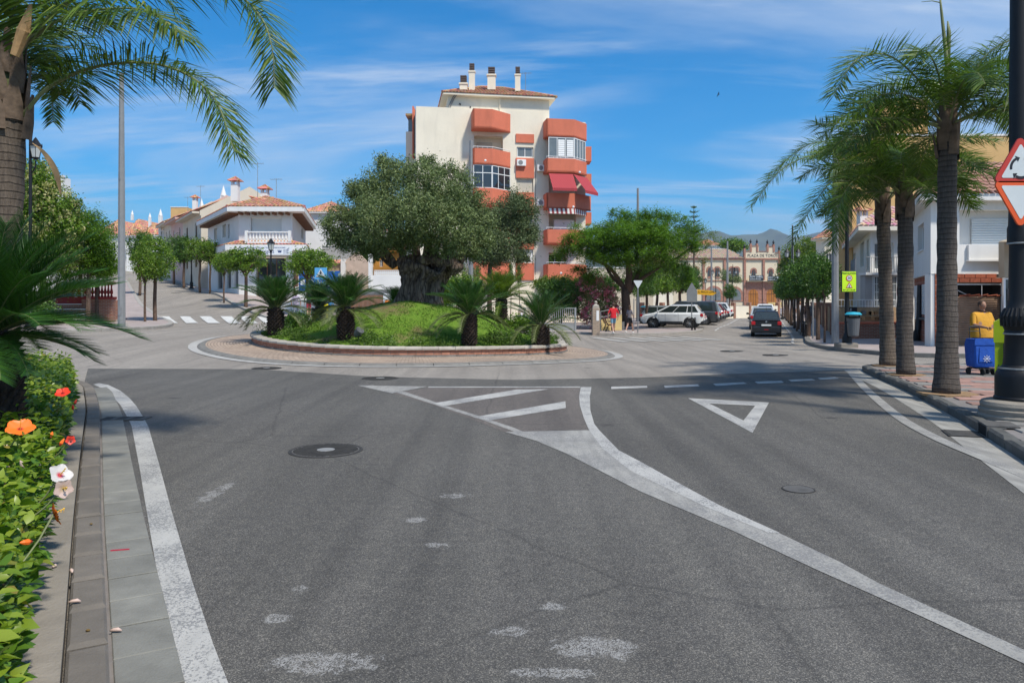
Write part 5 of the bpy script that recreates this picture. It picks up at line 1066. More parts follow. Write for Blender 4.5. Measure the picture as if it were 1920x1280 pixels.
a,b,c,d = W2.r(1617,518,1680,578); by = MB(W2.M).box(a-.1,b,-.5,0,.1,zf-.13).build('bay', m_grey, cr2); window(by, W2.M, a+.3,b-.2,c,d,-.52,nx=2,gm=m_glass2,name='bay_window')
mb = MB(W2.M)
for k in range(14): xx = a+.2+k*(b-a-.3)/13; mb.tube([(xx,-.62,c),(xx,-.62,d)], .012, 5)
for k in range(5): zz_ = c+(d-c)*k/4; mb.tube([(a+.2,-.62,zz_),(b-.1,-.62,zz_)], .01, 4)
mb.build('window_grille', m_white2, by)
c1 = isect(W2.w(0,-.6,0), Vector((1,0,0)), S2.w(0,-.6,0), Vector((*S2.c,0))); cl, cr_ = S2.w(0,-.6,0), W2.w(3.2,-.6,0)
mb = MB(); 
for a,b,i_,j_ in ((cl,c1,S2q,Vector((*W2.p,0))),(c1,cr_,Vector((*W2.p,0)),W2.w(3.2,0,0))): mb.add([up(a,ze2),up(b,ze2),up(j_,ze2),up(i_,ze2),up(a,ze2+.2),up(b,ze2+.2)],[(0,1,2,3),(0,4,5,1)])
mb.build('eaves', m_cw, cr2); rp = Vector((c1.x+2.6,c1.y+3,ze2+1.5))
roof('roof_tiles', cr2, up(c1,ze2+.2), up(cr_,ze2+.2), rp, Vector((cr_.x,rp.y,rp.z)), m_tilep, .25); roof('roof_tiles', cr2, up(cl,ze2+.2), up(c1,ze2+.2), Vector((cl.x+3,cl.y+1,rp.z)), rp, m_tilep, .25)
chd(cr2, 1617, 405, 432, 41, 15, cap='tile')
# garden wall in front of it, with railing and a planter of brick
gw = thing('garden_wall', tuple(GP(1625,35)), 'stone clad garden wall on a brick base with a white railing, behind the litter bin', 'wall'); GW = Fac(XD(1571,35.2), 35.2, 0)
a,b,c,d = GW.r(1571,576,1684,632); mb = MB(GW.M); mb.box(0,b,.15,.4,0,d); mb.build('wall', m_stone, gw)
mb = MB(GW.M); mb.box(.0,b,-.25,.14,0,GW.z(1620,607)); mb.build('brick_base', m_brick, gw); MB(GW.M).box(-.05,b,-.3,.142,GW.z(1620,607),GW.z(1620,603)).build('coping', m_terra, gw)
# irregular cladding stones
for k in range(34):
    xx = .2+(k%12)*(b-.3)/12+R.uniform(-.05,.05); zz_ = GW.z(1620,601)+.1+(k//12)*.27+R.uniform(-.02,.02); n = R.choice((5,6)); rr_ = R.uniform(.10,.15)
    if zz_ > d-.08: continue
    pts = [(xx+rr_*1.15*math.cos(2*PI*i/n+k), zz_+rr_*.8*math.sin(2*PI*i/n+k)) for i in range(n)]; MB(GW.M).extr(pts, .12, .16).build('cladding_stone', M('stone_warm',(.46,.28,.13),.85,.3,6,.3,20,rnd=.35) if R.random()<.7 else M('stone_slate',(.20,.20,.19),.85,.3,6,.3,20,rnd=.3), gw)
railing(gw, GW.M, .0, b, d, GW.z(1620,562), .27, m_white2, .14, .012)
pl = MB(GW.M).box(.05,.95,.1,.149,GW.z(1578,585),GW.z(1578,576)).build('street_name_plate', m_inkk, gw); text('plate_lettering', 'CALLE', pl, GW.w(.48,.098,GW.z(1578,580.5)), GW.rot(), .16, m_sign)
gs = thing('garden_wall', tuple(GP(1560,44)), 'long stone and brick garden wall running back along the right pavement', 'wall'); S3 = Fac(GW.p[0]+.38*60, GW.p[1]+60, math.degrees(math.atan2(-60,-.38*60))); MB(S3.M).box(0,(60**2+22.8**2)**.5,0,.3,-.3,1.5).build('wall', m_stone, gs)
for k in range(10): MB(S3.M).bbox(k*6.4+.1,k*6.4+.7,-.1,.35,-.3,1.75,.03).build('pier', m_brick, gs)
# ochre block behind, and houses further along
boxhouse('apartment_building', 'large plain ochre apartment block behind the right hand houses', 1598, 2050, 255, 600, 48, 2.5, m_ochre, 0, [(1640,360,1650,385),(1700,300,1712,330)], cat='building')
boxhouse('apartment_building', 'upper ochre stair tower rising behind the palms', 1645, 1740, 188, 262, 49, 1.4, m_ochre, 0, cat='building')
t = boxhouse('house', 'cream house with wooden shutters beyond the row of dark round trees', 1546, 1600, 446, 590, 78, 2.2, m_cream, 1.0, [(1549,475,1560,492),(1570,470,1580,492),(1549,510,1560,530)])
railing(t, Fac(XD(1546,78),78,0).M, -.8, 2.4, CH+95*78/F-1.2, CH+105*78/F-.6, -1.0, m_black)
boxhouse('house', 'beige house furthest along the right side of the plaza street', 1508, 1546, 478, 585, 120, 2.5, m_beige, 1.0, [(1515,500,1521,515),(1530,500,1536,515)])
# left edge: white house behind trees, red balustrade wall, steps
boxhouse('house', 'modern white building mostly hidden behind the yellow flowering tree at the left', -60, 118, 332, 600, 52, .9, m_white, 0, [(60,350,75,375),(95,340,112,360),(20,420,50,450)], cat='building')
boxhouse('house', 'lower white wing beside the yellow flowering tree', 118, 142, 380, 600, 54, .6, m_white, 0, [(124,390,138,402),(124,430,138,445)], cat='building')
rw = thing('red_balustrade_wall', tuple(GP(180,37)), 'deep red balustrade wall on an orange brick base beside white edged steps', 'wall'); m_redp = M('red_paint', (.26,.02,.018), .6, .15, 2, .1, 30)
RW = Fac(XD(153,36), 36, 0); a,b,c,d = RW.r(153,526,210,598); zm, zt2 = RW.z(180,561), RW.z(180,528)
zg = H(XD(180,36),36)-.1
n = 9
brk = MB(RW.M).box(0,b,0,.35,zg,zm).build('brick_base', m_brick, rw); MB(RW.M).box(-.03,b+.03,-.04,.39,zm,zm+.12).build('ledge', m_redp, rw); MB(RW.M).box(-.02,b+.02,.02,.33,zt2-.1,zt2).build('top_rail', m_redp, rw)
for k in range(n): mb = MB(RW.M); baluster(mb, .12+k*(b-.24)/(n-1), .18, zm+.12, zt2-.1, .07); mb.build('baluster', m_redp, rw)
mb = MB(RW.M); mb.box(-1.3,-.02,.1,.3,zg,zt2-.05); mb.build('gate_wall', m_redp, rw); [MB(RW.M).box(x,x+.09,.02,.1,zm+.1,zt2+.02).build('white_post', m_white2, rw) for x in (-.35,-.05,-1.0)]
stp = thing('steps', tuple(GP(100,36)), 'terracotta steps with white nosings climbing beside the red wall', 'steps'); SF = Fac(XD(60,35), 35, 0)
for k in range(5):
    z_ = SF.z(100,598-k*9.5); s_ = MB(SF.M).box(-1+k*.1,2.4-k*.12,k*.35,4,zg,z_-.04).build('tread', m_brick, stp); MB(SF.M).box(-1+k*.1,2.4-k*.12,k*.35-.03,k*.35+.36,z_-.04,z_).build('nosing', m_white, stp)
# ================================================================== MOUNTAINS
def ridge(name, pts, d, dep, mat, zb=0):
    xs_ = np.linspace(pts[0][0], pts[-1][0], 160); hy = np.interp(xs_, [p[0] for p in pts], [p[1] for p in pts]); V = []; nr_ = 14
    for j in range(nr_):
        t_ = j/(nr_-1)
        for x_, y_ in zip(xs_, hy):
            dd_ = d-dep*(1-t_); X_ = XD(x_, d)*(1.0); zr = CH-(y_-CY)*d/F; z_ = zb+(zr-zb)*(t_**1.3); k = mnoise.fractal(Vector((X_*.0022, dd_*.0022, 3)), .9, 2.1, 5)
            V.append((X_, dd_, z_+k*zr*.22*(1-t_**6)+k*12*t_))
    f_ = [(j*160+i, j*160+i+1, (j+1)*160+i+1, (j+1)*160+i) for j in range(nr_-1) for i in range(159)]
    link(name, npmesh(name, np.array(V), np.array(f_), mat, True), kind='structure')
m_hill = M('hill_scrub', (.085,.10,.06), .95, .45, .004, 0)
ridge('mountains', [(300,500),(450,452),(560,412),(588,397),(600,398),(625,410),(700,425),(850,440),(1000,446),(1150,440),(1290,432),(1330,436),(1345,437),(1368,441),(1395,440),(1424,441),(1436,435),(1444,430.5),(1452,431),(1462,436),(1478,443),(1490,447),(1508,442),(1530,436),(1600,428),(1700,436),(1900,450),(2300,470)], 5200, 2600, m_hill)
# ================================================================== VEGETATION TOOLS
def leafcloud(cen, Ll, Wl, rng, flat=1.0, droop=0.0):
    """numpy rhombic leaves at the given centres -> vertices, quads"""
    n = len(cen); a = rng.normal(size=(n,3)); a[:,2] = a[:,2]*flat-droop; a /= np.linalg.norm(a, axis=1)[:,None]
    r = rng.normal(size=(n,3)); r[:,2] *= flat; s = np.cross(a, r) if flat >= .9 else np.cross(a, np.cross(r, a)*0+np.array([0,0,1.0])+r*.35)
    s /= np.linalg.norm(s, axis=1)[:,None]+1e-9
    l = Ll*rng.uniform(.7, 1.25, (n,1)); w = Wl*rng.uniform(.7, 1.2, (n,1))
    v = np.stack([cen-a*l/2, cen+s*w/2-a*l*.05, cen+a*l/2, cen-s*w/2-a*l*.05], 1).reshape(-1,3)
    return v, np.arange(4*n).reshape(-1,4)
def blobpts(blobs, n, rng, per=40, sig=.12, shell=.35, gap=0):
    B_ = np.array(blobs, float); vol = (B_[:,3]*B_[:,4]*B_[:,5])**.62; pr_ = vol/vol.sum(); nt_ = max(8, n//per)
    k = rng.choice(len(B_), nt_, p=pr_); d = rng.normal(size=(nt_,3)); d /= np.linalg.norm(d, axis=1)[:,None]; rad = rng.uniform(0,1,(nt_,1))**shell
    tc_ = B_[k,:3]+d*rad*B_[k,3:6]*rng.uniform(.85,1.12,(nt_,1)); q = rng.integers(0, nt_, n); s = (sig*rng.uniform(.6,1.5,nt_))[q][:,None]
    return tc_[q]+rng.normal(size=(n,3))*s
def foliage(name, parent, mat, blobs, n, Ll, Wl, seed, kind='stuff', flat=1.0, world=True, **kw):
    rng = np.random.default_rng(seed); dr = kw.pop('droop', 0); c = blobpts(blobs, n, rng, **kw); v, f = leafcloud(c, Ll, Wl, rng, flat, dr); return link(name, npmesh(name, v, f, mat), parent, kind=kind)
lm_olive = leafmat('leaf_olive', (.045,.075,.02), (.24,.30,.115), .16, .6, .3, (.32,.36,.22)); lm_citrus = leafmat('leaf_citrus', (.05,.12,.012), (.20,.32,.03), .34, .45, .4, (.32,.38,.06)); lm_dark = leafmat('leaf_dark_green', (.028,.08,.012), (.10,.20,.024), .28, .45, .4, (.14,.24,.04))
lm_feather = leafmat('leaf_feathery', (.055,.13,.013), (.18,.32,.03), .38, .5, .3, (.19,.30,.045)); lm_yel = leafmat('leaf_yellow_green', (.07,.13,.02), (.20,.28,.04), .35, .5, .3, (.30,.34,.06)); lm_flow = leafmat('blossom_cream', (.40,.38,.14), (.55,.52,.25), .3); lm_pink = leafmat('blossom_pink', (.70,.12,.20), (.85,.32,.40), .3)
lm_palm = leafmat('leaf_palm', (.045,.09,.014), (.14,.23,.03), .32, .45, .4, (.26,.28,.05)); lm_cycad = leafmat('leaf_cycad', (.014,.055,.012), (.055,.15,.02), .2, .35, .5); lm_cyold = leafmat('leaf_cycad_old', (.05,.075,.015), (.16,.19,.05), .2, .5, .4)
lm_grass = leafmat('grass_blade', (.05,.12,.015), (.14,.24,.03), .35, .6, .2, (.30,.30,.08)); lm_hib = leafmat('leaf_hibiscus', (.03,.09,.012), (.13,.25,.025), .3, .42, .45, (.34,.25,.05)); lm_hibb = leafmat('leaf_hibiscus_bright', (.15,.25,.015), (.30,.38,.04), .35, .36, .5)
m_bark = M('bark_olive', (.115,.078,.052), .95, .75, 5, 1.0, 14); m_bark2 = M('bark_brown', (.13,.085,.06), .95, .4, 9, .7, 30); m_stalk = M('frond_stalk', (.17,.19,.075), .6, .25, 4, .1, 30)
def barkmat(name, c1, c2, c3):
    m, nt, b, o = nmat(name); co = nd(nt, 'ShaderNodeNewGeometry').outputs['Position']; mpn = nd(nt, 'ShaderNodeMapping'); lk(nt, co, mpn.inputs[0]); mpn.inputs['Scale'].default_value = (5,5,.9)
    n = nd(nt, 'ShaderNodeTexNoise', Scale=1.5, Detail=9, Roughness=.72, Distortion=1.2); lk(nt, mpn.outputs[0], n.inputs['Vector']); v = nd(nt, 'ShaderNodeTexVoronoi', Scale=1.6, feature='DISTANCE_TO_EDGE'); lk(nt, mixc(nt, .5, mpn.outputs[0], n.outputs['Color'], 'ADD'), v.inputs['Vector'])
    h = mth(nt, 'ADD', mth(nt, 'MULTIPLY', mth(nt, 'MINIMUM', v.outputs['Distance'], .2), 1.3), mth(nt, 'MULTIPLY', n.outputs[0], .95)); lk(nt, ramp(nt, h, [(.38,c1),(.55,c2),(.85,c3)]), b.inputs['Base Color']); b.inputs['Roughness'].default_value = .95
    bp = nd(nt, 'ShaderNodeBump', Strength=1.0, Distance=.12); lk(nt, h, bp.inputs['Height']); lk(nt, bp.outputs[0], b.inputs['Normal']); return m
m_bark = barkmat('bark_fissured', (.02,.013,.009), (.10,.066,.043), (.27,.20,.14))
def palmtrunk_mat(name, c1, c2):
    m, nt, b, o = nmat(name); co = nd(nt, 'ShaderNodeTexCoord').outputs['Object']; sp = nd(nt, 'ShaderNodeSeparateXYZ'); lk(nt, co, sp.inputs[0])
    n = nd(nt, 'ShaderNodeTexNoise', Scale=3, Detail=5); lk(nt, co, n.inputs['Vector']); mpn = nd(nt, 'ShaderNodeMapping'); lk(nt, co, mpn.inputs[0]); mpn.inputs['Scale'].default_value = (9,9,1.2)
    n2 = nd(nt, 'ShaderNodeTexNoise', Scale=4, Detail=7, Roughness=.75); lk(nt, mpn.outputs[0], n2.inputs['Vector'])
    ring = mth(nt, 'FRACT', mth(nt, 'ADD', mth(nt, 'MULTIPLY', sp.outputs[2], 11), mth(nt, 'MULTIPLY', n.outputs[0], .9)))
    rl = ramp(nt, ring, [(0,(.25,.25,.25)),(.10,(1,1,1)),(.75,(.85,.85,.85)),(1,(.5,.5,.5))])
    c = mixc(nt, 1.0, ramp(nt, n2.outputs[0], [(.3,c1),(.7,c2)]), rl, 'MULTIPLY'); lk(nt, c, b.inputs['Base Color']); b.inputs['Roughness'].default_value = .92
    bp = nd(nt, 'ShaderNodeBump', Strength=.8, Distance=.03); lk(nt, mth(nt, 'ADD', rl, n2.outputs[0]), bp.inputs['Height']); lk(nt, bp.outputs[0], b.inputs['Normal']); return m
m_ptr = palmtrunk_mat('palm_trunk_bark', (.055,.045,.038), (.135,.11,.09)); m_ptrl = palmtrunk_mat('palm_trunk_bark_tan', (.075,.055,.04), (.20,.155,.115)); m_boot = M('palm_boot', (.15,.105,.072), .9, .6, 5, .6, 14); m_husk = M('dry_husk', (.42,.26,.12), .8, .35, 4, .3, 20)
# ------------------------------------------------------------------ fronds
def frond(name, path, parent, mat, nl=80, ll=.45, lw=.028, droop=.9, plum=.35, rach=.022, bare=.14, seed=0, seg=2, vee=.25, fwd=.55):
    rr_ = random.Random(seed); pts = cat_rom(path, .12) if not isinstance(path[0], Vector) or len(path) < 9 else path
    mb = MB(); n = len(pts); mb.cur = 1; mb.tube(pts, [rach*(1-.8*i/(n-1)) for i in range(n)], 5); mb.cur = 0
    cum = [0]; [cum.append(cum[-1]+(pts[i+1]-pts[i]).length) for i in range(n-1)]; Lt = cum[-1]
    for k in range(nl):
        s = bare+(1-bare)*(k+rr_.random()*.6)/nl; tgt = s*Lt; i = min(n-2, max(0, next((j for j in range(n) if cum[j] > tgt), n-1)-1)); f = (tgt-cum[i])/max(1e-6, cum[i+1]-cum[i]); p = pts[i].lerp(pts[i+1], min(f,1))
        t = (pts[i+1]-pts[i]).normalized(); side = t.cross(Vector((0,0,1)))
        if side.length < .15: side = t.cross(Vector((0,1,0)))
        side.normalize(); upv = side.cross(t).normalized()
        prof = min(1, (s-bare)/.12+.35)*(1-max(0, s-.6)/.4*.5)
        for sg_ in (-1, 1):
            L_ = ll*prof*rr_.uniform(.82,1.1); d = (t*(fwd+.35*s)+side*sg_*1.0+upv*(vee+rr_.uniform(-plum,plum))).normalized(); wv = (t*.9+upv*rr_.uniform(-.5,.5)).cross(d).cross(d).normalized()*lw*.5
            q = p; pr_ = [(q-wv*.5, q+wv*.5)]
            for j in range(1, seg+1):
                d2 = (d+Vector((0,0,-droop*(j-.5)/seg))).normalized(); q = q+d2*L_/seg; ww = wv*(1.0 if j < seg else .08); pr_.append((q-ww, q+ww))
            vs = [v for pr2 in pr_ for v in pr2]; mb.add(vs, [(2*j,2*j+1,2*j+3,2*j+2) for j in range(seg)])
    return mb.build(name, [mat, m_stalk], parent)
def arc_path(base, az, a0, L_, curv, n=14, pw=1.25):
    p = Vector(base); out = [p.copy()]
    for i in range(n): a = a0-curv*((i+.5)/n)**pw; p = p+Vector((math.cos(az)*math.cos(a), math.sin(az)*math.cos(a), math.sin(a)))*L_/n; out.append(p.copy())
    return out
def trunk_tube(parent, pts, radii, mat, name='trunk', n=16):
    ps = cat_rom(pts, .12); rs = np.interp(np.linspace(0,1,len(ps)), np.linspace(0,1,len(radii)), radii); mb = MB()
    mb.tube(ps, [r*(1+.035*math.sin(i*1.9)+R.uniform(-.012,.012)) for i, r in enumerate(rs)], n); return mb.build(name, mat, parent, smooth=True)
def boots(parent, c, r, h, n, mat=None):
    """old leaf bases wrapped round the top of the trunk"""
    for k in range(n):
        a = k*2.4+R.uniform(-.2,.2); z = c[2]+h*(k/n)-h*.25; w_ = .2; mb = MB(); cs, sn = math.cos(a), math.sin(a); rk = r*(1.05-.35*k/n)
        L_ = R.uniform(.4,.6); o_ = R.uniform(.0,.05)
        vs = []
        for t_, ww, ro in ((0,w_*1.1,0),(.4,w_,.5),(1,w_*.25,1)):
            for s in (-1,0,1): aa = a+s*ww/r*.55; rr_ = rk+(o_*ro)+(.012 if s == 0 else 0); vs.append((c[0]+math.cos(aa)*rr_, c[1]+math.sin(aa)*rr_, z+L_*t_))
        mb.add(vs, [(i*3+j,i*3+j+1,i*3+j+4,i*3+j+3) for i in range(2) for j in range(2)]); mb.build('leaf_base', mat or m_boot, parent, smooth=True)
# ================================================================== QUEEN PALMS
PG = 'tall palms planted along the kerbs'
def pp(lst, d0): # list of (px,py,depth offset)
    return [P(x, y, d0+dd) for x, y, dd in lst]
def queen_palm(label, base, top, d, rad, mat, explicit, auto, seed, fl=2.6, pxtop=None, lll=.60, nl=185):
    rr_ = random.Random(seed); t = thing('queen_palm', tuple(base), label, 'palm tree', PG); crown = top
    mid = base.lerp(top, .5); bend = Vector((R.uniform(-.04,.04),0,0)); trunk_tube(t, [base, base.lerp(top,.25)+bend, mid, base.lerp(top,.78)-bend*.5, top], rad, mat)
    boots(t, (top.x, top.y, top.z-.15), rad[-1]*1.12, .85, 20)
    mb = MB(); mb.tube([top-Vector((0,0,.05)), top+Vector((0,0,.45)), top+Vector((0,0,.8))], [rad[-1]*.95, rad[-1]*.6, .05], 10); mb.build('crown_shaft', m_stalk, t, smooth=True)
    for k, (pth, kw) in enumerate(explicit): frond('frond', pp(pth, d), t, lm_palm, seed=seed*50+k, **{**dict(nl=nl-20, ll=lll, droop=.45, plum=.7, lw=.019), **kw})
    for k, (az, a0, L_, cv) in enumerate(auto):
        b0 = crown+Vector((math.cos(math.radians(az))*.1, math.sin(math.radians(az))*.1, .25)); frond('frond', arc_path(b0, math.radians(az), math.radians(a0+13), L_*fl, math.radians(cv*.88)), t, lm_palm, nl=nl-45, ll=lll, droop=.42, plum=.8, lw=.019, seed=seed*50+20+k)
    return t
d1_ = 13.2; b1 = Vector((XD(1774,d1_), d1_, .15)); t1 = P(1777,262,d1_)
qp = queen_palm('nearest right hand palm with a dark trunk and a bare spike rising above its crown', b1, t1, d1_, [.225,.18,.165,.160,.156,.153,.153], m_ptr,
 [([(1777,235,0),(1737,169,0),(1689,118,-.3),(1647,101,-.6),(1600,118,-.9),(1563,180,-1.1)],{}), ([(1785,220,0),(1830,130,.1),(1875,85,.2),(1960,60,.4),(2020,120,.5)],dict(ll=.6)), ([(1785,225,0),(1815,170,-.4),(1850,150,-.8),(1905,175,-1.2),(1935,270,-1.4)],{}),
  ([(1772,245,0),(1720,225,-.3),(1650,222,-.7),(1580,231,-1.0),(1528,234,-1.2)],{}), ([(1780,235,0),(1830,190,.6),(1890,200,1.1),(1925,280,1.4)],{}), ([(1770,240,0),(1715,205,.8),(1640,200,1.5),(1575,260,1.8)],{})],
 [(60,55,1,120),(120,60,.95,130),(200,30,.85,110),(255,40,.8,120),(300,50,.8,130),(330,15,.85,100),(95,20,.9,90),(20,20,.9,100),(160,10,.8,90),(280,0,.7,70),(225,65,.9,140),(350,70,.85,130),(75,-5,.75,60),(190,-5,.75,60),(45,70,1,120),(140,35,.9,115)], 3)
mb = MB(); mb.tube([P(1777,235,d1_), P(1776,120,d1_), P(1765,20,d1_), P(1762,-12,d1_)], [.045,.04,.022,.012], 7); mb.tube([P(1762,5,d1_),P(1748,2,d1_),P(1728,4,d1_)], [.01,.008,.004], 5); mb.tube([P(1778,140,d1_),P(1779,60,d1_),P(1777,40,d1_)], [.03,.035,.01], 6); mb.build('spear_leaf', m_stalk, qp, smooth=True)
d2_ = 16.6; b2 = Vector((XD(1699,d2_), d2_, .15)); t2_ = P(1696,385,d2_)
queen_palm('middle right hand palm whose ragged leaf bases curl outwards below the crown', b2, t2_, d2_, [.20,.175,.17,.165,.16,.155,.155], m_ptr,
 [([(1695,365,0),(1650,290,0),(1590,262,-.3),(1522,295,-.6)],{}), ([(1695,370,0),(1640,330,-.4),(1590,350,-.8),(1560,430,-1)],{}), ([(1700,370,0),(1730,330,.2),(1775,330,.4),(1820,390,.5)],{})],
 [(70,50,1,120),(130,55,.9,125),(200,25,.8,100),(240,50,.85,130),(290,45,.8,125),(330,30,.85,110),(20,25,.9,105),(170,65,.9,130),(100,75,.9,120),(260,5,.7,80),(150,5,.7,80),(0,60,.85,135),(45,40,.9,110),(220,75,.9,130),(310,65,.9,130)], 5, fl=2.5)
d3_ = 19.0; b3 = Vector((XD(1666,d3_), d3_, .15)); t3_ = P(1655,398,d3_)
queen_palm('furthest right hand palm with a paler trunk leaning slightly to the left', b3, t3_, d3_, [.22,.18,.165,.16,.158,.158,.158], m_ptrl,
 [([(1652,375,0),(1600,305,0),(1540,290,-.3),(1470,315,-.6),(1408,388,-.8)],dict(ll=.62)), ([(1652,385,0),(1605,330,-.2),(1560,340,-.5),(1515,400,-.8),(1485,455,-.9)],dict(ll=.5)), ([(1652,380,0),(1590,285,.4),(1520,270,.7),(1440,330,1.0)],{}), ([(1655,385,0),(1620,360,-.6),(1580,410,-.9),(1560,470,-1)],{})],
 [(80,55,1,120),(140,60,.95,130),(210,45,.85,120),(250,60,.9,130),(300,40,.8,120),(340,40,.9,120),(20,45,.9,120),(110,20,.8,90),(180,75,.9,130)], 8, fl=2.7)
d4_ = 8.9; b4 = Vector((XD(8,d4_), d4_, .1)); t4_ = P(8,205,d4_)
qp = queen_palm('big palm at the left edge with arching fronds against the sky', b4, t4_, d4_, [.24,.20,.185,.18,.178,.20,.235], m_ptrl,
 [([(42,218,0),(90,165,-.05),(170,128,-.1),(270,118,-.2),(350,140,-.3),(405,190,-.4),(440,285,-.5)],dict(ll=.66,nl=250,droop=.8,plum=.75,rach=.026,lw=.017)), ([(25,110,0),(120,10,0),(250,-45,-.1),(390,-40,-.2),(480,20,-.3),(510,90,-.4),(514,165,-.4)],dict(ll=.74,nl=270,droop=.6,plum=.7,rach=.026,lw=.017)),
  ([(45,85,0),(110,38,-.3),(190,18,-.7),(280,22,-1.1),(345,70,-1.3)],dict(ll=.75,nl=150,droop=1.3,lw=.024)), ([(30,150,0),(80,105,.8),(130,120,1.4),(150,195,1.7)],dict(ll=.5,nl=110)), ([(20,150,0),(60,80,1.2),(120,60,2.2),(190,110,2.8)],dict(ll=.5,nl=110)), ([(10,100,0),(60,20,.5),(170,-30,1.0),(290,-20,1.4),(360,60,1.6)],dict(ll=.45,nl=120)),
  ([(10,80,0),(40,-20,-.2),(100,-90,-.4),(200,-110,-.6)],dict(ll=.5)), ([(30,175,0),(70,140,1.5),(95,170,2.2),(100,230,2.5)],dict(ll=.4)), ([(25,140,0),(55,110,.9),(95,130,1.5),(112,180,1.8)],dict(ll=.42))],
 [(110,60,1,120),(170,45,1,120),(210,30,.9,110),(250,70,.9,110),(150,15,.9,90),(80,70,.9,110),(190,70,1,130),(280,75,.8,90)], 11, nl=190, lll=.62)
mb = MB(); ps = cat_rom([P(60,268,8.7),P(78,282,8.7),P(95,305,8.7),(P(106,330,8.7)),P(113,365,8.7)],.03); n=len(ps)
for i in range(n-1): w0 = .035*math.sin(PI*min(1,(i+.8)/n)); w1 = .035*math.sin(PI*min(1,(i+1.8)/n)); mb.add([ps[i]+Vector((-w0,0,0)), ps[i]+Vector((w0,.02,0)), ps[i+1]+Vector((w1,.02,0)), ps[i+1]+Vector((-w1,0,0))], [(0,1,2,3)])
mb.build('dry_spathe', m_husk, qp)
mb = MB(); mb.tube([P(28,105,8.6),P(45,60,8.6),P(58,8,8.6)], [.05,.075,.015], 8); mb.build('dry_spathe', m_husk, qp)
# ================================================================== CYCADS (sago palms)
def cyfrond(nm, a0, curv, L_, mat, nl=46, ll=.17, lw=.013, fwd=.45, vee=.35):
    o = frond(nm, arc_path((.05,0,0), 0, math.radians(a0), L_, math.radians(curv), 12), None, mat, nl=nl, ll=ll, lw=lw, droop=.18, plum=.06, rach=.011, bare=.10, seg=1, vee=vee, fwd=fwd, seed=int(a0)+50); me = o.data; bpy.data.objects.remove(o); return me
CF = [cyfrond('frond', a, c, l, m, 70, .22, .019, .8, .45) for a, c, l, m in ((82,25,.95,lm_cycad),(68,40,1.12,lm_cycad),(52,50,1.2,lm_cycad),(36,60,1.2,lm_cycad),(14,75,1.25,lm_cyold),(-8,50,1.1,lm_cyold))]
m_cytr = M('cycad_trunk', (.045,.030,.022), .95, .5, 14, 1.0, 26)
def cytrunk(parent, h, r):
    mb = MB(); mb.lathe([(r*.8,-.2),(r*.85,.05),(r,h*.45),(r*.95,h*.8),(r*.6,h*1.03)], (0,0,0), 14); mb.build('trunk', m_cytr, parent, loc=(0,0,0)); mb = MB()
    nr_ = int(h/.065)
    for j in range(nr_):
        for k in range(13):
            a = 2*PI*(k+(j%2)*.5)/13; z = .04+j*.065; rr_ = r*(.88+.12*math.sin(PI*min(1,z/h))); c, s = math.cos(a), math.sin(a); w_ = .05
            w_ = R.uniform(.025,.05); z += R.uniform(-.02,.02); mb.add([(rr_*c-s*w_,rr_*s+c*w_,z-.02),(rr_*c+s*w_,rr_*s-c*w_,z-.02),((rr_+.07)*c,(rr_+.07)*s,z+.055),(rr_*c,rr_*s,z+.06)], [(0,1,2),(1,3,2),(3,0,2)])
    mb.build('leaf_scars', m_cytr, parent, kind='stuff', loc=(0,0,0))
def cycad(label, loc, h, r, sc=1.0, n=44, seed=0, cone=False, pat=None, rot=0, old=7):
    t = thing('sago_palm', loc, label, 'sago palm', 'sago palms around the island', world=False); cytrunk(t, h, r); rr_ = random.Random(seed)
    for k in range(n):
        f = k/(n-1); i = 0 if f < .24 else 1 if f < .54 else 2 if f < .78 else 3 if f < 1-old/n else rr_.choice((4,4,5)); az = k*2.399+rr_.uniform(-.2,.2)
        if i >= 4: az = rr_.choice((0.1,3.0,.5,2.6,PI+.3,-.3,4.2,5.2))+rr_.uniform(-.4,.4)
        o = link('frond', CF[i], t, loc=(0,0,h*.97), rot=(rr_.uniform(-.06,.06), rr_.uniform(-.06,.06), az)); o.scale = (sc*rr_.uniform(.9,1.08),)*3
    if cone: MB().lathe([(.09,0),(.12,.12),(.09,.26),(.02,.34)], (0,0,h), 10).build('orange_cone', M('cone_orange',(.62,.28,.05),.8,.3,30,.4,40), t, loc=(0,0,.35))
    t['_w'] = (0,0,0); return t
# ================================================================== ROUNDABOUT ISLAND
def IH(x, y): return H(x, y)
isl = thing('island_wall', (IC.x, IC.y, H(IC.x,IC.y)), 'round brick retaining wall with pale rounded coping on the roundabout island', 'wall')
m_cope = M('coping_stone', (.42,.38,.32), .85, .2, 4, .3, 50, rnd=.1, grime=.4); m_bst = M('base_stone', (.21,.195,.175), .85, .2, 4, .4, 50, rnd=.15, grime=.4); m_ib = M('island_brick', (.42,.19,.12), .85, .2, 8, .3, 40, rnd=.2, grime=.35)
def ringblocks(r0, r1, z0, z1, L_, gap, name, mat, round_=0, front=True):
    n = int(2*PI*r1/L_)
    for k in range(n):
        a0, a1 = 2*PI*k/n, 2*PI*(k+1)/n; g = gap/r1/2; am = (a0+a1)/2
        hz = H(*ringpt(r1, am)); mb = MB(); jj = R.uniform(-.004,.004)
        prof = [(r0,z0),(r1+jj,z0),(r1+jj,z1-(.03 if round_ else .004)),(r1-(.03 if round_ else .004)+jj,z1),(r0,z1)]
        for a in (a0+g, a1-g): mb.v += [(*ringpt(r, a), hz+z) for r, z in prof]
        m_ = len(prof); mb.f = [tuple(range(m_-1,-1,-1)), tuple(range(m_,2*m_))]+[(i,(i+1)%m_,m_+(i+1)%m_,m_+i) for i in range(m_)]; mb.mi = [0]*len(mb.f)
        mb.build(name, mat, isl)
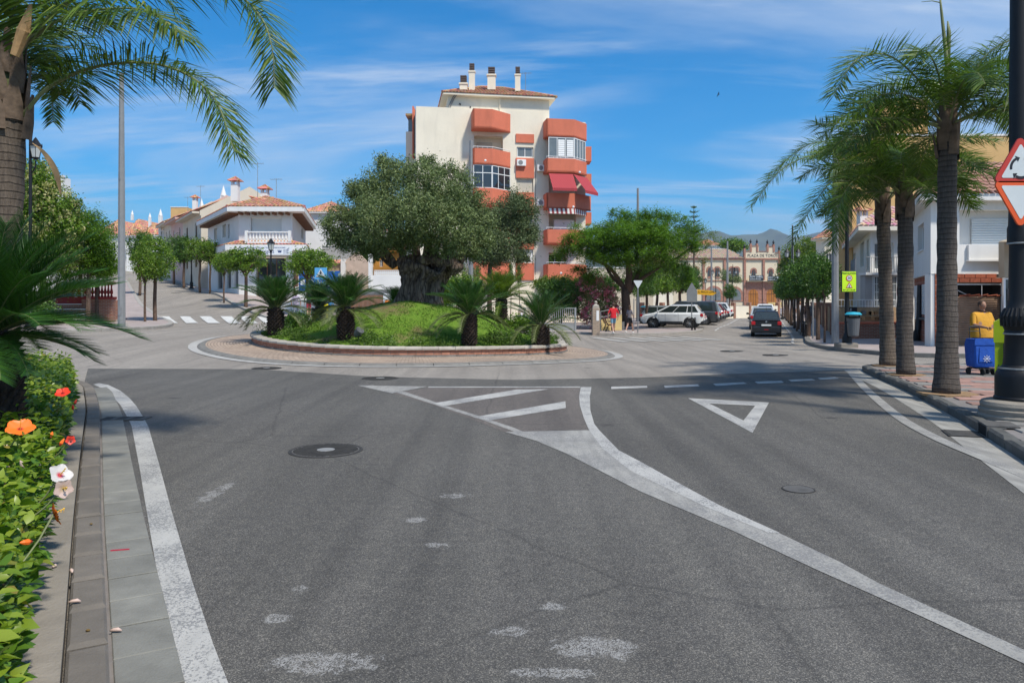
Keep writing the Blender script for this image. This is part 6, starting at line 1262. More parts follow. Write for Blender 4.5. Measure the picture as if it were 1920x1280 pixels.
ringblocks(5.5,5.72,-.2,.19,.62,.014,'base_stone',m_bst); ringblocks(5.52,5.68,.196,.262,.245*1.03,.012,'brick',m_ib); ringblocks(5.52,5.68,.272,.340,.245*1.03,.012,'brick',m_ib)
ringblocks(5.40,5.74,.348,.435,.50,.010,'coping_stone',m_cope,1)
mb = MB(); n = 96
for k in range(n):
    a = 2*PI*k/n; h0 = H(*ringpt(5.66,a)); mb.v += [(*ringpt(5.665,a),h0-.1),(*ringpt(5.665,a),h0+.35),(*ringpt(5.45,a),h0+.35)]
mb.f = [(3*k,3*((k+1)%n),3*((k+1)%n)+1,3*k+1) for k in range(n)]+[(3*k+1,3*((k+1)%n)+1,3*((k+1)%n)+2,3*k+2) for k in range(n)]; mb.mi=[0]*len(mb.f); mb.build('mortar_bed', m_conc, isl)
# apron of small setts laid in arcs, with a darker rim of long kerb pieces
def settmat():
    m, nt, b, o = nmat('apron_setts'); pos = nd(nt, 'ShaderNodeNewGeometry').outputs['Position']; sp = nd(nt, 'ShaderNodeSeparateXYZ'); lk(nt, pos, sp.inputs[0])
    X = mth(nt,'SUBTRACT',sp.outputs[0],IC.x); Y = mth(nt,'SUBTRACT',sp.outputs[1],IC.y); r = mth(nt,'SQRT',mth(nt,'ADD',mth(nt,'MULTIPLY',X,X),mth(nt,'MULTIPLY',Y,Y)))
    a = mth(nt,'MULTIPLY',mth(nt,'ARCTAN2',Y,X),6.5); cb = nd(nt,'ShaderNodeCombineXYZ'); lk(nt,a,cb.inputs[0]); lk(nt,r,cb.inputs[1])
    br = nd(nt,'ShaderNodeTexBrick',Scale=1.0); lk(nt,cb.outputs[0],br.inputs['Vector']); br.inputs['Brick Width'].default_value=.2; br.inputs['Row Height'].default_value=.1; br.inputs['Mortar Size'].default_value=.010
    br.inputs['Color1'].default_value=(.46,.36,.27,1); br.inputs['Color2'].default_value=(.36,.27,.20,1); br.inputs['Mortar'].default_value=(.16,.12,.09,1)
    n = nd(nt,'ShaderNodeTexNoise',Scale=.9,Detail=5); lk(nt,pos,n.inputs['Vector']); lk(nt,mixc(nt,.7,br.outputs[0],ramp(nt,n.outputs[0],[(.3,(.65,.66,.68)),(.7,(1.05,1.02,1))]),'MULTIPLY'),b.inputs['Base Color']); b.inputs['Roughness'].default_value=.85
    bp = nd(nt,'ShaderNodeBump',Strength=.6,Distance=.01); bp.invert=True; lk(nt,br.outputs['Fac'],bp.inputs['Height']); lk(nt,bp.outputs[0],b.inputs['Normal']); return m
apr = thing('island_apron', (IC.x, IC.y-6.5, H(IC.x,IC.y-6.5)), 'sloping ring of small beige setts around the roundabout island wall', 'paving')
annulus(5.66, 7.16, .14, settmat(), 'setts', 140, parent=apr, off2=.075)
n = 46
for k in range(n):
    a0, a1 = 2*PI*k/n+.0012, 2*PI*(k+1)/n-.0012; mb = MB(); am = (a0+a1)/2
    for a in (a0, (a0+a1)/2, a1): mb.v += [(*ringpt(r,a), H(*ringpt(7.3,a))+z) for r,z in ((7.165,.0),(7.165,.078),(7.34,.065),(7.41,.02),(7.42,-.1))]
    mb.f = [(s*5+i,s*5+i+1,s*5+i+6,s*5+i+5) for s in range(2) for i in range(4)]; mb.mi=[0]*8; mb.build('rim_stone', m_kerb_g, apr)
# mound
def mound(x, y):
    r = math.hypot(x-IC.x, y-IC.y); t_ = min(1, r/5.5); k = .5+.5*math.cos(PI*t_); k = k**.85
    return H(x, y)*(1-k*.6)+.36+1.42*k+.10*mnoise.noise(Vector((x*.55, y*.55, 2)))*(1-t_**4)+.03*mnoise.noise(Vector((x*2.5,y*2.5,0)))*(1-t_**6)
mm = nmat('mound_grass'); m_, nt, b, o = mm; pos = nd(nt,'ShaderNodeNewGeometry').outputs['Position']
n1_ = nd(nt,'ShaderNodeTexNoise',Scale=.55,Detail=7,Roughness=.62); lk(nt,pos,n1_.inputs['Vector']); n2_ = nd(nt,'ShaderNodeTexNoise',Scale=16,Detail=6,Roughness=.8); lk(nt,pos,n2_.inputs['Vector'])
gr = ramp(nt,n2_.outputs[0],[(.3,(.05,.12,.014)),(.5,(.12,.22,.025)),(.72,(.26,.32,.06))]); so_ = ramp(nt,n2_.outputs[0],[(.3,(.10,.06,.035)),(.7,(.27,.18,.11))])
lk(nt,mixc(nt,ramp(nt,mth(nt,'ADD',mth(nt,'MULTIPLY',n2_.outputs[0],.25),mth(nt,'MULTIPLY',n1_.outputs[0],.8)),[(.575,(0,0,0)),(.66,(.85,.85,.85))]),gr,so_),b.inputs['Base Color']); b.inputs['Roughness'].default_value=1; b.inputs['Specular IOR Level'].default_value=.1
bp = nd(nt,'ShaderNodeBump',Strength=1,Distance=.05); lk(nt,n2_.outputs[0],bp.inputs['Height']); lk(nt,bp.outputs[0],b.inputs['Normal'])
V = []; Fq = []; nr_, na_ = 44, 110
for j in range(nr_+1):
    for k in range(na_):
        r = 5.46*j/nr_; a = 2*PI*k/na_; x, y = ringpt(max(r,.001), a); V.append((x, y, mound(x, y)))
for j in range(nr_):
    for k in range(na_): Fq.append((j*na_+k, j*na_+(k+1)%na_, (j+1)*na_+(k+1)%na_, (j+1)*na_+k))
link('island_mound', npmesh('island_mound', np.array(V), np.array(Fq), m_, True), kind='structure')
rng = np.random.default_rng(5); n = 42000; rr_ = 5.42*np.sqrt(rng.uniform(0,1,n)); aa = rng.uniform(0,2*PI,n); gx_ = IC.x+rr_*np.cos(aa); gy_ = IC.y+rr_*np.sin(aa); keep = gy_ < IC.y+1.5; gx_, gy_ = gx_[keep], gy_[keep]
dens = np.array([mnoise.fractal(Vector((x*.55, y*.55, 7)), .7, 2, 4) for x, y in zip(gx_, gy_)]); kp = dens < .12; gx_, gy_ = gx_[kp], gy_[kp]; gzz = np.array([mound(x, y) for x, y in zip(gx_, gy_)]); n = len(gx_)
hh_ = rng.uniform(.025,.075,n); ang_ = rng.uniform(0,PI,n); ln = rng.normal(size=(n,2))*.035; wv_ = .012
v = np.stack([np.stack([gx_-np.cos(ang_)*wv_, gy_-np.sin(ang_)*wv_, gzz-.01],1), np.stack([gx_+np.cos(ang_)*wv_, gy_+np.sin(ang_)*wv_, gzz-.01],1), np.stack([gx_+ln[:,0], gy_+ln[:,1], gzz+hh_],1)],1).reshape(-1,3)
link('grass', npmesh('grass', v, np.arange(3*n).reshape(-1,3), lm_grass), kind='stuff', label='rough grass growing over the roundabout mound', cat='grass')
bl = []
for k in range(120):
    a = R.uniform(0, 2*PI); 
    if math.sin(a) > .5 and R.random() < .7: continue
    r = R.uniform(4.55,5.25); x, y = ringpt(r, a); s = R.uniform(.16,.34)
    if -1.9 < a-PI*1.5 < .5 and R.random() < .35: s *= .5
    bl.append((x, y, mound(x,y)+s*.3, s*1.3, s*1.3, s*.8))
foliage('ground_cover', None, leafmat('leaf_groundcover',(.04,.10,.015),(.15,.24,.04),.25,.6,.2,(.30,.33,.22)), bl, 26000, .075, .028, 3, per=30, sig=.07, shell=.6); tag(bpy.data.objects['ground_cover'], 'low leafy ground cover and weeds along the island rim', 'ground cover')
def cyc_at(label, px, pbase, d, h, r, **k): x = XD(px, d); z = (mound(x,d) if math.hypot(x-IC.x,d-IC.y)<5.4 else H(x,d)+.1); return cycad(label, (x, d, z-.02), h, r, **k)
cyc_at('sago palm at the left end of the island with drooping lower fronds', 517, 612, 25.6, .95, .25, seed=1, sc=1.22, n=78, old=12)
cyc_at('sago palm left of centre on the island, just beside the small floodlight', 648, 628, 23.6, 1.0, .25, seed=2, sc=1.18, n=80, old=12)
cyc_at('sago palm on the island right of the olive trunk, its trunk hidden in low flowers', 880, 630, 23.4, 1.0, .22, seed=3, sc=1.15, n=78, old=12)
cyc_at('sago palm with an orange cone, rightmost on the island in front of the gate', 1014, 622, 24.9, 1.02, .27, seed=4, sc=1.2, n=44, cone=True, old=8)
cyc_at('smaller sago palm half hidden between the two left ones on the island', 598, 590, 30.8, .9, .26, seed=5, sc=1.2, n=56)
yp = cyc_at('yellow green palm behind the grey pole on the right of the island', 940, 600, 30.5, 1.3, .22, seed=6, sc=1.25, n=76)
YF = []
for o in [c for c in bpy.data.objects if c.parent == yp and c.name.startswith('frond')]:
    me = o.data; nm = 'y'+me.name
    if nm not in bpy.data.meshes: mm2 = me.copy(); mm2.name = nm; mm2.materials[0] = lm_yel
    o.data = bpy.data.meshes[nm]
cyc_at('low sago palm left of the olive trunk at the back of the mound', 742, 550, 30.6, .5, .2, seed=7, sc=.85, n=44)
# ------------------------------------------------------------------ great olive
def pxb(lst, d0, sq=1.0): 
    out = []
    for q in lst:
        px, py, dd, rx = q[:4]; ry = q[4] if len(q) > 4 else rx; d = d0+dd; k = d/F; p = P(px, py, d); out.append((p.x, p.y, p.z, rx*k, max(rx,ry)*k*sq, ry*k))
    return out
olv = thing('olive_tree', (IC.x+.3, IC.y, mound(IC.x,IC.y)), 'great old olive tree with a massive gnarled stump on top of the grassy mound', 'tree')
mb = MB(); rings = [(1.3,1.42,786),(1.6,1.24,785),(1.9,1.10,787),(2.2,1.02,790),(2.45,.99,792),(2.65,1.0,795),(2.85,1.05,799),(3.0,1.12,802),(3.15,1.16,804),(3.28,1.12,805),(3.36,.98,805),(3.36,.7,805),(3.2,.3,805)]; na_ = 130
for j_, (z_, r0, px) in enumerate(rings):
    cx_ = XD(px, 28)
    for k in range(na_):
        a = 2*PI*k/na_; q3 = Vector((math.cos(a)*2.0, math.sin(a)*2.0, z_*.75)); rd = r0*(.73+.14*abs(math.sin(4.5*a+z_*.9+mnoise.noise(q3)*2))+.05*math.sin(19*a-z_*2.2)+.06*mnoise.noise(Vector((math.cos(a)*7,math.sin(a)*7,z_*4)))+.26*mnoise.noise(q3)); up_n = max(0,(z_-2.5)/.9)
        mb.v.append((cx_+rd*math.cos(a), 28+rd*math.sin(a)*.8, z_-.10*up_n+up_n*(.42*mnoise.noise(Vector((math.cos(a)*1.6,math.sin(a)*1.6,9)))+.16*mnoise.noise(Vector((math.cos(a)*5,math.sin(a)*5,2))))))
mb.f = [(j*na_+k, j*na_+(k+1)%na_, (j+1)*na_+(k+1)%na_, (j+1)*na_+k) for j in range(len(rings)-1) for k in range(na_)]; mb.mi=[0]*len(mb.f); mb.build('trunk', m_bark, olv, smooth=True)
for (px,py,dd,rx_) in ((757,492,-.2,.26),(770,488,-.5,.24),(848,500,-.2,.34),(838,490,-.4,.28),(822,488,-.6,.26),(795,487,-.7,.24),(762,503,-.6,.24)):
    p = P(px,py,28+dd); mb = MB(); mb.ball(p,(rx_,rx_*.8,rx_*.9),14,9); mb.v = [tuple(Vector(v)+(Vector(v)-p)*.45*mnoise.noise(Vector(v)*4.5)) for v in mb.v]; mb.build('burl', m_bark, olv, smooth=True)
for q in (((742,500,0),(722,470,0),(705,430,0),(690,400,0),.17),((758,492,.3),(748,455,.2),(725,420,0),(715,390,0),.15),((782,488,-.3),(778,455,-.4),(765,420,-.3),(760,380,0),.17),((800,488,0),(803,450,0),(790,415,0),(792,370,0),.2),((812,488,.4),(822,455,.3),(835,425,0),(840,390,0),.14),
          ((828,487,-.2),(838,462,-.3),(836,440,0),(850,400,0),.13),((850,492,0),(845,465,0),(862,430,0),(880,395,0),.15),((862,500,.1),(868,470,0),(872,450,0),(895,410,0),.13),((790,488,-.5),(800,470,-.6),(815,452,-.7),(830,440,-.6),.08),((735,500,0),(718,486,-.2),(712,474,-.3),(700,462,-.3),.07)):
    mb = MB(); mb.tube(cat_rom([P(x,y,28+dd) for x,y,dd in q[:4]], .3), list(np.linspace(q[4],.05,len(cat_rom([P(x,y,28+dd) for x,y,dd in q[:4]], .3)))), 8); mb.build('limb', m_bark, olv, smooth=True)
OB = pxb([(655,416,0,44,40),(632,442,.3,26,26),(672,455,0,38,26),(700,352,0,42,32),(742,322,.3,38,26),(790,335,-1,48,40),(828,322,.3,30,22),(862,362,-.5,44,38),(780,396,-2.3,55,46),(715,412,-1.8,54,44),(850,418,-1.8,54,44),(893,395,0,34,34),(730,380,2,60,46),(820,380,2.4,60,46),(728,454,-.8,42,22),(842,456,-.8,44,24),(892,452,0,36,32),(788,442,-1.2,50,22),(690,452,-.5,40,22),(705,470,.3,24,14),(645,458,.2,24,16),(872,472,.2,26,16),(760,462,-1,20,10),(690,385,-1,36,36),(672,360,.4,24,20),(905,428,.5,26,36),(720,305,.4,16,14),(800,303,.2,18,12),(858,328,.3,22,16),(616,418,.2,16,16)], 28)
foliage('crown', olv, lm_olive, OB, 105000, .115, .034, 21, per=46, sig=.10, shell=.45)
ol2 = thing('olive_tree', tuple(GP(920,38.5,.1)), 'smaller olive tree standing behind the tall grey pole to the right of the great olive', 'tree')
trunk_tube(ol2, [GP(918,38.5,.1), P(918,520,38.5), P(922,490,38.5), P(935,450,38.5)], [.17,.13,.12,.07], m_bark2, n=10)
foliage('crown', ol2, leafmat('leaf_olive_dark',(.04,.065,.024),(.16,.205,.085),.14,.6,.3,(.20,.24,.14)), pxb([(925,430,0,42,40),(955,400,0,40,34),(985,392,.3,26,22),(950,465,-.5,46,30),(985,432,0,28,30),(912,480,0,30,20),(968,370,.3,20,14),(1000,440,.3,12,14),(978,484,0,16,12),(935,490,-.3,20,14)], 38.5), 40000, .13, .04, 22, per=46, sig=.13)
# ------------------------------------------------------------------ big feathery tree
ft = thing('feathery_tree', tuple(GP(1176,50,.1)), 'large spreading tree with fine feathery foliage beside the white parked car', 'tree')
gb = GP(1176,50,.0)
for q in (((1176,612,0),(1174,570,0),(1172,540,0),.36,.27),((1172,545,0),(1158,520,0),(1140,500,-.5),(1110,485,-1),.17,.07),((1176,545,0),(1180,515,0),(1176,485,0),(1170,440,0),.26,.1),((1180,548,0),(1196,515,.3),(1215,480,.5),(1240,440,.5),.16,.06),((1188,532,0),(1230,505,.4),(1275,480,.4),(1310,452,.4),.14,.05),((1165,535,0),(1145,515,.8),(1120,470,1.5),(1090,450,2),.13,.05),((1178,500,0),(1200,470,-1),(1225,450,-1.5),(1255,420,-1.5),.1,.04)):
    pts = cat_rom([P(x,y,50+dd) for x,y,dd in q[:-2]], .4); mb = MB(); mb.tube(pts, list(np.linspace(q[-2],q[-1],len(pts))), 9); mb.build('trunk' if q[-2] > .4 else 'limb', m_bark2, ft, smooth=True)
FB = pxb([(1130,446,-2.5,44,20),(1180,440,-3,50,24),(1232,452,-3,48,22),(1268,455,-1,36,26),(1092,468,-1.5,34,15),(1200,476,-3,58,20),(1145,482,-2.5,46,16),(1248,478,-2,40,20),(1160,425,-1,40,14),(1215,425,-2,44,14),(1062,470,0,34,13),(1048,482,.5,22,9),(1085,505,-.5,24,9),(1105,432,0,42,13),(1078,450,-1,30,12),(1150,462,-2,55,20),(1118,480,1,46,18),(1160,400,0,24,8),(1175,418,1,42,12),(1215,405,0,44,10),(1255,412,0,34,12),(1240,440,-2,52,18),(1195,455,-2.5,46,20),(1290,428,0,30,14),(1285,465,-.5,36,18),(1225,488,-2,46,18),(1165,492,-2.5,50,16),(1265,500,0,34,18),(1105,518,-1,18,12),(1288,520,0,22,18),(1205,512,1.5,46,16),(1140,440,2,40,14),(1200,430,2.5,50,16),(1120,455,-2,34,10)], 50)
foliage('crown', ft, lm_feather, FB, 96000, .20, .05, 31, flat=.4, per=64, sig=.15, shell=.5)
foliage('sparse_branch', ft, lm_yel, pxb([(1305,445,.4,22,12),(1322,460,.4,16,9),(1315,432,.4,16,8),(1336,440,.4,10,6),(1318,492,.4,10,7),(1345,452,.4,8,5)], 50), 3400, .15, .04, 32, flat=.4, per=30, sig=.16)
# ------------------------------------------------------------------ clipped round street trees (one of each kind, then copies)
def balltree(name, label, mat, crown, n, seed, group, trunk_h=1.9, r=.06, cz=2.6):
    t = thing(name, (0,0,0), label, 'tree', group); mb = MB(); ps = cat_rom([(0,0,-.1),(.03,.02,trunk_h*.4),(-.02,0,trunk_h*.8),(0,0,trunk_h+.3)], .2); mb.tube(ps, list(np.linspace(r*1.25,r*.9,len(ps))), 8)
    for k in range(5): a = k*1.26; mb.tube([(0,0,trunk_h*.92),(.28*math.cos(a),.28*math.sin(a),trunk_h+.35),(.5*math.cos(a),.5*math.sin(a),cz)], [r*.7,r*.5,.02], 6)
    mb.build('trunk', m_bark2, t, smooth=True); foliage('crown', t, mat, crown, n, .115, .052, seed, per=26, sig=.085, shell=.28); return t
cr1 = [(0,0,2.6,.95,.95,.72),(.35,.2,2.75,.6,.6,.5),(-.4,-.1,2.5,.6,.6,.5),(.1,-.4,2.55,.6,.6,.5)]; cr2_ = [(0,0,2.75,.85,.85,.95),(.2,.1,3.3,.5,.5,.5),(-.2,.1,2.3,.6,.6,.5),(.25,-.2,2.4,.6,.6,.5)]
GL, GR = 'clipped orange trees along the left street', 'dark round trees lining the right pavement'
tA = balltree('orange_tree', 'smaller, rounder orange tree of the two beside the tall grey pole on the left', lm_citrus, cr1, 5200, 41, GL)
tB = balltree('orange_tree', 'taller bushy orange tree of the two beside the tall grey pole on the left pavement', lm_citrus, cr2_, 6200, 42, GL, 2.0, .07)
tC = balltree('ficus_tree', 'dark round tree nearest the camera on the right pavement, left of the grey pole', lm_dark, cr1, 5200, 43, GR, 1.9)
tD = balltree('ficus_tree', 'dark round tree with a thick lower crown, second in the row on the right pavement', lm_dark, cr2_, 6200, 44, GR, 1.8, .08)
index_kids()
def put(t, px, d, pyc, czl, first=False, label=None, s=1.0, off=.12):
    """stand a street tree at column px and depth d, scaled so that its crown centre sits at row pyc"""
    g_ = GP(px, d, off); zc_ = CH-(pyc-CY)*d/F-g_.z; k = max(.45, min(1.5, zc_/czl)); sc_ = (k*s, k*s, k)
    if first: t.location = g_; t.scale = sc_; t.rotation_euler = (0,0,px); return t
    return copy_tree(t, g_, px*1.7, label, sc_)
put(tA, 272, 37.2, 497, 2.6, True, s=.78); put(tB, 291, 38.2, 482, 2.8, True, s=1.0)
for px, d, pyc, s, lab, src, cz in ((375,64,468,1.0,'clipped orange tree furthest up the right side of the left street, beside the lamp post',tA,2.6),(394,60,472,.95,'clipped orange tree in front of the receding wing of the corner house',tA,2.6),(420,53,494,.85,'small yellowish orange tree, the slimmest on the corner house pavement',tA,2.6),
   (461,49.5,488,1.45,'broad clipped orange tree in front of the electrical shop sign',tA,2.6),(577,46.5,493,1.3,'clipped orange tree right of the shop door, standing before the blue billboard',tA,2.6),(345,72,466,1.0,'dark clipped tree at the top of the left street, touching the terrace balustrade',tD,2.8),(326,78,466,1.0,'clipped tree partly hiding the white terrace at the street crest',tD,2.8),
   (262,58,462,.9,'round tree showing above the two orange trees of the left pavement',tD,2.8),(183,36,478,.95,'young yellow green tree in front of the red balustrade wall',tB,2.8)): put(src, px, d, pyc, cz, False, lab, s)
put(tC, 1546, 31.5, 520, 2.6, True, s=.62); put(tD, 1534, 34.5, 515, 2.8, True, s=.95)
for k, (px, d, pyc, s) in enumerate(((1515,39,516,1.1),(1505,44,520,1.15),(1496,49,524,1.1),(1490,54,528,1.1),(1484,60,533,1.1),(1479,66,536,1.1),(1475,73,539,1.1),(1471,81,542,1.1),(1467,90,544,1.0))):
    put((tD,tC)[k%2], px, d, pyc, (2.8,2.6)[k%2], False, 'dark round tree, number %s in the right pavement row counting from the camera' % ('three four five six seven eight nine ten eleven'.split()[k]), s)
put(tD, 1368, 112, 545, 2.8, False, 'lone clipped round tree in the middle distance in front of the bullring', 1.1)
for k, (px, d, pyc, src, lab) in enumerate(((1232,64,522,tB,'leafy green tree right behind the white parked car'),(1213,60,525,tB,'green tree just right of the big dark trunk behind the cars'),(1252,70,520,tB,'yellowish green tree in the middle of the trees behind the cars'),(1275,76,518,tD,'dark tree behind the black van in the car park'),(1293,84,520,tD,'dark tree at the right end of the car park planting'))): put(src, px, d, pyc, 2.8, False, lab, 1.2)
# ------------------------------------------------------------------ other trees and shrubs
def shrub(name, label, px, d, blobs, mat, n, Ll, Wl, seed, cat='shrub', stem=None, extra=None, d0=None, **k):
    g_ = GP(px, d, .1); t = thing(name, tuple(g_), label, cat); s_ = MB(); top = max(b[2] for b in pxb(blobs, d)); r_s = stem or .06
    s_.tube([g_, g_+Vector((.05,0,(top-g_.z)*.5)), g_+Vector((-.05,0,(top-g_.z)*.85))], [r_s, r_s*.7, r_s*.3], 7); s_.build('trunk', m_bark2, t)
    foliage('crown', t, mat, pxb(blobs, d), n, Ll, Wl, seed, **k)
    if extra: foliage('blossom', t, extra[0], pxb([(b[0],b[1],b[2],b[3]*1.04,(b[4] if len(b)>4 else b[3])*1.04) for b in blobs], d), extra[1], extra[2], extra[2]*.8, seed+1, per=extra[3], sig=extra[4], shell=.12)
    return t
shrub('flowering_tree', 'tall tree covered in creamy yellow blossom behind the left palm', 80, 34, [(80,350,0,34,34),(60,400,0,36,40),(110,390,0,34,34),(85,440,0,40,36),(130,425,0,22,22),(30,420,1,40,60),(70,320,0,22,18),(110,470,0,40,40),(40,480,0,50,50)], lm_citrus, 30000, .15, .06, 51, 'tree', .16, (lm_flow, 9000, .12, 22, .12), per=40, sig=.16)
shrub('jacaranda_tree', 'fine leaved bluish green tree overhanging the red balustrade wall', 165, 35, [(165,440,0,34,26),(195,455,0,26,22),(150,480,0,36,30),(185,490,0,32,26),(150,415,0,28,14),(120,500,0,40,36),(200,505,0,20,22),(140,530,0,30,24),(172,405,.4,16,8),(205,475,0,14,20)], lm_feather, 30000, .13, .035, 53, 'tree', .12, None, per=34, sig=.14, flat=.5, shell=.5)
shrub('shrub', 'leafy green trees filling the gap beyond the flowering tree at the left', 150, 44, [(120,400,0,34,26),(160,420,0,34,24),(100,450,0,44,40),(150,470,0,40,34),(60,380,0,50,50),(195,430,0,22,14),(30,450,0,60,60)], lm_dark, 26000, .15, .06, 54, 'tree', .12, None, per=36, sig=.17)
shrub('shrub', 'dense green hedge shrub under the left trees beside the steps', 40, 32, [(40,560,0,50,40),(-20,520,0,60,60),(90,585,0,20,18),(10,600,0,40,24)], lm_dark, 14000, .12, .05, 55)
shrub('oleander', 'pink flowering oleander bush behind the gate pillar', 1118, 50, [(1112,545,0,34,24),(1135,565,0,26,24),(1095,570,0,26,26),(1150,572,0,16,16),(1120,590,0,34,20),(1105,528,0,20,12)], leafmat('leaf_oleander',(.12,.19,.05),(.26,.34,.12),.3,.5,.3,(.30,.34,.16)), 11000, .16, .035, 57, 'shrub', .05, (lm_pink, 4200, .13, 14, .09), per=30, sig=.14)
shrub('shrub', 'dark domed green shrub between the sago palm and the oleander', 1052, 50, [(1052,545,0,34,24),(1035,560,0,26,22),(1075,560,0,18,28),(1050,580,0,36,24),(1028,540,0,20,14)], lm_dark, 14000, .14, .06, 59, per=36, sig=.15)
shrub('shrub', 'bright green shrub in front of the lowest terracotta balconies', 1040, 54, [(1040,528,0,36,9),(1015,535,0,20,10),(1070,535,0,18,12)], lm_yel, 5000, .14, .06, 60)
shrub('shrub', 'glossy green bush directly right of the great olive trunk', 858, 36, [(850,545,0,24,20),(868,530,0,20,16),(838,560,0,14,12),(885,545,0,20,20)], lm_citrus, 9000, .12, .05, 61)
shrub('shrub', 'loose grey green shrubs behind the island in front of the cream wall', 855, 48, [(840,520,0,22,14),(862,505,0,14,16),(815,528,0,16,10),(885,520,0,14,16)], lm_olive, 6000, .13, .035, 62)
for px, y0, lab in ((895,500,'thin dark conifer at the left of the ground floor balcony'),(957,498,'thin dark conifer in front of the ground floor balcony, left of the window column'),(973,500,'thin dark conifer in front of the window column panel')): shrub('conifer', lab, px, 53, [(px,y0+4,0,3.2,9),(px,y0+20,0,5,14)], lm_dark, 1800, .10, .03, px, 'conifer', .04, None, per=20, sig=.08)
shrub('shrub', 'dark evergreen tree behind the ramp wall left of the olive', 690, 74, [(690,478,0,26,16),(712,470,0,14,12),(672,484,0,12,8)], lm_dark, 6000, .2, .08, 63, 'tree')
shrub('shrub', 'dark foliage hanging behind the pavilion to the right of the apartment block', 1100, 58, [(1098,530,0,20,20),(1118,520,0,22,18),(1090,550,0,20,14),(1150,530,0,30,16),(1200,535,0,34,22)], lm_dark, 12000, .15, .06, 64, 'tree')
shrub('shrub', 'orange flowering shrub between the young trees of the car park', 1228, 66, [(1225,590,0,12,12),(1240,585,0,12,14),(1255,590,0,10,8)], leafmat('leaf_orange_flower',(.12,.12,.03),(.34,.14,.03),.25), 2600, .13, .06, 65)
shrub('tree', 'round leafy tree showing above the bullring roof', 1380, 205, [(1372,458,0,22,8),(1385,462,0,18,8)], lm_citrus, 5000, .5, .25, 66, 'tree', .2, None, per=30, sig=.4)
shrub('tree', 'light green tree behind the double street lanterns at the far end of the street', 1500, 110, [(1490,480,0,24,22),(1512,470,0,22,26),(1475,500,0,14,18),(1530,490,0,20,20)], lm_yel, 12000, .3, .14, 67, 'tree', .2, None, per=34, sig=.3)
shrub('tree', 'small pale tree in front of the bullring windows', 1372, 150, [(1365,522,0,14,5),(1380,524,0,10,4),(1358,512,0,8,4)], lm_olive, 2200, .35, .12, 68, 'tree', .1, None, per=24, sig=.3)
pine = thing('norfolk_pine', tuple(GP(1301,160)), 'tall thin norfolk pine with tiered branches behind the feathery tree', 'conifer'); g_ = GP(1301,160); topz = CH+182*160/F
MB().tube([g_, (g_.x, 160, topz)], [.35,.05], 7).build('trunk', m_bark2, pine)
mb = MB(); z = topz-.6; k = 0
while z > topz-11:
    Lb = .5+(topz-z)*.26
    for j in range(6): a = j*PI/3+k*.5; e_ = Vector((g_.x+math.cos(a)*Lb, 160+math.sin(a)*Lb, z+Lb*.28)); mb.tube([(g_.x,160,z), e_], [.07,.05], 4); [mb.tube([Vector((g_.x,160,z)).lerp(e_, t_), Vector((g_.x,160,z)).lerp(e_, t_)+Vector((R.uniform(-.35,.35),R.uniform(-.3,.3),.28))], [.06,.03], 4) for t_ in (.35,.55,.75,.95)]
    z -= 1.05; k += 1
mb.build('branches', lm_dark, pine)
# ------------------------------------------------------------------ big cycad at the left edge, over the hibiscus bed
BF = [cyfrond('big_frond', a, c, l, m, nl=150, ll=.36, lw=.0125, fwd=1.15, vee=.45) for a, c, l, m in ((80,20,1.25,lm_cycad),(62,34,1.35,lm_cycad),(44,42,1.4,lm_cycad),(24,50,1.4,lm_cycad),(4,42,1.2,lm_cycad))]
cb_ = thing('sago_palm', (-5.02,7.15,.1), 'large dark green sago palm in the flower bed at the left edge', 'sago palm', world=False); cytrunk(cb_, 1.36, .26); rr_ = random.Random(9)
for k in range(84):
    f = k/83; i = 0 if f < .12 else 1 if f < .36 else 2 if f < .62 else 3 if f < .85 else 4
    o = link('frond', BF[i], cb_, loc=(0,0,1.33), rot=(rr_.uniform(-.08,.08), rr_.uniform(-.08,.08), k*2.399+rr_.uniform(-.2,.2))); o.scale = (rr_.uniform(.76,.95),)*3
# ------------------------------------------------------------------ hibiscus hedge
hb = thing('hibiscus_hedge', (-4.2,5.6,.1), 'hibiscus hedge with orange and white flowers along the left kerb', 'hedge')
kp = [p for p in KLn if 1.2 < p.y < 17.6 and p.x > -13]; rng = np.random.default_rng(77)
nl_ = 34000; kk = (len(kp)-1.01)*rng.uniform(0,1,nl_)**1.7; i0 = kk.astype(int); fr = kk-i0; A_ = np.array([(p.x,p.y) for p in kp]); T_ = np.gradient(A_, axis=0); T_ /= np.linalg.norm(T_, axis=1)[:,None]
ctr = A_[i0]*(1-fr)[:,None]+A_[i0+1]*fr[:,None]; nrm_ = np.stack([-T_[i0,1], T_[i0,0]],1); off_ = .34+rng.uniform(0,1,nl_)**1.25*2.4
pxy = ctr+nrm_*off_[:,None]
hz_ = np.array([.45+.16*mnoise.noise(Vector((x*1.6,y*1.6,4)))+.17*mnoise.noise(Vector((x*4.5,y*4.5,1))) for x, y in pxy]); prof_ = np.clip((off_-.28)/.16, 0, 1)**.6; top_ = .13+hz_*prof_*np.clip(1.0,0,1)
zz_ = top_*(1-np.abs(rng.normal(size=nl_))*.34*prof_); zz_ = np.clip(zz_, .12, None); 
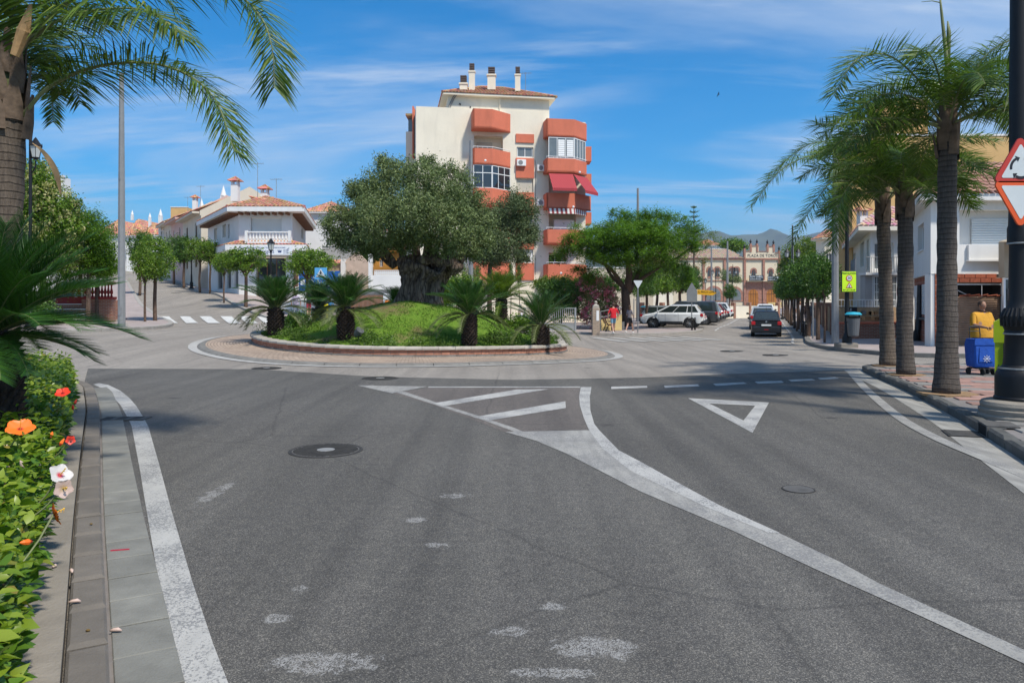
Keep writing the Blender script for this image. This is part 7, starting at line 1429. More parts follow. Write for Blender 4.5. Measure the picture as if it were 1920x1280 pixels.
def bigleaves(c, L0, W0, rng):
    n = len(c); a = rng.normal(size=(n,3)); a[:,2] = np.abs(a[:,2])*.55-.05; a /= np.linalg.norm(a,axis=1)[:,None]; upv = np.array([0,0,1.])+rng.normal(size=(n,3))*.45; s = np.cross(a,upv); s /= np.linalg.norm(s,axis=1)[:,None]; u = np.cross(s,a)
    l = L0*rng.uniform(.4,1.4,(n,1)); w_ = W0*rng.uniform(.7,1.15,(n,1))*l/L0
    b_ = c; m1 = c+a*l*.5-u*l*.02; tp = c+a*l-u*l*rng.uniform(.05,.4,(n,1))
    v = np.stack([b_, c+a*l*.28+s*w_*.46+u*w_*.16, c+a*l*.62+s*w_*.42+u*w_*.1-u*l*.03, tp, c+a*l*.62-s*w_*.42+u*w_*.1-u*l*.03, c+a*l*.28-s*w_*.46+u*w_*.16, m1],1).reshape(-1,3)
    base = (np.arange(n)*7)[:,None]; f = np.concatenate([base+np.array([[0,1,2,6]]), base+np.array([[6,2,3,4]])*1, base+np.array([[0,6,4,5]])],1).reshape(-1,4); return v, f
c3 = np.stack([pxy[:,0],pxy[:,1],zz_],1); v, f = bigleaves(c3, .085, .055, rng); nm_ = n = len(c3)
link('foliage', npmesh('foliage', v, f, lm_hib), hb, kind='stuff')
sel = rng.choice(nl_, 12000, replace=False); c4 = c3[sel].copy(); c4[:,2] = top_[sel]+rng.uniform(-.01,.08,12000); v, f = bigleaves(c4, .075, .05, rng); link('bright_shoots', npmesh('bright_shoots', v, f, lm_hibb), hb, kind='stuff')
LM = []
for s_ in range(6):
    r_ = np.random.default_rng(s_); v, f = bigleaves(np.zeros((1,3)), .10, .065, r_); LM.append(npmesh('leaf', v, f, lm_hib if s_ < 4 else lm_hibb, True))
near_ = [i for i in np.argsort(c3[:,1]*1.0+np.abs(off_-.9)) if c3[i,1] > 2.4 and zz_[i] > top_[i]*.8 and c3[i,0] < -.62*c3[i,1]*.72][:280]
for i in near_: link('leaf', R.choice(LM), hb, loc=Vector((c3[i,0],c3[i,1],top_[i]+R.uniform(0,.05)))-Vector(wloc(hb)), rot=(R.uniform(-.3,.3),R.uniform(-.3,.3),R.uniform(0,6.3)))
mb = MB()
for k in range(260):
    i = int(rng.integers(0,nl_))
    if off_[i] < .7: continue
    mb.tube([(pxy[i,0],pxy[i,1],.08),(pxy[i,0]+R.uniform(-.1,.1),pxy[i,1]+R.uniform(-.1,.1),top_[i]*.9)], [.008,.004], 4)
mb.build('stems', m_bark2, hb, kind='stuff')
def petalmat(nm, c1, c2):
    m, nt, b, o = nmat(nm); co = nd(nt,'ShaderNodeTexCoord').outputs['Object']; ln = nd(nt,'ShaderNodeVectorMath',operation='LENGTH'); lk(nt,co,ln.inputs[0]); lk(nt,ramp(nt,mth(nt,'MULTIPLY',ln.outputs['Value'],12),[(.12,c1),(.36,c2)]),b.inputs['Base Color']); b.inputs['Roughness'].default_value=.5; return m
PM = {'orange': petalmat('petal_orange',(.30,.012,.01),(.90,.16,.012)), 'red': petalmat('petal_red',(.25,.01,.01),(.72,.04,.012)), 'white': petalmat('petal_white',(.45,.01,.04),(.56,.52,.48)), 'wilt': petalmat('petal_wilted',(.4,.28,.16),(.55,.40,.33))}
def hibiscus(px, py, d, r, kind, tilt=(.5,0), az=0, label=None):
    d = (1.02 if px < 60 else 1.12)*F/(py-CY); r *= 1.25; p = P(px, py, d); fl = bpy.data.objects.new('hibiscus_flower', None); COL.objects.link(fl); fl.parent = hb; fl.location = p-wloc(hb)+Vector((0,0,.03)); fl.rotation_euler = (tilt[0],tilt[1],az); fl['label'] = label
    MB().tube([(0,0,0),(-.06,.03,-.12),(-.22,.08,-.34)],[.006,.005,.004],5).build('flower_stem', m_stalk, fl, loc=(0,0,0), rot=(-tilt[0],-tilt[1],0))
    for k in range(5):
        a = 2*PI*k/5; mb = MB(); nu, nv = 6, 5; L_ = r
        for i in range(nu+1):
            t_ = i/nu; w_ = r*.52*math.sin(PI*min(1,(t_*.80+.10)))**.8
            for j in range(nv+1): s_ = j/nv*2-1; x = L_*t_*(1-.08*s_*s_); y = w_*s_; z = .32*r*t_**1.6-.10*r*t_**4+.05*r*math.sin(s_*7+k)*t_+.04*k/5*r; mb.v.append((x*math.cos(a)-y*math.sin(a), x*math.sin(a)+y*math.cos(a), z))
        mb.f = [(i*(nv+1)+j,i*(nv+1)+j+1,(i+1)*(nv+1)+j+1,(i+1)*(nv+1)+j) for i in range(nu) for j in range(nv)]; mb.mi=[0]*len(mb.f); mb.build('petal', PM[kind], fl, smooth=True, loc=(0,0,0))
    mb = MB(); mb.tube([(0,0,0),(.0,.005,r*.4),(.003,.01,r*.8)], [.0035,.003,.0025], 6); [mb.ball((R.uniform(-.007,.007),R.uniform(-.006,.012),r*(.5+k*.04)), .0028, 5, 4) for k in range(8)]; mb.ball((.003,.01,r*.83), .005, 6, 5); mb.build('stamen', M('pollen',(.75,.45,.05),.7,.1,40,0) if kind != 'red' else PM['red'], fl, loc=(0,0,0))
hibiscus(38,812,4.6,.085,'orange',(.5,.1),.4,'large open orange hibiscus flower'); hibiscus(112,900,4.1,.062,'white',(.9,.2),1.0,'white hibiscus flower with a crimson centre'); hibiscus(100,975,3.9,.05,'orange',(1.2,.7),2.0,'orange hibiscus flower seen from the side, closest to the kerb'); hibiscus(118,742,7.2,.07,'red',(.6,0),.2,'small red orange hibiscus flower near the sago fronds')
hibiscus(132,832,5.0,.03,'red',(1.3,.4),.5,'half closed red hibiscus bloom hanging over the planter edge'); hibiscus(118,925,4.0,.045,'wilt',(1.5,.3),.8,'drooping cream hibiscus bloom below the white one'); hibiscus(-5,760,5.6,.04,'red',(.6,0),.2,'red bloom at the very left edge of the hedge')
for px, py, d, c_ in ((68,756,6.4,'red'),(55,704,8.6,'red'),(18,875,4.3,'wilt'),(45,877,4.3,'wilt'),(72,873,4.3,'wilt'),(95,820,4.9,'orange'),(140,758,7.0,'red'),(137,768,6.8,'red'),(10,838,4.5,'wilt'),(88,725,7.8,'wilt'),(112,835,5,'orange'),(60,1015,3.7,'orange')):
    p = P(px,py,1.2*F/(py-CY)); MB().lathe([(.006,0),(.016,.02),(.012,.045),(.003,.065)], (0,0,0), 7).build('bud', PM[c_], hb, loc=p-wloc(hb), rot=(R.uniform(.2,1.4),R.uniform(-.5,.5),R.uniform(0,6)))
# fallen blossoms and litter on the kerb
def litter(name, label, px, py, h, build, cat='litter', group=None): 
    x, y = G(px, py, h); t = build(x, y, h); tag(t, label, cat, group); return t
def fallen(x, y, h, az=0, L_=.055): mb = MB(Matrix.Translation((x,y,h))@Matrix.Rotation(az,4,'Z')); mb.tube([(-L_/2,0,.008),(-L_*.2,0,.012),(L_*.2,0,.013),(L_/2,0,.006)], [.004,.009,.011,.004], 7); return mb
for px, py, h, az, lab in ((134,1072,.118,-.9,'fallen pale pink hibiscus blossom lying on the kerb stone beside the hedge'),(140,1130,.118,.3,'fallen dry beige blossom on the kerb stone'),(217,1184,.024,.1,'fallen rolled blossom lying at the joint of the gutter slabs'),(102,1064,.125,1.2,'small pink petal on the concrete planter edge')):
    x, y = G(px, py, h); tag(fallen(x,y,h,az,.06 if h<.124 else .03).build('fallen_blossom', PM['wilt'], None, smooth=True), lab, 'fallen flower', 'fallen blossoms by the left kerb')
x, y = G(225,1031,.024); tag(MB(Matrix.Translation((x,y,.028))@Matrix.Rotation(.25,4,'Z')).box(-.06,.06,-.004,.004,-.004,.003).build('red_stick', M('red_plastic',(.45,.02,.05),.4,0,3,0), None), 'thin dark red stick lying on a gutter slab', 'litter')
for px, py, h in ((165,1183,.118),(171,983,.118)): x, y = G(px,py,h); tag(MB().ball((x,y,h+.006),(.012,.009,.006),7,5).build('dry_leaf', M('leaf_litter',(.16,.10,.03),.9,.4,60,0), None), 'tiny dry brown scrap on the %s kerb stones' % ('nearest' if py > 1000 else 'middle'), 'litter')

for px, d, w_, lab, mt in ((838,31,.75,'rounded green bush on the mound right of the olive trunk',lm_citrus),(905,30.5,.7,'leafy bush between the sago palm and the yellow green palm on the island',lm_dark),(975,28.6,.65,'low green bush on the island left of the orange coned sago palm',lm_citrus),(560,28,.5,'low bush between the two left sago palms on the island',lm_dark)):
    x = XD(px,d); z = mound(x,d); t = thing('island_bush', (x,d,z), lab, 'bush'); MB().tube([(x,d,z-.05),(x+.03,d,z+w_*.7)],[.04,.02],6).build('stem', m_bark2, t); foliage('crown', t, mt, [(x,d,z+w_*.5,w_,w_*.8,w_*.55),(x+w_*.5,d,z+w_*.35,w_*.5,w_*.5,w_*.4),(x-w_*.5,d,z+w_*.4,w_*.5,w_*.5,w_*.4)], 3600, .09, .045, px, per=26, sig=.08, shell=.35)
# ================================================================== POLES AND LANTERNS
PLG = 'tall grey octagonal lighting masts'
def mast(px, d, top, label, r=.15):
    g_ = GP(px, d, .12); z1 = CH-(top-CY)*d/F; t = thing('lighting_mast', tuple(g_), label, 'lighting mast', PLG)
    MB().lathe([(r*1.05,0),(r*.92,(z1-g_.z)*.5),(r*.62,z1-g_.z)], tuple(g_), 8).build('shaft', m_greym, t); MB().lathe([(r*1.5,-.05),(r*1.5,.03),(r*1.1,.035)], tuple(g_), 8).build('base_plate', m_greym, t)
    mb = MB(); [mb.box(g_.x-.02,g_.x+.02,d-r*1.02,d-r*.9,g_.z+1.0+k*2.6,g_.z+1.04+k*2.6) for k in range(4)]; mb.box(g_.x-.06,g_.x+.06,d-r*1.06,d-r*.9,g_.z+.5,g_.z+.85); mb.build('service_door', m_greym, t)
mast(228, 31.5, 138, 'tall grey octagonal mast on the left pavement beside the two orange trees'); mast(1566, 30.4, 262, 'tall grey octagonal mast beside the row of dark round trees on the right')
mast(883, 46, 264, 'tall grey octagonal mast rising between the two olive trees'); mast(1196, 66, 353, 'grey mast rising above the big feathery tree'); mast(1486, 96, 422, 'distant mast beside the double street lanterns', .17)
mast(1334, 130, 463, 'distant slim grey mast left of the bullring windows', .2); mast(1364, 118, 452, 'distant grey mast in front of the middle of the bullring', .2)
m_lglass = M('lantern_glass', (.50,.52,.50), .15, .1, 3, 0, spec=.7)
def lantern(parent, x, y, z, s=1.0, hang=False):
    o = MB().lathe([(.05*s,0),(.07*s,.03*s),(.15*s,.06*s),(.16*s,.09*s)], (x,y,z), 6).build('lantern', m_black, parent); MB().lathe([(.13*s,.09*s),(.21*s,.50*s)], (x,y,z), 6, False).build('lantern_pane', m_lglass, o)
    mb = MB(); mb.lathe([(.25*s,.50*s),(.24*s,.54*s),(.14*s,.66*s),(.12*s,.70*s),(.10*s,.72*s),(.05*s,.80*s),(.0,.86*s)], (x,y,z), 6)
    for k in range(6): a = 2*PI*k/6; mb.tube([(x+.135*s*math.cos(a),y+.135*s*math.sin(a),z+.09*s),(x+.215*s*math.cos(a),y+.215*s*math.sin(a),z+.5*s)], .011*s, 4); mb.lathe([(.012*s,.52*s),(.012*s,.60*s)], (x+.235*s*math.cos(a),y+.235*s*math.sin(a),z), 4)
    mb.build('lantern_roof', m_black, o); return o
LG = 'black street lanterns'
def post(px, d, top, label, kind='single', s=1.0, arm=None, off=.12):
    g_ = GP(px, d, off); z1 = CH-(top-CY)*d/F; h = z1-g_.z; t = thing('street_lantern', tuple(g_), label, 'street lantern', LG); c = tuple(g_)
    if kind == 'single': h -= .86*s
    MB().lathe([(.20,0),(.20,.12),(.15,.18),(.15,.55),(.10,.66),(.09,.7),(.075,1.2),(.085,1.25),(.06,1.32),(.048,h-.1),(.065,h-.02),(.065,h)], c, 10).build('post', m_black, t)
    if kind == 'single': lantern(t, g_.x, g_.y, g_.z+h, s)
    else:
        za = CH-(arm-CY)*d/F; mb = MB(); sides = (-1,1) if kind == 'double' else (1,)
        for sg in sides: ar_ = .52 if kind == 'double' else .2; mb.tube(cat_rom([(g_.x,g_.y,za-.5),(g_.x+sg*ar_*.5,g_.y,za-.42),(g_.x+sg*ar_*.95,g_.y,za-.25),(g_.x+sg*ar_,g_.y,za-.02)], .08), .025, 6); mb.tube(cat_rom([(g_.x,g_.y,za-.15),(g_.x+sg*.2,g_.y,za-.3),(g_.x+sg*.35,g_.y,za-.33)], .08), .015, 5)
        mb.build('arm', m_black, t)
        for sg in sides: lantern(t, g_.x+sg*ar_, g_.y, za, s)
    return t
post(508, 47.5, 446, 'black lantern on a post standing in front of the electrical shop sign'); post(359, 69, 446, 'black lantern post between round trees high up the left street')
post(57, 28, 237, 'tall black post with one lantern, seen past the left palm trunk', 'side', 1.0, 300); post(1486, 70, 424, 'double armed black lantern post above the dark round trees', 'double', 1.05, 484); post(1472, 100, 492, 'second double lantern post just left of the nearer one, against the bullring', 'double', 1.0, 516)
post(1342, 122, 500, 'black lantern post in front of the left bullring windows', 'double', 1.0, 515); post(1374, 128, 496, 'black double lantern post with tall spike before the bullring windows', 'double', 1.0, 514); post(1323, 108, 520, 'small single lantern left of the distant masts', 'single'); post(845, 76, 487, 'small lantern beside the yellow house left of the olive trunk', 'single', .8)
# foreground lamp post at the right edge, with concrete foot
g_ = Vector((XD(1912,10.4), 10.4, .15)); zy = lambda y, d=10.4: CH-(y-CY)*d/F
lp = thing('lamp_post', tuple(g_), 'large black cast iron lamp post on a round concrete foot at the right edge', 'lamp post'); c0 = (g_.x, g_.y, 0)
MB().lathe([(.50,.10),(.51,.18),(.49,.21),(.50,.24),(.50,.27),(.47,.285),(.48,.33),(.46,.375),(.40,.395),(.3,.40)], c0, 28).build('concrete_foot', m_conc, lp, smooth=35)
MB().lathe([(.315,.40),(.315,.43),(.30,.45),(.30,.72),(.285,.78),(.25,.83),(.205,.88),(.192,1.0),(.18,1.30),(.19,1.33),(.18,1.36),(.205,1.42),(.225,1.50),(.22,1.56),(.20,1.62),(.165,1.68),(.15,1.72),(.138,1.78),(.130,2.3),(.128,2.55),(.152,2.58),(.152,2.78),(.138,2.83),(.13,3.2),(.125,5.2),(.12,5.3),(.115,7.6)], c0, 28).build('column', m_black, lp, smooth=35)
mb = MB(); [mb.tube([(g_.x+.215*math.cos(a),g_.y+.215*math.sin(a),1.42),(g_.x+.225*math.cos(a),g_.y+.225*math.sin(a),1.56),(g_.x+.17*math.cos(a),g_.y+.17*math.sin(a),1.67)], .016, 6) for a in [2*PI*k/24 for k in range(24)]]; mb.build('fluting', m_black, lp)
for z_, r_b in ((.835,.255),(1.315,.192),(2.57,.155)): MB().lathe([(r_b,-.012),(r_b+.006,-.008),(r_b+.006,.008),(r_b,.012)], (g_.x,g_.y,z_), 24).build('steel_band', M('band_steel',(.35,.35,.34),.4,.1,9,0,metal=.6), lp)
for sg in (-1,1): mb = MB(); mb.tube(cat_rom([(g_.x,g_.y,6.6),(g_.x+sg*.5,g_.y,6.9),(g_.x+sg*.9,g_.y,7.3)],.15), .03, 7); mb.build('arm', m_black, lp); lantern(lp, g_.x+sg*.9, g_.y, 7.3, 1.3)
# signs
m_sr = M('sign_red', (.50,.045,.03), .45, .06, 4, 0); m_sro = M('sign_orange_red', (.72,.10,.02), .45, .06, 4, 0); m_sw = M('sign_face_white', (.60,.63,.62), .4, .05, 3, 0); m_sbk = M('sign_back', (.20,.21,.21), .5, .12, 4, .05)
def tri(cx, cz, r, up_=True, rnd_=.12, n=5):
    out = []
    for k in range(3):
        a = (PI/2 if up_ else -PI/2)+k*2*PI/3; vx, vz = cx+r*math.cos(a), cz+r*math.sin(a)
        for j in range(n): b = a-PI/3+2*PI/3*j/(n-1); out.append((vx-r*rnd_*math.cos(a)*2+r*rnd_*math.cos(b), vz-r*rnd_*math.sin(a)*2+r*rnd_*math.sin(b)))
    return out
def trisign(parent, x, y, z, r, up_, m1, face=m_sw, name='sign'):
    o = MB().extr(tri(x,z,r,up_), y-.02, y+.01).build(name, m1, parent); MB().extr(tri(x,z,r*.72,up_,.06), y-.024, y-.0205).build('sign_face', face, o); return o
xs_, ys_ = XD(1912,10.15), 10.15
s1 = thing('warning_sign', (xs_, ys_, zy(338,ys_)), 'red bordered triangular roundabout warning sign with three black arrows', 'road sign'); r_s = .435
o1 = trisign(s1, xs_, ys_, CH-(312.5-CY)*ys_/F, r_s, True, m_sr); cz = CH-(315-CY)*ys_/F
for k in range(3):
    a0 = PI/2+k*2*PI/3+.5; mb = MB(); rr_ = .135; w_ = .017; n = 8
    for j in range(n+1): a = a0+1.25*j/n; mb.v += [(xs_+(rr_-w_)*math.cos(a), ys_-.0265, cz+(rr_-w_)*math.sin(a)), (xs_+(rr_+w_)*math.cos(a), ys_-.0265, cz+(rr_+w_)*math.sin(a))]
    mb.f = [(2*j,2*j+1,2*j+3,2*j+2) for j in range(n)]; mb.mi=[0]*n; a = a0-.02; t_ = a-.38; mb.add([(xs_+(rr_-.045)*math.cos(a),ys_-.0265,cz+(rr_-.045)*math.sin(a)),(xs_+(rr_+.045)*math.cos(a),ys_-.0265,cz+(rr_+.045)*math.sin(a)),(xs_+rr_*math.cos(t_),ys_-.0265,cz+rr_*math.sin(t_))],[(0,1,2)]); mb.build('arrow', m_inkk, o1)
s2 = thing('yield_sign', (xs_, ys_, zy(428,ys_)), 'orange red inverted yield triangle below the roundabout sign', 'road sign'); trisign(s2, xs_, ys_, CH-(370-CY)*ys_/F, .435, False, m_sro)
for s_, zz_ in ((s1,330),(s2,360)): MB().box(xs_-.15,xs_+.15,ys_+.011,ys_+.12,zy(zz_,ys_)-.02,zy(zz_,ys_)+.02).build('bracket', m_sbk, s_)
def signpost(name, label, px, d, ytop, group=None, r=.03, off=.13): g_ = GP(px, d, off); t = thing(name, tuple(g_), label, 'road sign', group); MB().tube([g_, (g_.x,d,CH-(ytop-CY)*d/F)], r, 8).build('post', m_greym, t); return t, g_.x
t, x = signpost('pedestrian_crossing_sign', 'blue square pedestrian crossing sign above the left sago palms', 602, 44, 520); z0, z1 = (CH-(q-CY)*44/F for q in (524,502)); hw = .36
o = MB().bbox(x-hw,x+hw,43.93,43.95,z0,z1,.004).build('sign', M('sign_blue',(.10,.36,.66),.4,.05,3,0), t); MB().extr([(x-hw*.82,z0+.14),(x+hw*.82,z0+.14),(x,z1-.05)], 43.915, 43.928).build('sign_face', m_sw, o)
mb = MB(); cz = (z0+z1)/2; mb.ball((x,43.91,cz+.14),(.035,.005,.035),8,6); mb.extr([(x-.045,cz+.1),(x+.045,cz+.1),(x+.03,cz-.05),(x-.03,cz-.05)],43.905,43.914); mb.tube([(x-.02,43.91,cz-.03),(x-.09,43.91,cz-.17)],.014,5); mb.tube([(x+.02,43.91,cz-.03),(x+.09,43.91,cz-.17)],.014,5); mb.tube([(x-.04,43.91,cz+.08),(x-.11,43.91,cz-.02)],.01,5); mb.tube([(x+.04,43.91,cz+.08),(x+.11,43.91,cz-.02)],.01,5)
[mb.box(x-.24+k*.1,x-.18+k*.1,43.905,43.914,z0+.15,z0+.20) for k in range(5)]; mb.build('walking_figure', m_inkk, o)
t, x = signpost('road_sign_back', 'grey back of an inverted triangular sign on a pole near the white car front', 1196, 44.2, 526, r=.035); MB().extr(tri(x,CH-(531-CY)*44.2/F,.33,False),44.15,44.17).build('sign', m_sw, t)
t, x = signpost('road_sign_back', 'grey back of a triangular sign above a panel, in front of the white parked car', 1297, 48.6, 530, r=.035); MB().extr(tri(x,CH-(541-CY)*48.6/F,.42),48.55,48.57).build('sign', m_sbk, t); z0, z1 = (CH-(q-CY)*48.6/F for q in (566,545)); MB().box(x-.34,x+.34,48.54,48.549,z0,z1).build('plate', m_sbk, t)
t, x = signpost('no_entry_sign', 'edge-on red and white round sign on a pole between two palm trunks', 1684, 24.4, 530); zc_ = CH-(546-CY)*24.4/F; MB(Matrix.Translation((x,24.35,zc_))@Matrix.Rotation(math.radians(74),4,'Z')@Matrix.Rotation(PI/2,4,'X')).lathe([(.28,-.012),(.28,.012),(0,.012)],n=24).build('sign', m_sro, t); MB(Matrix.Translation((x,24.35,zc_))@Matrix.Rotation(math.radians(74),4,'Z')).box(-.19,.19,-.02,.02,-.05,.05).build('bar', m_sw, t)
t, x = signpost('plain_pole', 'plain grey pole between slim tree trunks on the right pavement', 1524, 36, 548, r=.045)
t, x = signpost('plain_pole', 'thin grey pole beside the big feathery tree trunk', 1188.5, 47, 560)
t, x = signpost('direction_sign', 'yellow arrow shaped direction sign behind the parked cars', 1324, 76, 543, r=.04); z0, z1 = (CH-(q-CY)*76/F for q in (552,543)); xa, xb = XD(1307,76), XD(1343,76)
Md = Matrix.Translation((xa,75.9,0)); o = MB(Md).extr([(0,z0),(xb-xa-.4,z0-.1),(xb-xa,(z0+z1)/2-.1),(xb-xa-.4,z1-.1),(0,z1)],-.03,.0).build('sign', M('sign_yellow',(.72,.38,.02),.4,.05,3,0), t); text('sign_lettering','P.A. FINCA LOPEZ',o,((xa+xb)/2-.1,75.86,(z0+z1)/2),(PI/2,0,0),.25,m_inkk)
# right black lamp post with speed panel and litter bin
g_ = GP(1588, 27.6, .13); t = thing('lamp_post', tuple(g_), 'black lamp post on a low concrete block carrying the yellow speed panel', 'lamp post')
MB().bbox(g_.x-.36,g_.x+.30,27.3,27.9,g_.z-.02,g_.z+.17,.03).build('concrete_foot', m_conc, t); MB().lathe([(.17,.17),(.17,.36),(.13,.44),(.12,.5),(.085,.55),(.08,1.5),(.07,3.2),(.06,5.6)], tuple(g_), 14).build('column', m_black, t, smooth=35)
z0, z1 = (CH-(q-CY)*27.5/F for q in (547.5,508.5)); x0, x1 = XD(1576,27.5), XD(1604,27.5); sp_ = thing('speed_sign', ((x0+x1)/2,27.45,z0), 'fluorescent yellow PRECAUCION sign with a 30 limit and a children triangle', 'road sign')
m_fl = M('fluo_yellow', (.55,.82,.02), .5, .05, 4, 0); m_dg = M('sign_edge_green', (.02,.06,.02), .5, 0, 3, 0); o = MB().bbox(x0,x1,27.42,27.46,z0,z1,.015).build('border', m_dg, sp_); xc = (x0+x1)/2; H_ = z1-z0
o = MB().bbox(x0+.02,x1-.02,27.405,27.419,z0+.02,z1-.02,.004).build('panel', m_fl, sp_); text('sign_lettering','PRECAUCIÓN',o,(xc,27.40,z1-.085),(PI/2,0,0),.085,m_dg,.002); text('sign_lettering','EN LAS CALLES',o,(xc,27.40,z0+.075),(PI/2,0,0),.066,m_dg,.002)
Mr = Matrix.Translation((xc,27.40,z0+H_*.665))@Matrix.Rotation(PI/2,4,'X'); MB(Mr).lathe([(.118,0),(.118,.004),(.0,.004)],n=24).build('limit_ring', m_sr, o); MB(Mr).lathe([(.09,.005),(.09,.0065),(.0,.0065)],n=24).build('limit_face', m_sw, o); text('sign_lettering','30',o,(xc,27.390,z0+H_*.665),(PI/2,0,0),.12,m_inkk,.002)
MB().extr(tri(xc,z0+H_*.29,.145,True,.05),27.396,27.40).build('triangle', m_sr, o); MB().extr(tri(xc,z0+H_*.285,.10,True,.03),27.392,27.3955).build('triangle_face', m_sw, o); mb = MB(); zc_ = z0+H_*.27; mb.ball((xc+.01,27.389,zc_+.045),(.014,.002,.014),6,5); mb.tube([(xc+.005,27.389,zc_+.03),(xc-.005,27.389,zc_-.02)],.012,5); mb.tube([(xc,27.389,zc_-.01),(xc-.03,27.389,zc_-.045)],.006,4); mb.tube([(xc,27.389,zc_-.01),(xc+.025,27.389,zc_-.045)],.006,4); mb.build('child_figure', m_inkk, o)
m_bin = M('bin_grey', (.10,.105,.11), .5, .12, 6, .05); m_lid = M('bin_lid_blue', (.03,.36,.48), .45, .1, 5, 0)
def bin_(px, d, label, zoff=.0, s=1.0):
    g_ = GP(px, d, .13+zoff); t = thing('litter_bin', tuple(g_), label, 'litter bin'); c = tuple(g_)
    MB().lathe([(.17*s,.38*s),(.19*s,.42*s),(.235*s,1.02*s),(.24*s,1.05*s)], c, 18).build('body', m_bin, t); mb = MB(); mb.lathe([(.245*s,1.05*s),(.25*s,1.09*s),(.20*s,1.10*s)], c, 18); [mb.box(c[0]+sg*.22*s-.015,c[0]+sg*.22*s+.015,c[1]-.02,c[1]+.02,c[2]+1.05*s,c[2]+1.2*s) for sg in (-1,1)]; mb.build('rim', m_black, t)
    MB().lathe([(.29*s,1.17*s),(.30*s,1.20*s),(.22*s,1.27*s),(.0,1.29*s)], c, 20).build('lid', m_lid, t); MB().tube([(c[0]-.22*s,c[1],c[2]+.9*s),(c[0]-.34*s,c[1],c[2]+.9*s)], .02, 5).build('bracket', m_black, t); return t
bin_(1600, 27.3, 'dark grey litter bin with a turquoise lid beside the black lamp post on the right', .05, .98); bin_(1208, 62, 'blue topped litter bin among the trees left of the parked cars', 0, 1.1)
# lime bin on the near lamp post
xb, yb = XD(1885,10.95), 10.95; Mb = Matrix.Translation((xb,yb,0))@Matrix.Rotation(-.56,4,'Z'); zb_, zt_ = CH-(716-CY)*yb/F, CH-(593-CY)*yb/F; lb = thing('dog_waste_bin', (xb,yb,zb_), 'lime green plastic bin with a black slot strapped to the big black lamp post', 'bin'); m_lime = M('lime_plastic', (.42,.56,.015), .4, .08, 5, .05)
pr_ = [(-.13,zb_+.10),(-.09,zb_+.01),(0,zb_-.01),(.20,zb_),(.20,zt_-.05),(.10,zt_),(-.02,zt_-.02),(-.13,zt_-.09)]; MB(Mb).extr(pr_,-.17,.17).build('body', m_lime, lb)
hd = MB(Mb).extr([(-.145,zt_-.38),(.20,zt_-.38),(.20,zt_-.04),(.10,zt_+.012),(-.02,zt_-.008),(-.145,zt_-.085)],-.185,.185).build('hood', m_lime, lb)
MB(Mb).extr([(-.03,zt_-.39),(.18,zt_-.38),(.18,zt_-.56),(-.03,zt_-.66)],-.192,-.171).build('slot', m_inkk, lb); MB(Mb).box(-.09,-.082,-.178,-.171,zb_+.05,zt_-.7).build('seam', m_inkk, lb)
# bollards
bo = thing('bollard', (0,0,0), 'black iron bollard', 'bollard', 'black bollards at the pavement corners', world=False); MB().lathe([(.075,0),(.075,.05),(.055,.07),(.05,.62),(.062,.64),(.062,.68),(.05,.70),(.055,.76),(.04,.80),(0,.82)], n=12).build('body', m_black, bo, smooth=35, loc=(0,0,0)); MB().lathe([(.057,.66),(.068,.665),(.068,.685),(.057,.69)], n=12).build('collar', m_kerb_g, bo, loc=(0,0,0)); index_kids()
bl_ = ((1506,39.2,'left one of the two black bollards beside the slim tree trunks on the right pavement'),(1510.5,38.0,'right one of the two black bollards beside the slim tree trunks on the right pavement'),(1297.5,48.4,'left one of the two bollards in front of the white parked car wheel'),(1303,48.6,'right one of the two bollards in front of the white parked car wheel'),(1383,110,'small bollard near the lone round tree before the bullring'))
for k, (px, d, lab) in enumerate(bl_):
    if k == 0: bo.location = GP(px,d,.13); bo['label'] = lab
    else: copy_tree(bo, GP(px,d,.13), 0, lab)
# gate, pillars, bench, ramp rail beyond the island
fg = thing('gate_fence', tuple(GP(1030,44,.1)), 'grey steel bar gate standing open beyond the right end of the island', 'gate'); FG_ = Fac(XD(975,46.4),46.4,-6); zb_ = .05; m_gal = M('gate_steel',(.33,.34,.33),.5,.1,5,.05)
a,b = FG_.u(983), FG_.u(1079); zt_ = FG_.z(1040,577); mb = MB(FG_.M); [mb.box(x-.05,x+.05,-.05,.05,zb_-.3,zt_+.03) for x in (a,(a+b)*.42,b)]; mb.build('posts', m_gal, fg); mb = MB(FG_.M); mb.box(a,b,-.025,.025,zt_-.05,zt_); mb.box(a,b,-.025,.025,zb_+.36,zb_+.41); mb.build('rails', m_gal, fg); MB(FG_.M).box(a,b,-.012,.012,zb_-.1,zb_+.36).build('kick_panel', m_gal, fg)
for k in range(26): x = a+.08+k*(b-a-.16)/25; MB(FG_.M).tube([(x,0,zb_+.4),(x,0,zt_-.03)], .016, 5).build('bar', m_gal, fg)
x = FG_.u(1030); MB(FG_.M).box(x-.12,x+.12,-.04,-.02,zt_-.55,zt_-.12).build('notice', m_white2, fg)
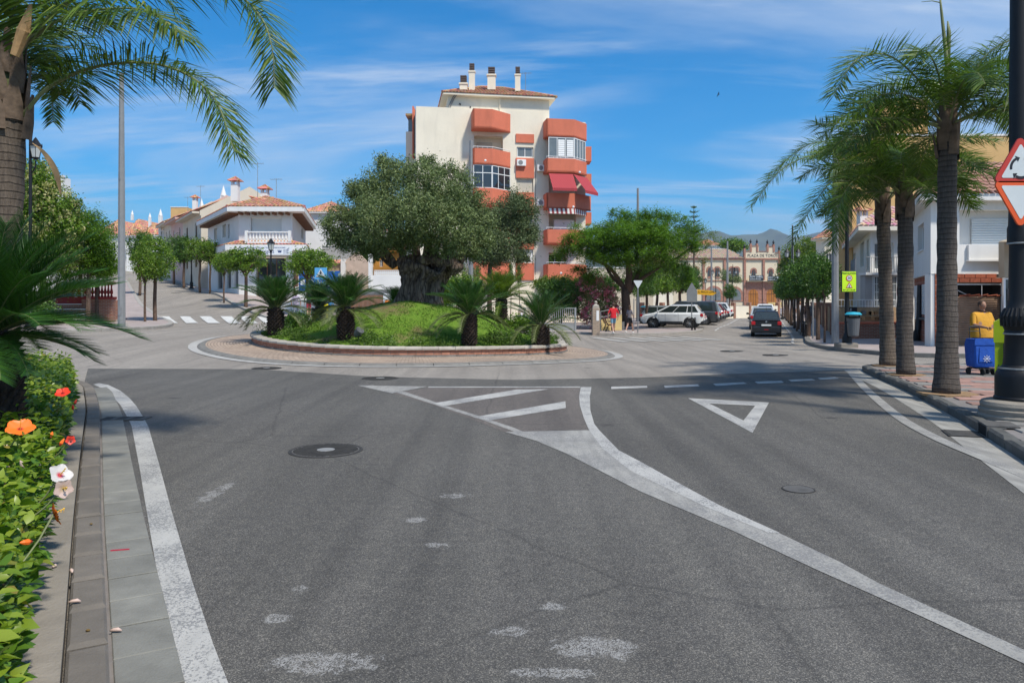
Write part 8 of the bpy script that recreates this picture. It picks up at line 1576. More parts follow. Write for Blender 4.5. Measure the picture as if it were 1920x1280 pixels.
def pillar(px, d, ytop, w_, label, ball=True):
    g_ = GP(px, d, .1); zt_ = CH-(ytop-CY)*d/F-(.35 if ball else 0); t = thing('gate_pillar', tuple(g_), label, 'pillar'); MB().bbox(g_.x-w_,g_.x+w_,d-w_,d+w_,g_.z-.3,zt_,.02).build('shaft', brickmat('pillar_stone_'+str(px),(.42,.33,.25),(.36,.27,.20),(.25,.2,.16),1,.25,.1), t)
    mb = MB(); mb.bbox(g_.x-w_*.85,g_.x+w_*.85,d-w_*.85,d+w_*.85,zt_,zt_+.12,.02); mb.add([(g_.x-w_*.8,d-w_*.8,zt_+.12),(g_.x+w_*.8,d-w_*.8,zt_+.12),(g_.x+w_*.8,d+w_*.8,zt_+.12),(g_.x-w_*.8,d+w_*.8,zt_+.12),(g_.x,d,zt_+.28)],[(0,1,4),(1,2,4),(2,3,4),(3,0,4)]); 
    if ball: mb.ball((g_.x,d,zt_+.33),.09,10,8)
    mb.build('cap', m_cope, t); MB().box(g_.x+w_*.05,g_.x+w_*.75,d-w_-.02,d-w_-.004,zt_-.75,zt_-.15).build('notice', m_white2, t)
pillar(1117, 43.8, 566, .22, 'stone gate pillar with a ball finial behind the man in red'); pillar(976, 46.2, 571, .16, 'thin brick gate pillar left of the steel bar gate')
rr1 = thing('ramp_parapet', tuple(GP(1150,48,.1)), 'low yellow ramp walls with a steel handrail between the pillar and the big trunk', 'wall'); FR = Fac(XD(1126,47),47,4); m_yel = M('yellow_render',(.66,.50,.22),.85,.1,1,.1,30); a,b = 0, FR.u(1166)
MB(FR.M).extr([(0,0),(b,0),(b,FR.z(1160,590)),(b*.8,FR.z(1155,594)),(0,FR.z(1130,600))],0,.25).build('wall', m_yel, rr1); mb = MB(FR.M); mb.tube([(0,-.05,0),(0,-.05,FR.z(1128,584)),(b,-.05,FR.z(1160,576))],.025,6); mb.tube([(0,-.05,FR.z(1128,595)),(b,-.05,FR.z(1160,587))],.02,6); mb.build('handrail', m_gal, rr1)
MB(FR.M).box(-.2,b+.5,1.5,1.8,0,.5).build('planter', M('planter_cream',(.6,.5,.36),.85,.1,1,.1,30), rr1)
g_ = GP(1144,45.5,.1); bn = thing('bench', tuple(g_), 'black cast iron park bench seen end on behind the man in red', 'bench')
for dx in (0,.0): pass
for k, yy in enumerate((0,1.3)): mb = MB(Matrix.Translation((g_.x,g_.y+yy,g_.z))@Matrix.Rotation(.15,4,'Z')); mb.tube(cat_rom([(-.32,0,.85),(-.22,0,.6),(-.12,0,.42),(-.2,0,.2),(-.3,0,0)],.1),.03,6); mb.tube(cat_rom([(-.12,0,.42),(.15,0,.42),(.3,0,.36),(.25,0,.2),(.3,0,0)],.1),.028,6); mb.tube(cat_rom([(-.12,0,.6),(.1,0,.66),(.28,0,.6)],.1),.02,5); mb.build('side_frame', m_black, bn)
for k in range(4): MB(Matrix.Translation((g_.x,g_.y,g_.z))).box(-.08+k*.1,-.01+k*.1,-.1,1.4,.43,.46).build('slat', m_wood, bn)
for k in range(3): MB(Matrix.Translation((g_.x,g_.y,g_.z))).box(-.34+k*.05,-.31+k*.05,-.1,1.4,.78-k*.12,.86-k*.12).build('slat', m_wood, bn)
p_ = Vector((XD(672,23.2),23.2,0)); p_.z = mound(p_.x,p_.y); fl_ = thing('floodlight', tuple(p_), 'small black floodlight in the grass beside a sago palm trunk', 'floodlight'); MB(Matrix.Translation(p_+Vector((0,0,.28)))@Matrix.Rotation(.5,4,'X')@Matrix.Rotation(.6,4,'Y')).lathe([(.07,-.16),(.13,-.05),(.14,.12),(.12,.12)],n=14).build('lamp_head', m_bin, fl_); MB().tube([p_,p_+Vector((0,0,.2))],.02,6).build('stem', m_black, fl_)
# ================================================================== CARS
def carpaint(nm, c, metal=.2):
    m, nt, b, o = nmat(nm); b.inputs['Base Color'].default_value = (*c,1); b.inputs['Metallic'].default_value = metal; b.inputs['Roughness'].default_value = .32; b.inputs['Coat Weight'].default_value = .6; b.inputs['Coat Roughness'].default_value = .08; return m
m_tyre = M('tyre', (.02,.02,.02), .85, .2, 20, .1); m_rim = M('rim', (.42,.43,.44), .35, .1, 8, 0, metal=.7); m_cg = M('car_glass', (.025,.035,.035), .05, .2, 2, 0, spec=.9); m_trim = M('trim_black', (.025,.025,.026), .6, .1, 9, 0); m_tail = M('tail_light_red', (.50,.015,.02), .2, .1, 8, 0); m_head = M('headlight_glass', (.55,.57,.58), .1, .1, 8, 0, spec=.8)
def car(name, label, cat, loc, head, paint_, Lc=4.2, Wc=1.72, zs=.30, belt=.92, roofz=1.43, hood=.86, gh=(-1.95,-1.55,.35,1.05), wr=.31, wb=(-1.25,1.3), suv=False, group='cars'):
    t = thing(name, loc, label, cat, group, head, world=False); h = Lc/2; hw = Wc/2; K = dict(loc=(0,0,0))
    ys_ = sorted(set([-h,-h+.06,-h+.2,h-.35,h-.12,h]+list(np.arange(-h+.3,h-.3,.11))+[w_+s*(wr+.06) for w_ in wb for s in (-1,1)])); mb = MB(); sec = []
    for y in ys_:
        zb = zs
        for w_ in wb:
            q = (wr+.07)**2-(y-w_)**2
            if q > 0: zb = max(zb, wr+math.sqrt(q)) 
        zt = belt if y < gh[3] else belt+(hood-belt)*min(1,(y-gh[3])/.25)-.12*max(0,(y-gh[3])/(h-gh[3]))**2
        if y > h-.16: zt -= .22*(y-h+.16)/.16
        e = 1-.10*max(0,(abs(y)-h+.45)/.45)**2; e -= .05 if abs(y) > h-.05 else 0
        if y < -h+.1: zt -= .04
        zm = max(zb+.04, .60); sec.append([(-hw*.96*e,y,zb),(-hw*e,y,zm),(-hw*.985*e,y,zt-.08),(-hw*.90*e,y,zt),(hw*.90*e,y,zt),(hw*.985*e,y,zt-.08),(hw*e,y,zm),(hw*.96*e,y,zb)])
    for s in sec: mb.v += s
    n = 8; mb.f = [(i*n+j,i*n+j+1,(i+1)*n+j+1,(i+1)*n+j) for i in range(len(sec)-1) for j in range(n-1)]+[tuple(range(n)), tuple(range(len(sec)*n-1,(len(sec)-1)*n-1,-1))]; mb.mi=[0]*len(mb.f)
    body = mb.build('body', paint_, t, smooth=35, **K)
    mb = MB(); mb.box(-hw*.86,hw*.86,-h+.12,h-.12,zs-.08,.62); mb.build('underbody', m_trim, t, **K)
    a,b,c,d = gh; rw = hw*.74; bw = hw*.90; mb = MB(); P8 = [(-bw,a,belt),(-rw,b,roofz),(-rw,c,roofz),(-bw,d,belt-.02),(bw,a,belt),(rw,b,roofz),(rw,c,roofz),(bw,d,belt-.02)]
    mb.add(P8+[(-rw*.8,b+.1,roofz+.045),(-rw*.8,c-.15,roofz+.045),(rw*.8,b+.1,roofz+.045),(rw*.8,c-.15,roofz+.045)], [(0,3,2,1),(4,5,6,7),(0,1,5,4),(3,7,6,2),(1,2,9,8),(5,10,11,6),(8,9,11,10),(1,8,10,5),(2,6,11,9)]); mb.build('cabin', paint_, t, smooth=30, **K)
    V8 = [Vector(p) for p in P8]
    def pane(p0,p1,p2,p3,i0,i1,j0,j1,name,off=.012):
        f = lambda u,v: (p0.lerp(p1,u)).lerp(p3.lerp(p2,u),v); q = [f(i0,j0),f(i1,j0),f(i1,j1),f(i0,j1)]; nn = (p1-p0).cross(p3-p0).normalized(); cc = sum(q,Vector())/4
        if nn.dot(cc-Vector((0,(b+c)/2,belt))) < 0: nn = -nn
        return MB().add([x+nn*off for x in q],[(0,1,2,3)]).build(name, m_cg, t, **K)
    pane(V8[0],V8[4],V8[5],V8[1],.07,.93,.12,.90,'rear_window'); pane(V8[3],V8[7],V8[6],V8[2],.05,.95,.06,.92,'windscreen')
    for sgn, (q0,q1,q2,q3) in ((-1,(V8[0],V8[3],V8[2],V8[1])),(1,(V8[4],V8[7],V8[6],V8[5]))):
        for u0,u1 in ((.07,.30),(.32,.60),(.62,.93)) if suv else ((.08,.36),(.39,.64),(.66,.93)): pane(q0,q1,q2,q3,u0,u1,.10,.88,'side_window')
        mr = MB(); mr.ball((sgn*(hw+.10),d-.35,belt+.08),(.11,.07,.075),8,6); mr.tube([(sgn*(hw-.08),d-.33,belt),(sgn*(hw+.05),d-.34,belt+.05)],.02,5); mr.build('mirror', m_trim if not suv else paint_, t, smooth=True, **K)
        mb = MB(); mb.box(sgn*hw*.60-.16 if sgn<0 else sgn*hw*.60-.12, sgn*hw*.60+.12 if sgn<0 else sgn*hw*.60+.16, h-.12,h-.03,.60,.74); mb.build('headlight', m_head, t, **K)
        x0, x1 = sorted((sgn*hw*.965, sgn*hw*.60)); x0, x1 = sorted((sgn*hw*.965, sgn*hw*.70)); lt = MB().bbox(x0,x1,-h-.015,-h+.20,belt-.24,belt-.05,.02).build('tail_light', m_tail, t, **K)
        for yy in (.33,-.52) if not suv else (.42,-.5): MB().box(sgn*hw-.002,sgn*hw+.006,yy-.005,yy+.005,.42,belt-.04).build('door_seam', m_trim, t, **K); MB().box(sgn*hw-.01,sgn*hw+.028,yy+.10,yy+.26,belt-.16,belt-.13).build('door_handle', paint_, t, **K)
        for w_ in wb:
            Mw = Matrix.Translation((sgn*(hw-.115),w_,wr))@Matrix.Rotation(sgn*PI/2,4,'Y'); wh_ = MB(Mw).lathe([(wr*.6,-.1),(wr*.97,-.1),(wr,-.07),(wr,.07),(wr*.97,.1),(wr*.68,.105)],n=28).build('wheel', m_tyre, t, smooth=35, **K)
            mr = MB(Mw); mr.lathe([(wr*.64,.045),(wr*.5,.06),(0,.07)],n=20); mr.lathe([(wr*.68,.09),(wr*.66,.10),(wr*.60,.07)],n=24,cap=False); mr.lathe([(wr*.16,.06),(wr*.16,.11),(0,.115)],n=12); [mr.tube([(wr*.1*math.cos(a_),wr*.1*math.sin(a_),.09),(wr*.63*math.cos(a_),wr*.63*math.sin(a_),.09)],.022,4) for a_ in [2*PI*k/(10 if suv else 7) for k in range(10 if suv else 7)]]; mr.build('rim', m_rim, wh_)
        mb = MB(); mb.box(sgn*hw*.97-.015,sgn*hw*.97+.015,wb[0]+wr+.1,wb[1]-wr-.1,zs-.02,zs+(.20 if suv else .10)); mb.build('sill', m_trim, t, **K)
    mb = MB(); mb.bbox(-hw*.93,hw*.93,-h-.06,-h+.2,zs-.02,.58,.04); mb.build('rear_bumper', m_trim if not paint_.name.endswith('body_coloured') else paint_, t, **K); mb = MB(); mb.bbox(-hw*.92,hw*.92,h-.22,h+.05,zs-.04,.55,.04); mb.build('front_bumper', paint_ if not suv else m_trim, t, **K)
    MB().box(-.26,.26,-h-.075,-h-.02,.62,.72).build('number_plate', m_white2, t, **K); MB().box(-.26,.26,h+.045,h+.06,.40,.50).build('number_plate', m_white2, t, **K); MB().tube([(0,b+.1,roofz+.04),(0,b-.05,roofz+.24)],.008,4).build('aerial', m_trim, t, **K)
    MB().box(-.5,.5,h-.01,h+.012,.58,.70).build('grille', m_trim, t, **K)
    if suv:
        for sgn in (-1,1): mb = MB(); mb.tube([(sgn*rw*.93,b+.15,roofz+.03),(sgn*rw*.93,b+.3,roofz+.085),(sgn*rw*.93,c-.3,roofz+.085),(sgn*rw*.93,c-.15,roofz+.03)],.018,5); mb.build('roof_rail', m_trim, t, **K)
    return t
pw, pbk, psl, pdg, pred = carpaint('paint_white',(.72,.73,.72),0), carpaint('paint_black',(.012,.014,.017)), carpaint('paint_silver',(.42,.45,.47),.5), carpaint('paint_dark_grey',(.06,.065,.07),.3), carpaint('paint_dark_red',(.16,.02,.03),.2)
pbb = carpaint('paint_black_body_coloured',(.012,.013,.016)); sdir = Vector((.355,.935,0)); hs_a = -math.atan2(.36,1.0); pk = hs_a+PI/2
CGp = 'cars parked nose in beside the plaza street'; CGd = 'cars driving away down the plaza street'
def carat(px, d, **k): x = XD(px,d); return (x, d, H(x,d))
bc = car('hatchback','black hatchback driving away, last in the line of traffic','car',carat(1436,43.6),hs_a+.03,pbb,Lc=3.85,Wc=1.66,roofz=1.43,belt=.93,gh=(-1.84,-1.42,.25,1.0),wb=(-1.2,1.2),wr=.29,group=CGd)
MB().box(-.12,.12,-3.85/2-.07,-3.85/2-.06,.40,.44).build('fog_light', m_tail, bc, loc=(0,0,0)); MB(Matrix.Translation((0,-3.85/2-.03,.86))@Matrix.Rotation(PI/2,4,'X')).lathe([(.05,0),(.05,.012),(0,.012)],n=14).build('badge', m_rim, bc, loc=(0,0,0))
car('car','silver car driving directly ahead of the black hatchback','car',carat(1429,54),hs_a+.04,psl,Lc=4.1,Wc=1.8,roofz=1.55,belt=1.0,gh=(-1.95,-1.6,.3,1.1),group=CGd); car('car','white car furthest ahead in the line of moving traffic','car',carat(1434,72),hs_a+.04,pw,Lc=4.3,Wc=1.8,roofz=1.6,belt=1.0,gh=(-2.05,-1.7,.3,1.1),group=CGd)
c0 = Vector((11.75,54.6,0))
specs = [(0,pw,dict(Lc=4.43,Wc=1.81,roofz=1.70,belt=1.14,zs=.40,hood=1.07,gh=(-2.17,-1.72,.10,1.30),wr=.385,wb=(-1.3,1.32),suv=True),'white parked SUV seen side on, nearest of the parked cars','car',0),
 (1.0,pw,dict(Lc=4.1,roofz=1.46),'white hatchback right behind the white SUV, its red tail lamp showing','car',0),(2.0,psl,dict(Lc=4.6,Wc=1.8,roofz=1.56,belt=.98,gh=(-2.2,-1.75,.4,1.2)),'silver blue estate car parked the other way round beyond the white SUV','car',1),
 (3.1,pdg,dict(Lc=4.9,Wc=1.9,roofz=1.92,belt=1.12,hood=1.05,gh=(-2.4,-2.2,.9,1.65),wb=(-1.5,1.55)),'dark grey van with a long high roof among the parked cars','van',0),(4.1,pw,dict(Lc=4.0,roofz=1.48),'small white car after the dark grey van','car',0),(5.2,pdg,dict(Lc=4.3,roofz=1.5),'dark grey hatchback in the second half of the parked row','car',0),
 (6.3,psl,dict(Lc=4.3,roofz=1.6,belt=1.0),'silver car in the second half of the parked row','car',0),(7.4,pred,dict(Lc=4.2,roofz=1.62,belt=1.0),'dark red car near the far end of the parked row','car',0),(8.5,pbk,dict(Lc=4.2,roofz=1.45),'black car at the far end of the parked row','car',0),(10,pw,dict(Lc=4.3,roofz=1.7,belt=1.05),'white people carrier visible over the far end of the parked row','car',0)]
for k, pnt, kw, lab, cat_, rev in specs: q = c0+sdir*k*2.75+Vector((-.935,.355,0))*(1.0 if rev else 0); car('parked_car' if cat_ == 'car' else 'parked_van', lab, cat_, (q.x,q.y,H(q.x,q.y)), pk+(PI if rev else 0)+R.uniform(-.03,.03), pnt, group=CGp, **kw)
t = thing('barrier', tuple(GP(1452,135)), 'low pale yellow barrier in front of the right bullring door', 'barrier'); x0, x1 = XD(1441,135), XD(1466,135); z_ = H(x0,135); mb = MB(); mb.box(x0,x1,135,135.1,z_+.7,z_+1.1); mb.box(x0,x1,135,135.1,z_+.1,z_+.3); mb.build('rails', m_yel, t); mb = MB(); [mb.box(x0+k*(x1-x0)/7-.06,x0+k*(x1-x0)/7+.06,134.95,135.15,z_,z_+1.1) for k in range(8)]; mb.build('posts', m_yel, t)
# ================================================================== PEOPLE
m_skin = M('skin', (.46,.26,.18), .6, .08, 12, .05); m_skin2 = M('skin_tanned', (.34,.18,.115), .6, .08, 12, .05); m_hairb = M('hair_brown', (.07,.04,.025), .7, .3, 30, .4, 80); m_hairg = M('hair_dark', (.02,.015,.012), .7, .3, 30, .4, 80)
def cloth(nm, c): return M(nm, c, .9, .12, 6, .5, 22)
def person(label, loc, head, Ht, top, bottom, shoes, skin=m_skin, hair=m_hairb, stride=.0, build=1.0, short=True, sleeve=.45, arms=((-.2,.05,0),(.2,.05,0)), longhair=False, fem=False, grip=None, shirt_len=.0, skirt=False):
    """one skinned body; z values for a 1.75 m person, scaled; faces along local +y"""
    t = thing('person', loc, label, 'person', None, head, world=False); k = Ht/1.75; V, E, Rd, tagb = [], [], [], []
    def vtx(p, r): V.append(Vector(p)*k); Rd.append(r*k); return len(V)-1
    def bone(a, b, m): E.append((a,b)); tagb.append(m)
    b_ = build; sh_w = (.155 if fem else .18)*(.5+.5*b_); pel = vtx((0,0,.96),.135*b_); wst = vtx((0,.01,1.12),(.118 if fem and b_<1.1 else .13)*b_); chs = vtx((0,-.005,1.33),.145*b_); nkb = vtx((0,-.01,1.47),.07); nk = vtx((0,.005,1.53),.052); hd_ = vtx((0,.015,1.60),.07)
    bone(pel,wst,1); bone(wst,chs,1); bone(chs,nkb,1); bone(nkb,nk,0); bone(nk,hd_,0); wr_pts = []
    for i, sg in enumerate((-1,1)):
        hip = vtx((sg*.095*b_,0,.90),.098*b_); st = stride*sg; kn = vtx((sg*.10,st*.32+.02+abs(st)*.08,.50),.062*(.6+.4*b_)); an = vtx((sg*.10,st*.62-(.10 if st<0 else -.02)*abs(stride)*2,.10+(.06 if st<0 else 0)),.036); he = vtx((sg*.10,st*.62-.03-(.10 if st<0 else 0)*abs(stride)*2,.045+(.05 if st<0 else 0)),.036); toe = vtx((sg*.12,st*.62+.15,.035),.034)
        bone(pel,hip,2); bone(hip,kn,2); bone(kn,an,3); bone(an,he,4); bone(he,toe,4)
        ax, ay, bend = arms[i]; sh = vtx((sg*sh_w,-.01,1.42),.062*(.7+.3*b_)); el = vtx((sg*sh_w+ax*.5+sg*.03,ay*.5-.02,1.15+abs(ay)*.05),.042*(.7+.3*b_)); wr = vtx((sg*sh_w+ax*.6*(1 if not bend else .4),ay+bend*.24,.92+bend*.18+abs(ay)*.1),.027); bone(chs,sh,1); bone(sh,el,5); bone(el,wr,6); pm = vtx(V[wr]/k+(V[wr]-V[el]).normalized()*.06,.026); bone(wr,pm,0); wr_pts.append((V[wr],V[pm],sg))
    me = bpy.data.meshes.new('body_'); me.from_pydata([tuple(v) for v in V], E, []); o = bpy.data.objects.new('tmp', me); COL.objects.link(o); o.modifiers.new('s','SKIN'); sv = me.skin_vertices[0].data
    for i, r in enumerate(Rd): sv[i].radius = (r*(1.18 if i in (0,1,2) else 1), r*(.82 if i in (0,1,2) else 1))
    sv[0].use_root = True; s2_ = o.modifiers.new('u','SUBSURF'); s2_.levels = 2; dg = bpy.context.evaluated_depsgraph_get(); dg.update(); m2 = bpy.data.meshes.new_from_object(o.evaluated_get(dg)); bpy.data.objects.remove(o)
    mb = MB(); mb.v = [tuple(v.co) for v in m2.vertices]; mb.f = [tuple(p.vertices) for p in m2.polygons]; A0 = [V[a] for a,b in E]; B0 = [V[b] for a,b in E]
    for f in mb.f:
        c = sum((Vector(mb.v[i]) for i in f), Vector())/len(f); best = min(range(len(E)), key=lambda j: ((c-A0[j])-(B0[j]-A0[j])*max(0,min(1,(c-A0[j]).dot(B0[j]-A0[j])/(B0[j]-A0[j]).length_squared))).length-0.3*0); tg = tagb[best]; d_ = B0[best]-A0[best]; fr = (c-A0[best]).dot(d_)/d_.length_squared; z = c.z/k
        m_i = 0
        if tg == 1: m_i = 1 if z > .97-shirt_len else 2
        elif tg == 2: m_i = (1 if z > .97-shirt_len else 2) if (z > (.62 if short else .0)) else 0
        elif tg == 3: m_i = 0 if short else 2
        elif tg == 4: m_i = 3
        elif tg == 5: m_i = 1 if fr < sleeve*2 else 0
        mb.mi.append(m_i)
    # head with nose, ears; fingers
    hz = 1.655*k; n0 = len(mb.f); mb.cur = 0; mb.ball((0,.02*k,hz),(.073*k,.092*k,.112*k),14,10); mb.ball((0,.108*k,hz-.01*k),(.013*k,.018*k,.022*k),6,5); [mb.ball((s_*.074*k,.015*k,hz-.005*k),(.010*k,.02*k,.03*k),6,5) for s_ in (-1,1)]
    for wr, pm, sg in wr_pts:
        d = (pm-wr).normalized(); sd_ = d.cross(Vector((0,1,0))).normalized() if abs(d.y) < .9 else Vector((1,0,0)); nrm = d.cross(sd_).normalized(); curl = .9 if grip else .35
        for j, ln_ in enumerate((.072,.080,.074,.058)): p0 = pm+nrm*(j-1.5)*.019*k+d*.012*k; q1 = p0+d*ln_*.5*k; q2 = q1+(d*(1-curl*.6)-sd_*sg*curl).normalized()*ln_*.5*k; mb.tube([p0,q1,q2],[.0095*k,.009*k,.007*k],6)
        p0 = wr.lerp(pm,.4)+nrm*.022*k; mb.tube([p0,p0+(nrm*.8+d*.6)*.035*k,p0+(nrm*.7+d*1.1)*.055*k],[.011*k,.010*k,.008*k],6)
    bo_ = link('body', mb.mesh('body', [skin, top, bottom, shoes], True), t, loc=(0,0,0))
    mb = MB(); mb.ball((0,.003*k,hz+.028*k),(.083*k,.100*k,.102*k),14,9); 
    if longhair: mb.ball((0,-.045*k,hz-.07*k),(.07*k,.055*k,.15*k),10,7)
    mb.build('hair', hair, t, smooth=True, loc=(0,-.012*k,0)); mb = MB(); [mb.ball((s_*.028*k,.098*k,hz+.012*k),(.011*k,.008*k,.006*k),6,4) for s_ in (-1,1)]; mb.build('eyes', m_inkk, t, loc=(0,0,0)); MB().ball((0,.099*k,hz-.048*k),(.022*k,.008*k,.006*k),7,4).build('mouth', M('lips',(.35,.12,.10),.5,0,3,0), t, loc=(0,0,0))
    if skirt or shirt_len: mb = MB(); mb.lathe([(.155*b_*k,(.95-shirt_len)*k),(.158*b_*k,.97*k),(.148*b_*k,1.08*k)], n=20, cap=False); mb.v = [(x*1.12,y*.86,z) for x,y,z in mb.v]; mb.build('shirt_hem', top, t, smooth=True, loc=(0,0,0))
    return t
sw_ = cloth('shoe_white',(.72,.72,.70)); sbk = cloth('shoe_black',(.03,.03,.03))
def pat(px, d, off=.13): return tuple(GP(px, d, off))
person('man in a red t-shirt and blue shorts walking with white trainers near the stone pillar', pat(1150,42.6), .25, 1.76, cloth('tshirt_red',(.62,.02,.03)), cloth('shorts_blue',(.16,.30,.40)), sw_, m_skin, m_hairb, .32, 1.05, shirt_len=.04)
person('girl in a grey top and black shorts walking beside the big tree trunk', pat(1180.5,44.0), -.6, 1.62, cloth('top_grey',(.20,.18,.19)), cloth('shorts_black',(.015,.015,.017)), sw_, m_skin, m_hairb, .42, .88, longhair=True, fem=True, arms=((-.1,.1,.9),(.1,.05,.6)))
yw = person('woman in a mustard yellow blouse pushing a blue shopping trolley', (XD(1841,17.5),17.5,.15), PI+.12, 1.62, cloth('blouse_mustard',(.62,.31,.035)), cloth('trousers_dark',(.03,.03,.04)), sbk, m_skin2, m_hairb, .12, 1.8, short=False, fem=True, arms=((-.12,.10,0),(.10,.24,.9)), grip=True, shirt_len=.10, sleeve=.5)
person('woman in grey jeans and lilac top carrying a bag behind the left sago palm', pat(555,44.5), .1, 1.66, cloth('top_lilac',(.42,.36,.46)), cloth('jeans_grey',(.17,.19,.22)), sbk, m_skin, m_hairb, .2, .98, short=False, longhair=True, fem=True, shirt_len=.03)
person('person in a dark top and red skirt behind the slim trunk left of the island', pat(579,46.5), .4, 1.66, cloth('top_dark',(.05,.04,.05)), cloth('skirt_red',(.35,.04,.06)), sw_, m_skin, m_hairg, .2, .95, fem=True, longhair=True)
person('child in blue beside a yellow bag glimpsed between the sago palms', pat(619,46.0), .1, 1.35, cloth('top_blue',(.05,.18,.34)), cloth('trousers_blue',(.05,.12,.22)), sw_, m_skin, m_hairg, .15, .9, short=False)
person('man in a white t-shirt and khaki shorts walking on the right pavement', pat(1500,61), PI-.1, 1.78, cloth('tshirt_white',(.72,.74,.80)), cloth('shorts_khaki',(.24,.25,.20)), sbk, m_skin, m_hairb, .22, 1.15, shirt_len=.04)
person('person in grey dress walking by the stone wall on the right pavement', pat(1521,60), PI+.2, 1.72, cloth('dress_grey',(.14,.15,.18)), cloth('shorts_grey',(.12,.13,.16)), sbk, m_skin, m_hairb, .2, 1.0, fem=True, shirt_len=.1)
person('person in brown clothes between the trunks behind the man in white', pat(1511,63), PI, 1.70, cloth('shirt_brown',(.20,.10,.06)), cloth('trousers_brown',(.10,.06,.05)), sbk, m_skin, m_hairg, .2, 1.0, short=False)
person('tiny figure in black standing by the lone round tree before the bullring', pat(1360,108,.05), .2, 1.72, cloth('top_black',(.02,.02,.02)), cloth('trousers_black',(.02,.02,.02)), sbk, m_skin, m_hairg, .1, 1.0, short=False)
person('tiny figure in a white top beside the small bollard before the bullring', pat(1374,112,.05), .2, 1.68, cloth('tshirt_white',(.7,.7,.7)), cloth('trousers_black',(.02,.02,.02)), sbk, m_skin, m_hairg, .15, 1.0, short=False)
# shopping trolley
tx, ty = XD(1838.5,16.6), 16.6; tr = thing('shopping_trolley', (tx,ty,.155), 'bright blue wheeled shopping trolley with a white emblem in front of the woman', 'shopping trolley'); m_tb = M('trolley_fabric', (.012,.085,.42), .7, .2, 4, .5, 16); Mt = Matrix.Translation((tx,ty,.155))
mb = MB(Mt); prof = [(.215,.17,.17,.14),(.225,.20,.185,.15),(.235,.28,.19,.165),(.25,.55,.20,.17),(.255,.66,.20,.17),(.25,.72,.19,.15),(.235,.79,.17,.12)]
for hw_, z, dy, _ in prof: mb.v += [tuple(Mt@Vector(p)) for p in ((-hw_+.03,-dy,z),(hw_-.03,-dy,z),(hw_,-dy+.03,z),(hw_,dy-.03,z),(hw_-.03,dy,z),(-hw_+.03,dy,z),(-hw_,dy-.03,z),(-hw_,-dy+.03,z))]
mb.f = [(i*8+j,i*8+(j+1)%8,(i+1)*8+(j+1)%8,(i+1)*8+j) for i in range(len(prof)-1) for j in range(8)]+[tuple(range(7,-1,-1)),tuple(range((len(prof)-1)*8,len(prof)*8))]; mb.mi=[0]*len(mb.f); mb.build('bag', m_tb, tr, smooth=40)
mb = MB(Mt); mb.extr([(-.262,.66),(.262,.66),(.258,.74),(.24,.80),(-.24,.80),(-.258,.74)],-.215,-.16); mb.build('flap', m_tb, tr); mb = MB(Mt); mb.extr([(-.15,.60),(-.09,.55),(.15,.56),(.15,.30),(-.16,.29)],-.212,-.202); pk_ = mb.build('pocket', m_tb, tr)
mb = MB(Mt); [mb.tube([(-.0+.085*math.cos(a),-.222,.36+.085*math.sin(a)),(-.0-.085*math.cos(a),-.222,.36-.085*math.sin(a))],.004,4) for a in (0,PI/4,PI/2,3*PI/4)]; mb.lathe([(.035,0),(.035,.004)],(0,-.22,.36),10) if False else None; [mb.box(.06*math.cos(a)-.008,.06*math.cos(a)+.008,-.225,-.219,.36+.06*math.sin(a)-.008,.36+.06*math.sin(a)+.008) for a in [PI/4*k for k in range(8)]]; mb.build('emblem', m_sign, pk_)
mb = MB(Mt); [mb.tube([(sg*.12,.19,.12),(sg*.12,.21,.9),(sg*.11,.22,1.03),(sg*.08,.225,1.06)],.011,6) for sg in (-1,1)]; mb.tube([(-.08,.225,1.06),(.08,.225,1.06)],.013,6); mb.tube([(-.12,.21,.95),(.12,.21,.95)],.009,6); mb.box(-.18,.18,-.16,.18,.13,.15); mb.build('frame', m_trim, tr)
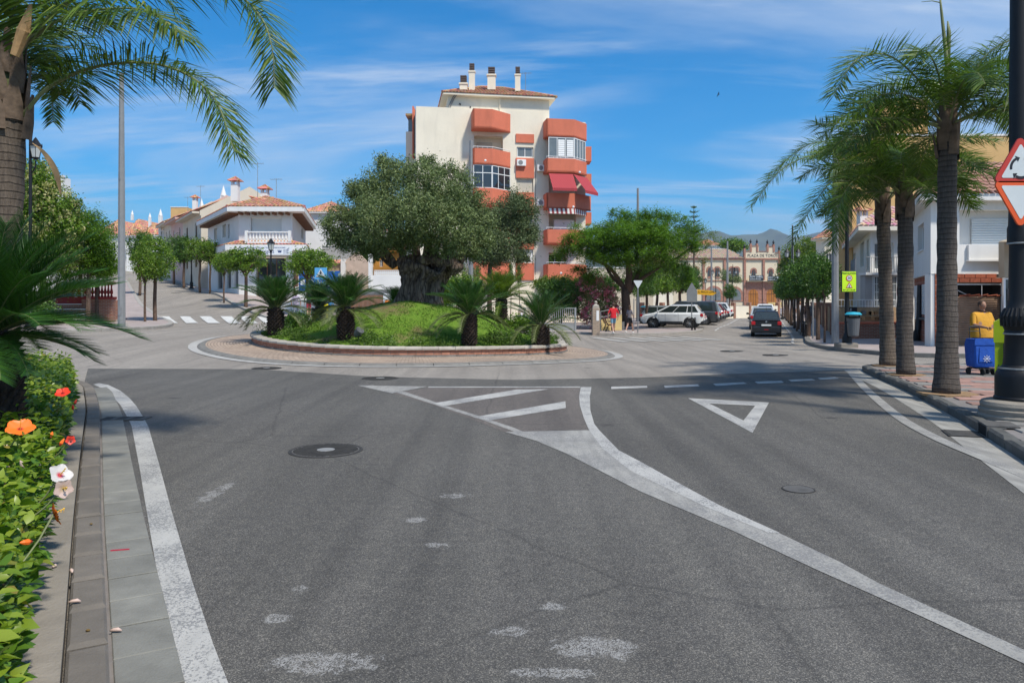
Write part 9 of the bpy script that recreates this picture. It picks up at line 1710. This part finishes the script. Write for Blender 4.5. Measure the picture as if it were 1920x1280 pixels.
for sx, sy in ((-.24,.05),(-.05,-.16),(.20,-.12),(.24,.14)): wv_ = MB(Mt@Matrix.Translation((sx,sy,.075))@Matrix.Rotation(PI/2,4,'Y')); wv_.lathe([(.03,-.018),(.075,-.018),(.08,0),(.075,.018),(.03,.018)],n=16); wv_.build('wheel', m_tyre, tr); mb = MB(Mt); mb.tube([(sx,sy,.075),(sx*.7,sy*.8,.14)],.012,5); mb.build('wheel_fork', m_trim, tr)
# bag next to child, bird
g_ = GP(611,45.8,.13); tag(MB().bbox(g_.x-.12,g_.x+.12,45.7,45.95,g_.z,g_.z+1.0,.04).build('yellow_banner_stand', M('bag_yellow',(.75,.65,.02),.6,.1,5,.1), None), 'narrow bright yellow stand beside the child between the sago palms', 'banner stand')
p_ = P(1347,177,110); bd = MB(); bd.ball(p_,(.16,.07,.06),8,6); bd.tube([p_+Vector((.14,0,0)),p_+Vector((.26,0,-.02))],[.04,.008],5)
bd.add([p_+Vector((-.05,0,.03)),p_+Vector((.08,0,.03)),p_+Vector((.02,-.3,.22)),p_+Vector((-.12,-.5,.25))],[(0,1,2,3)]); bd.add([p_+Vector((-.05,0,.03)),p_+Vector((.08,0,.03)),p_+Vector((-.02,.3,-.2)),p_+Vector((-.16,.4,-.3))],[(0,1,2,3)]); tag(bd.build('bird', m_inkk, None), 'small dark bird flying against the blue sky', 'bird')
# ------------------------------------------------------------------ haze, lettering to real meshes
hzm = bpy.data.materials.new('haze_air'); hzm.use_nodes = True; hn = hzm.node_tree; hn.nodes.clear(); ho = hn.nodes.new('ShaderNodeOutputMaterial'); hv = hn.nodes.new('ShaderNodeVolumePrincipled')
hv.inputs['Color'].default_value = (.62,.78,1,1); hv.inputs['Density'].default_value = 1.1e-4; hv.inputs['Anisotropy'].default_value = .3; hn.links.new(hv.outputs[0], ho.inputs['Volume'])
MB().box(-9500,9500,-3500,9600,-1.6,620).build('haze', hzm, None, kind='stuff')
bpy.context.view_layer.update()
for o in [o for o in bpy.data.objects if o.type == 'FONT']:
    me = bpy.data.meshes.new_from_object(o); nm = o.name; n = bpy.data.objects.new('t', me); COL.objects.link(n); n.parent = o.parent; n.matrix_parent_inverse = o.matrix_parent_inverse.copy(); n.location = o.location; n.rotation_euler = o.rotation_euler; n.scale = o.scale
    bpy.data.objects.remove(o); n.name = nm
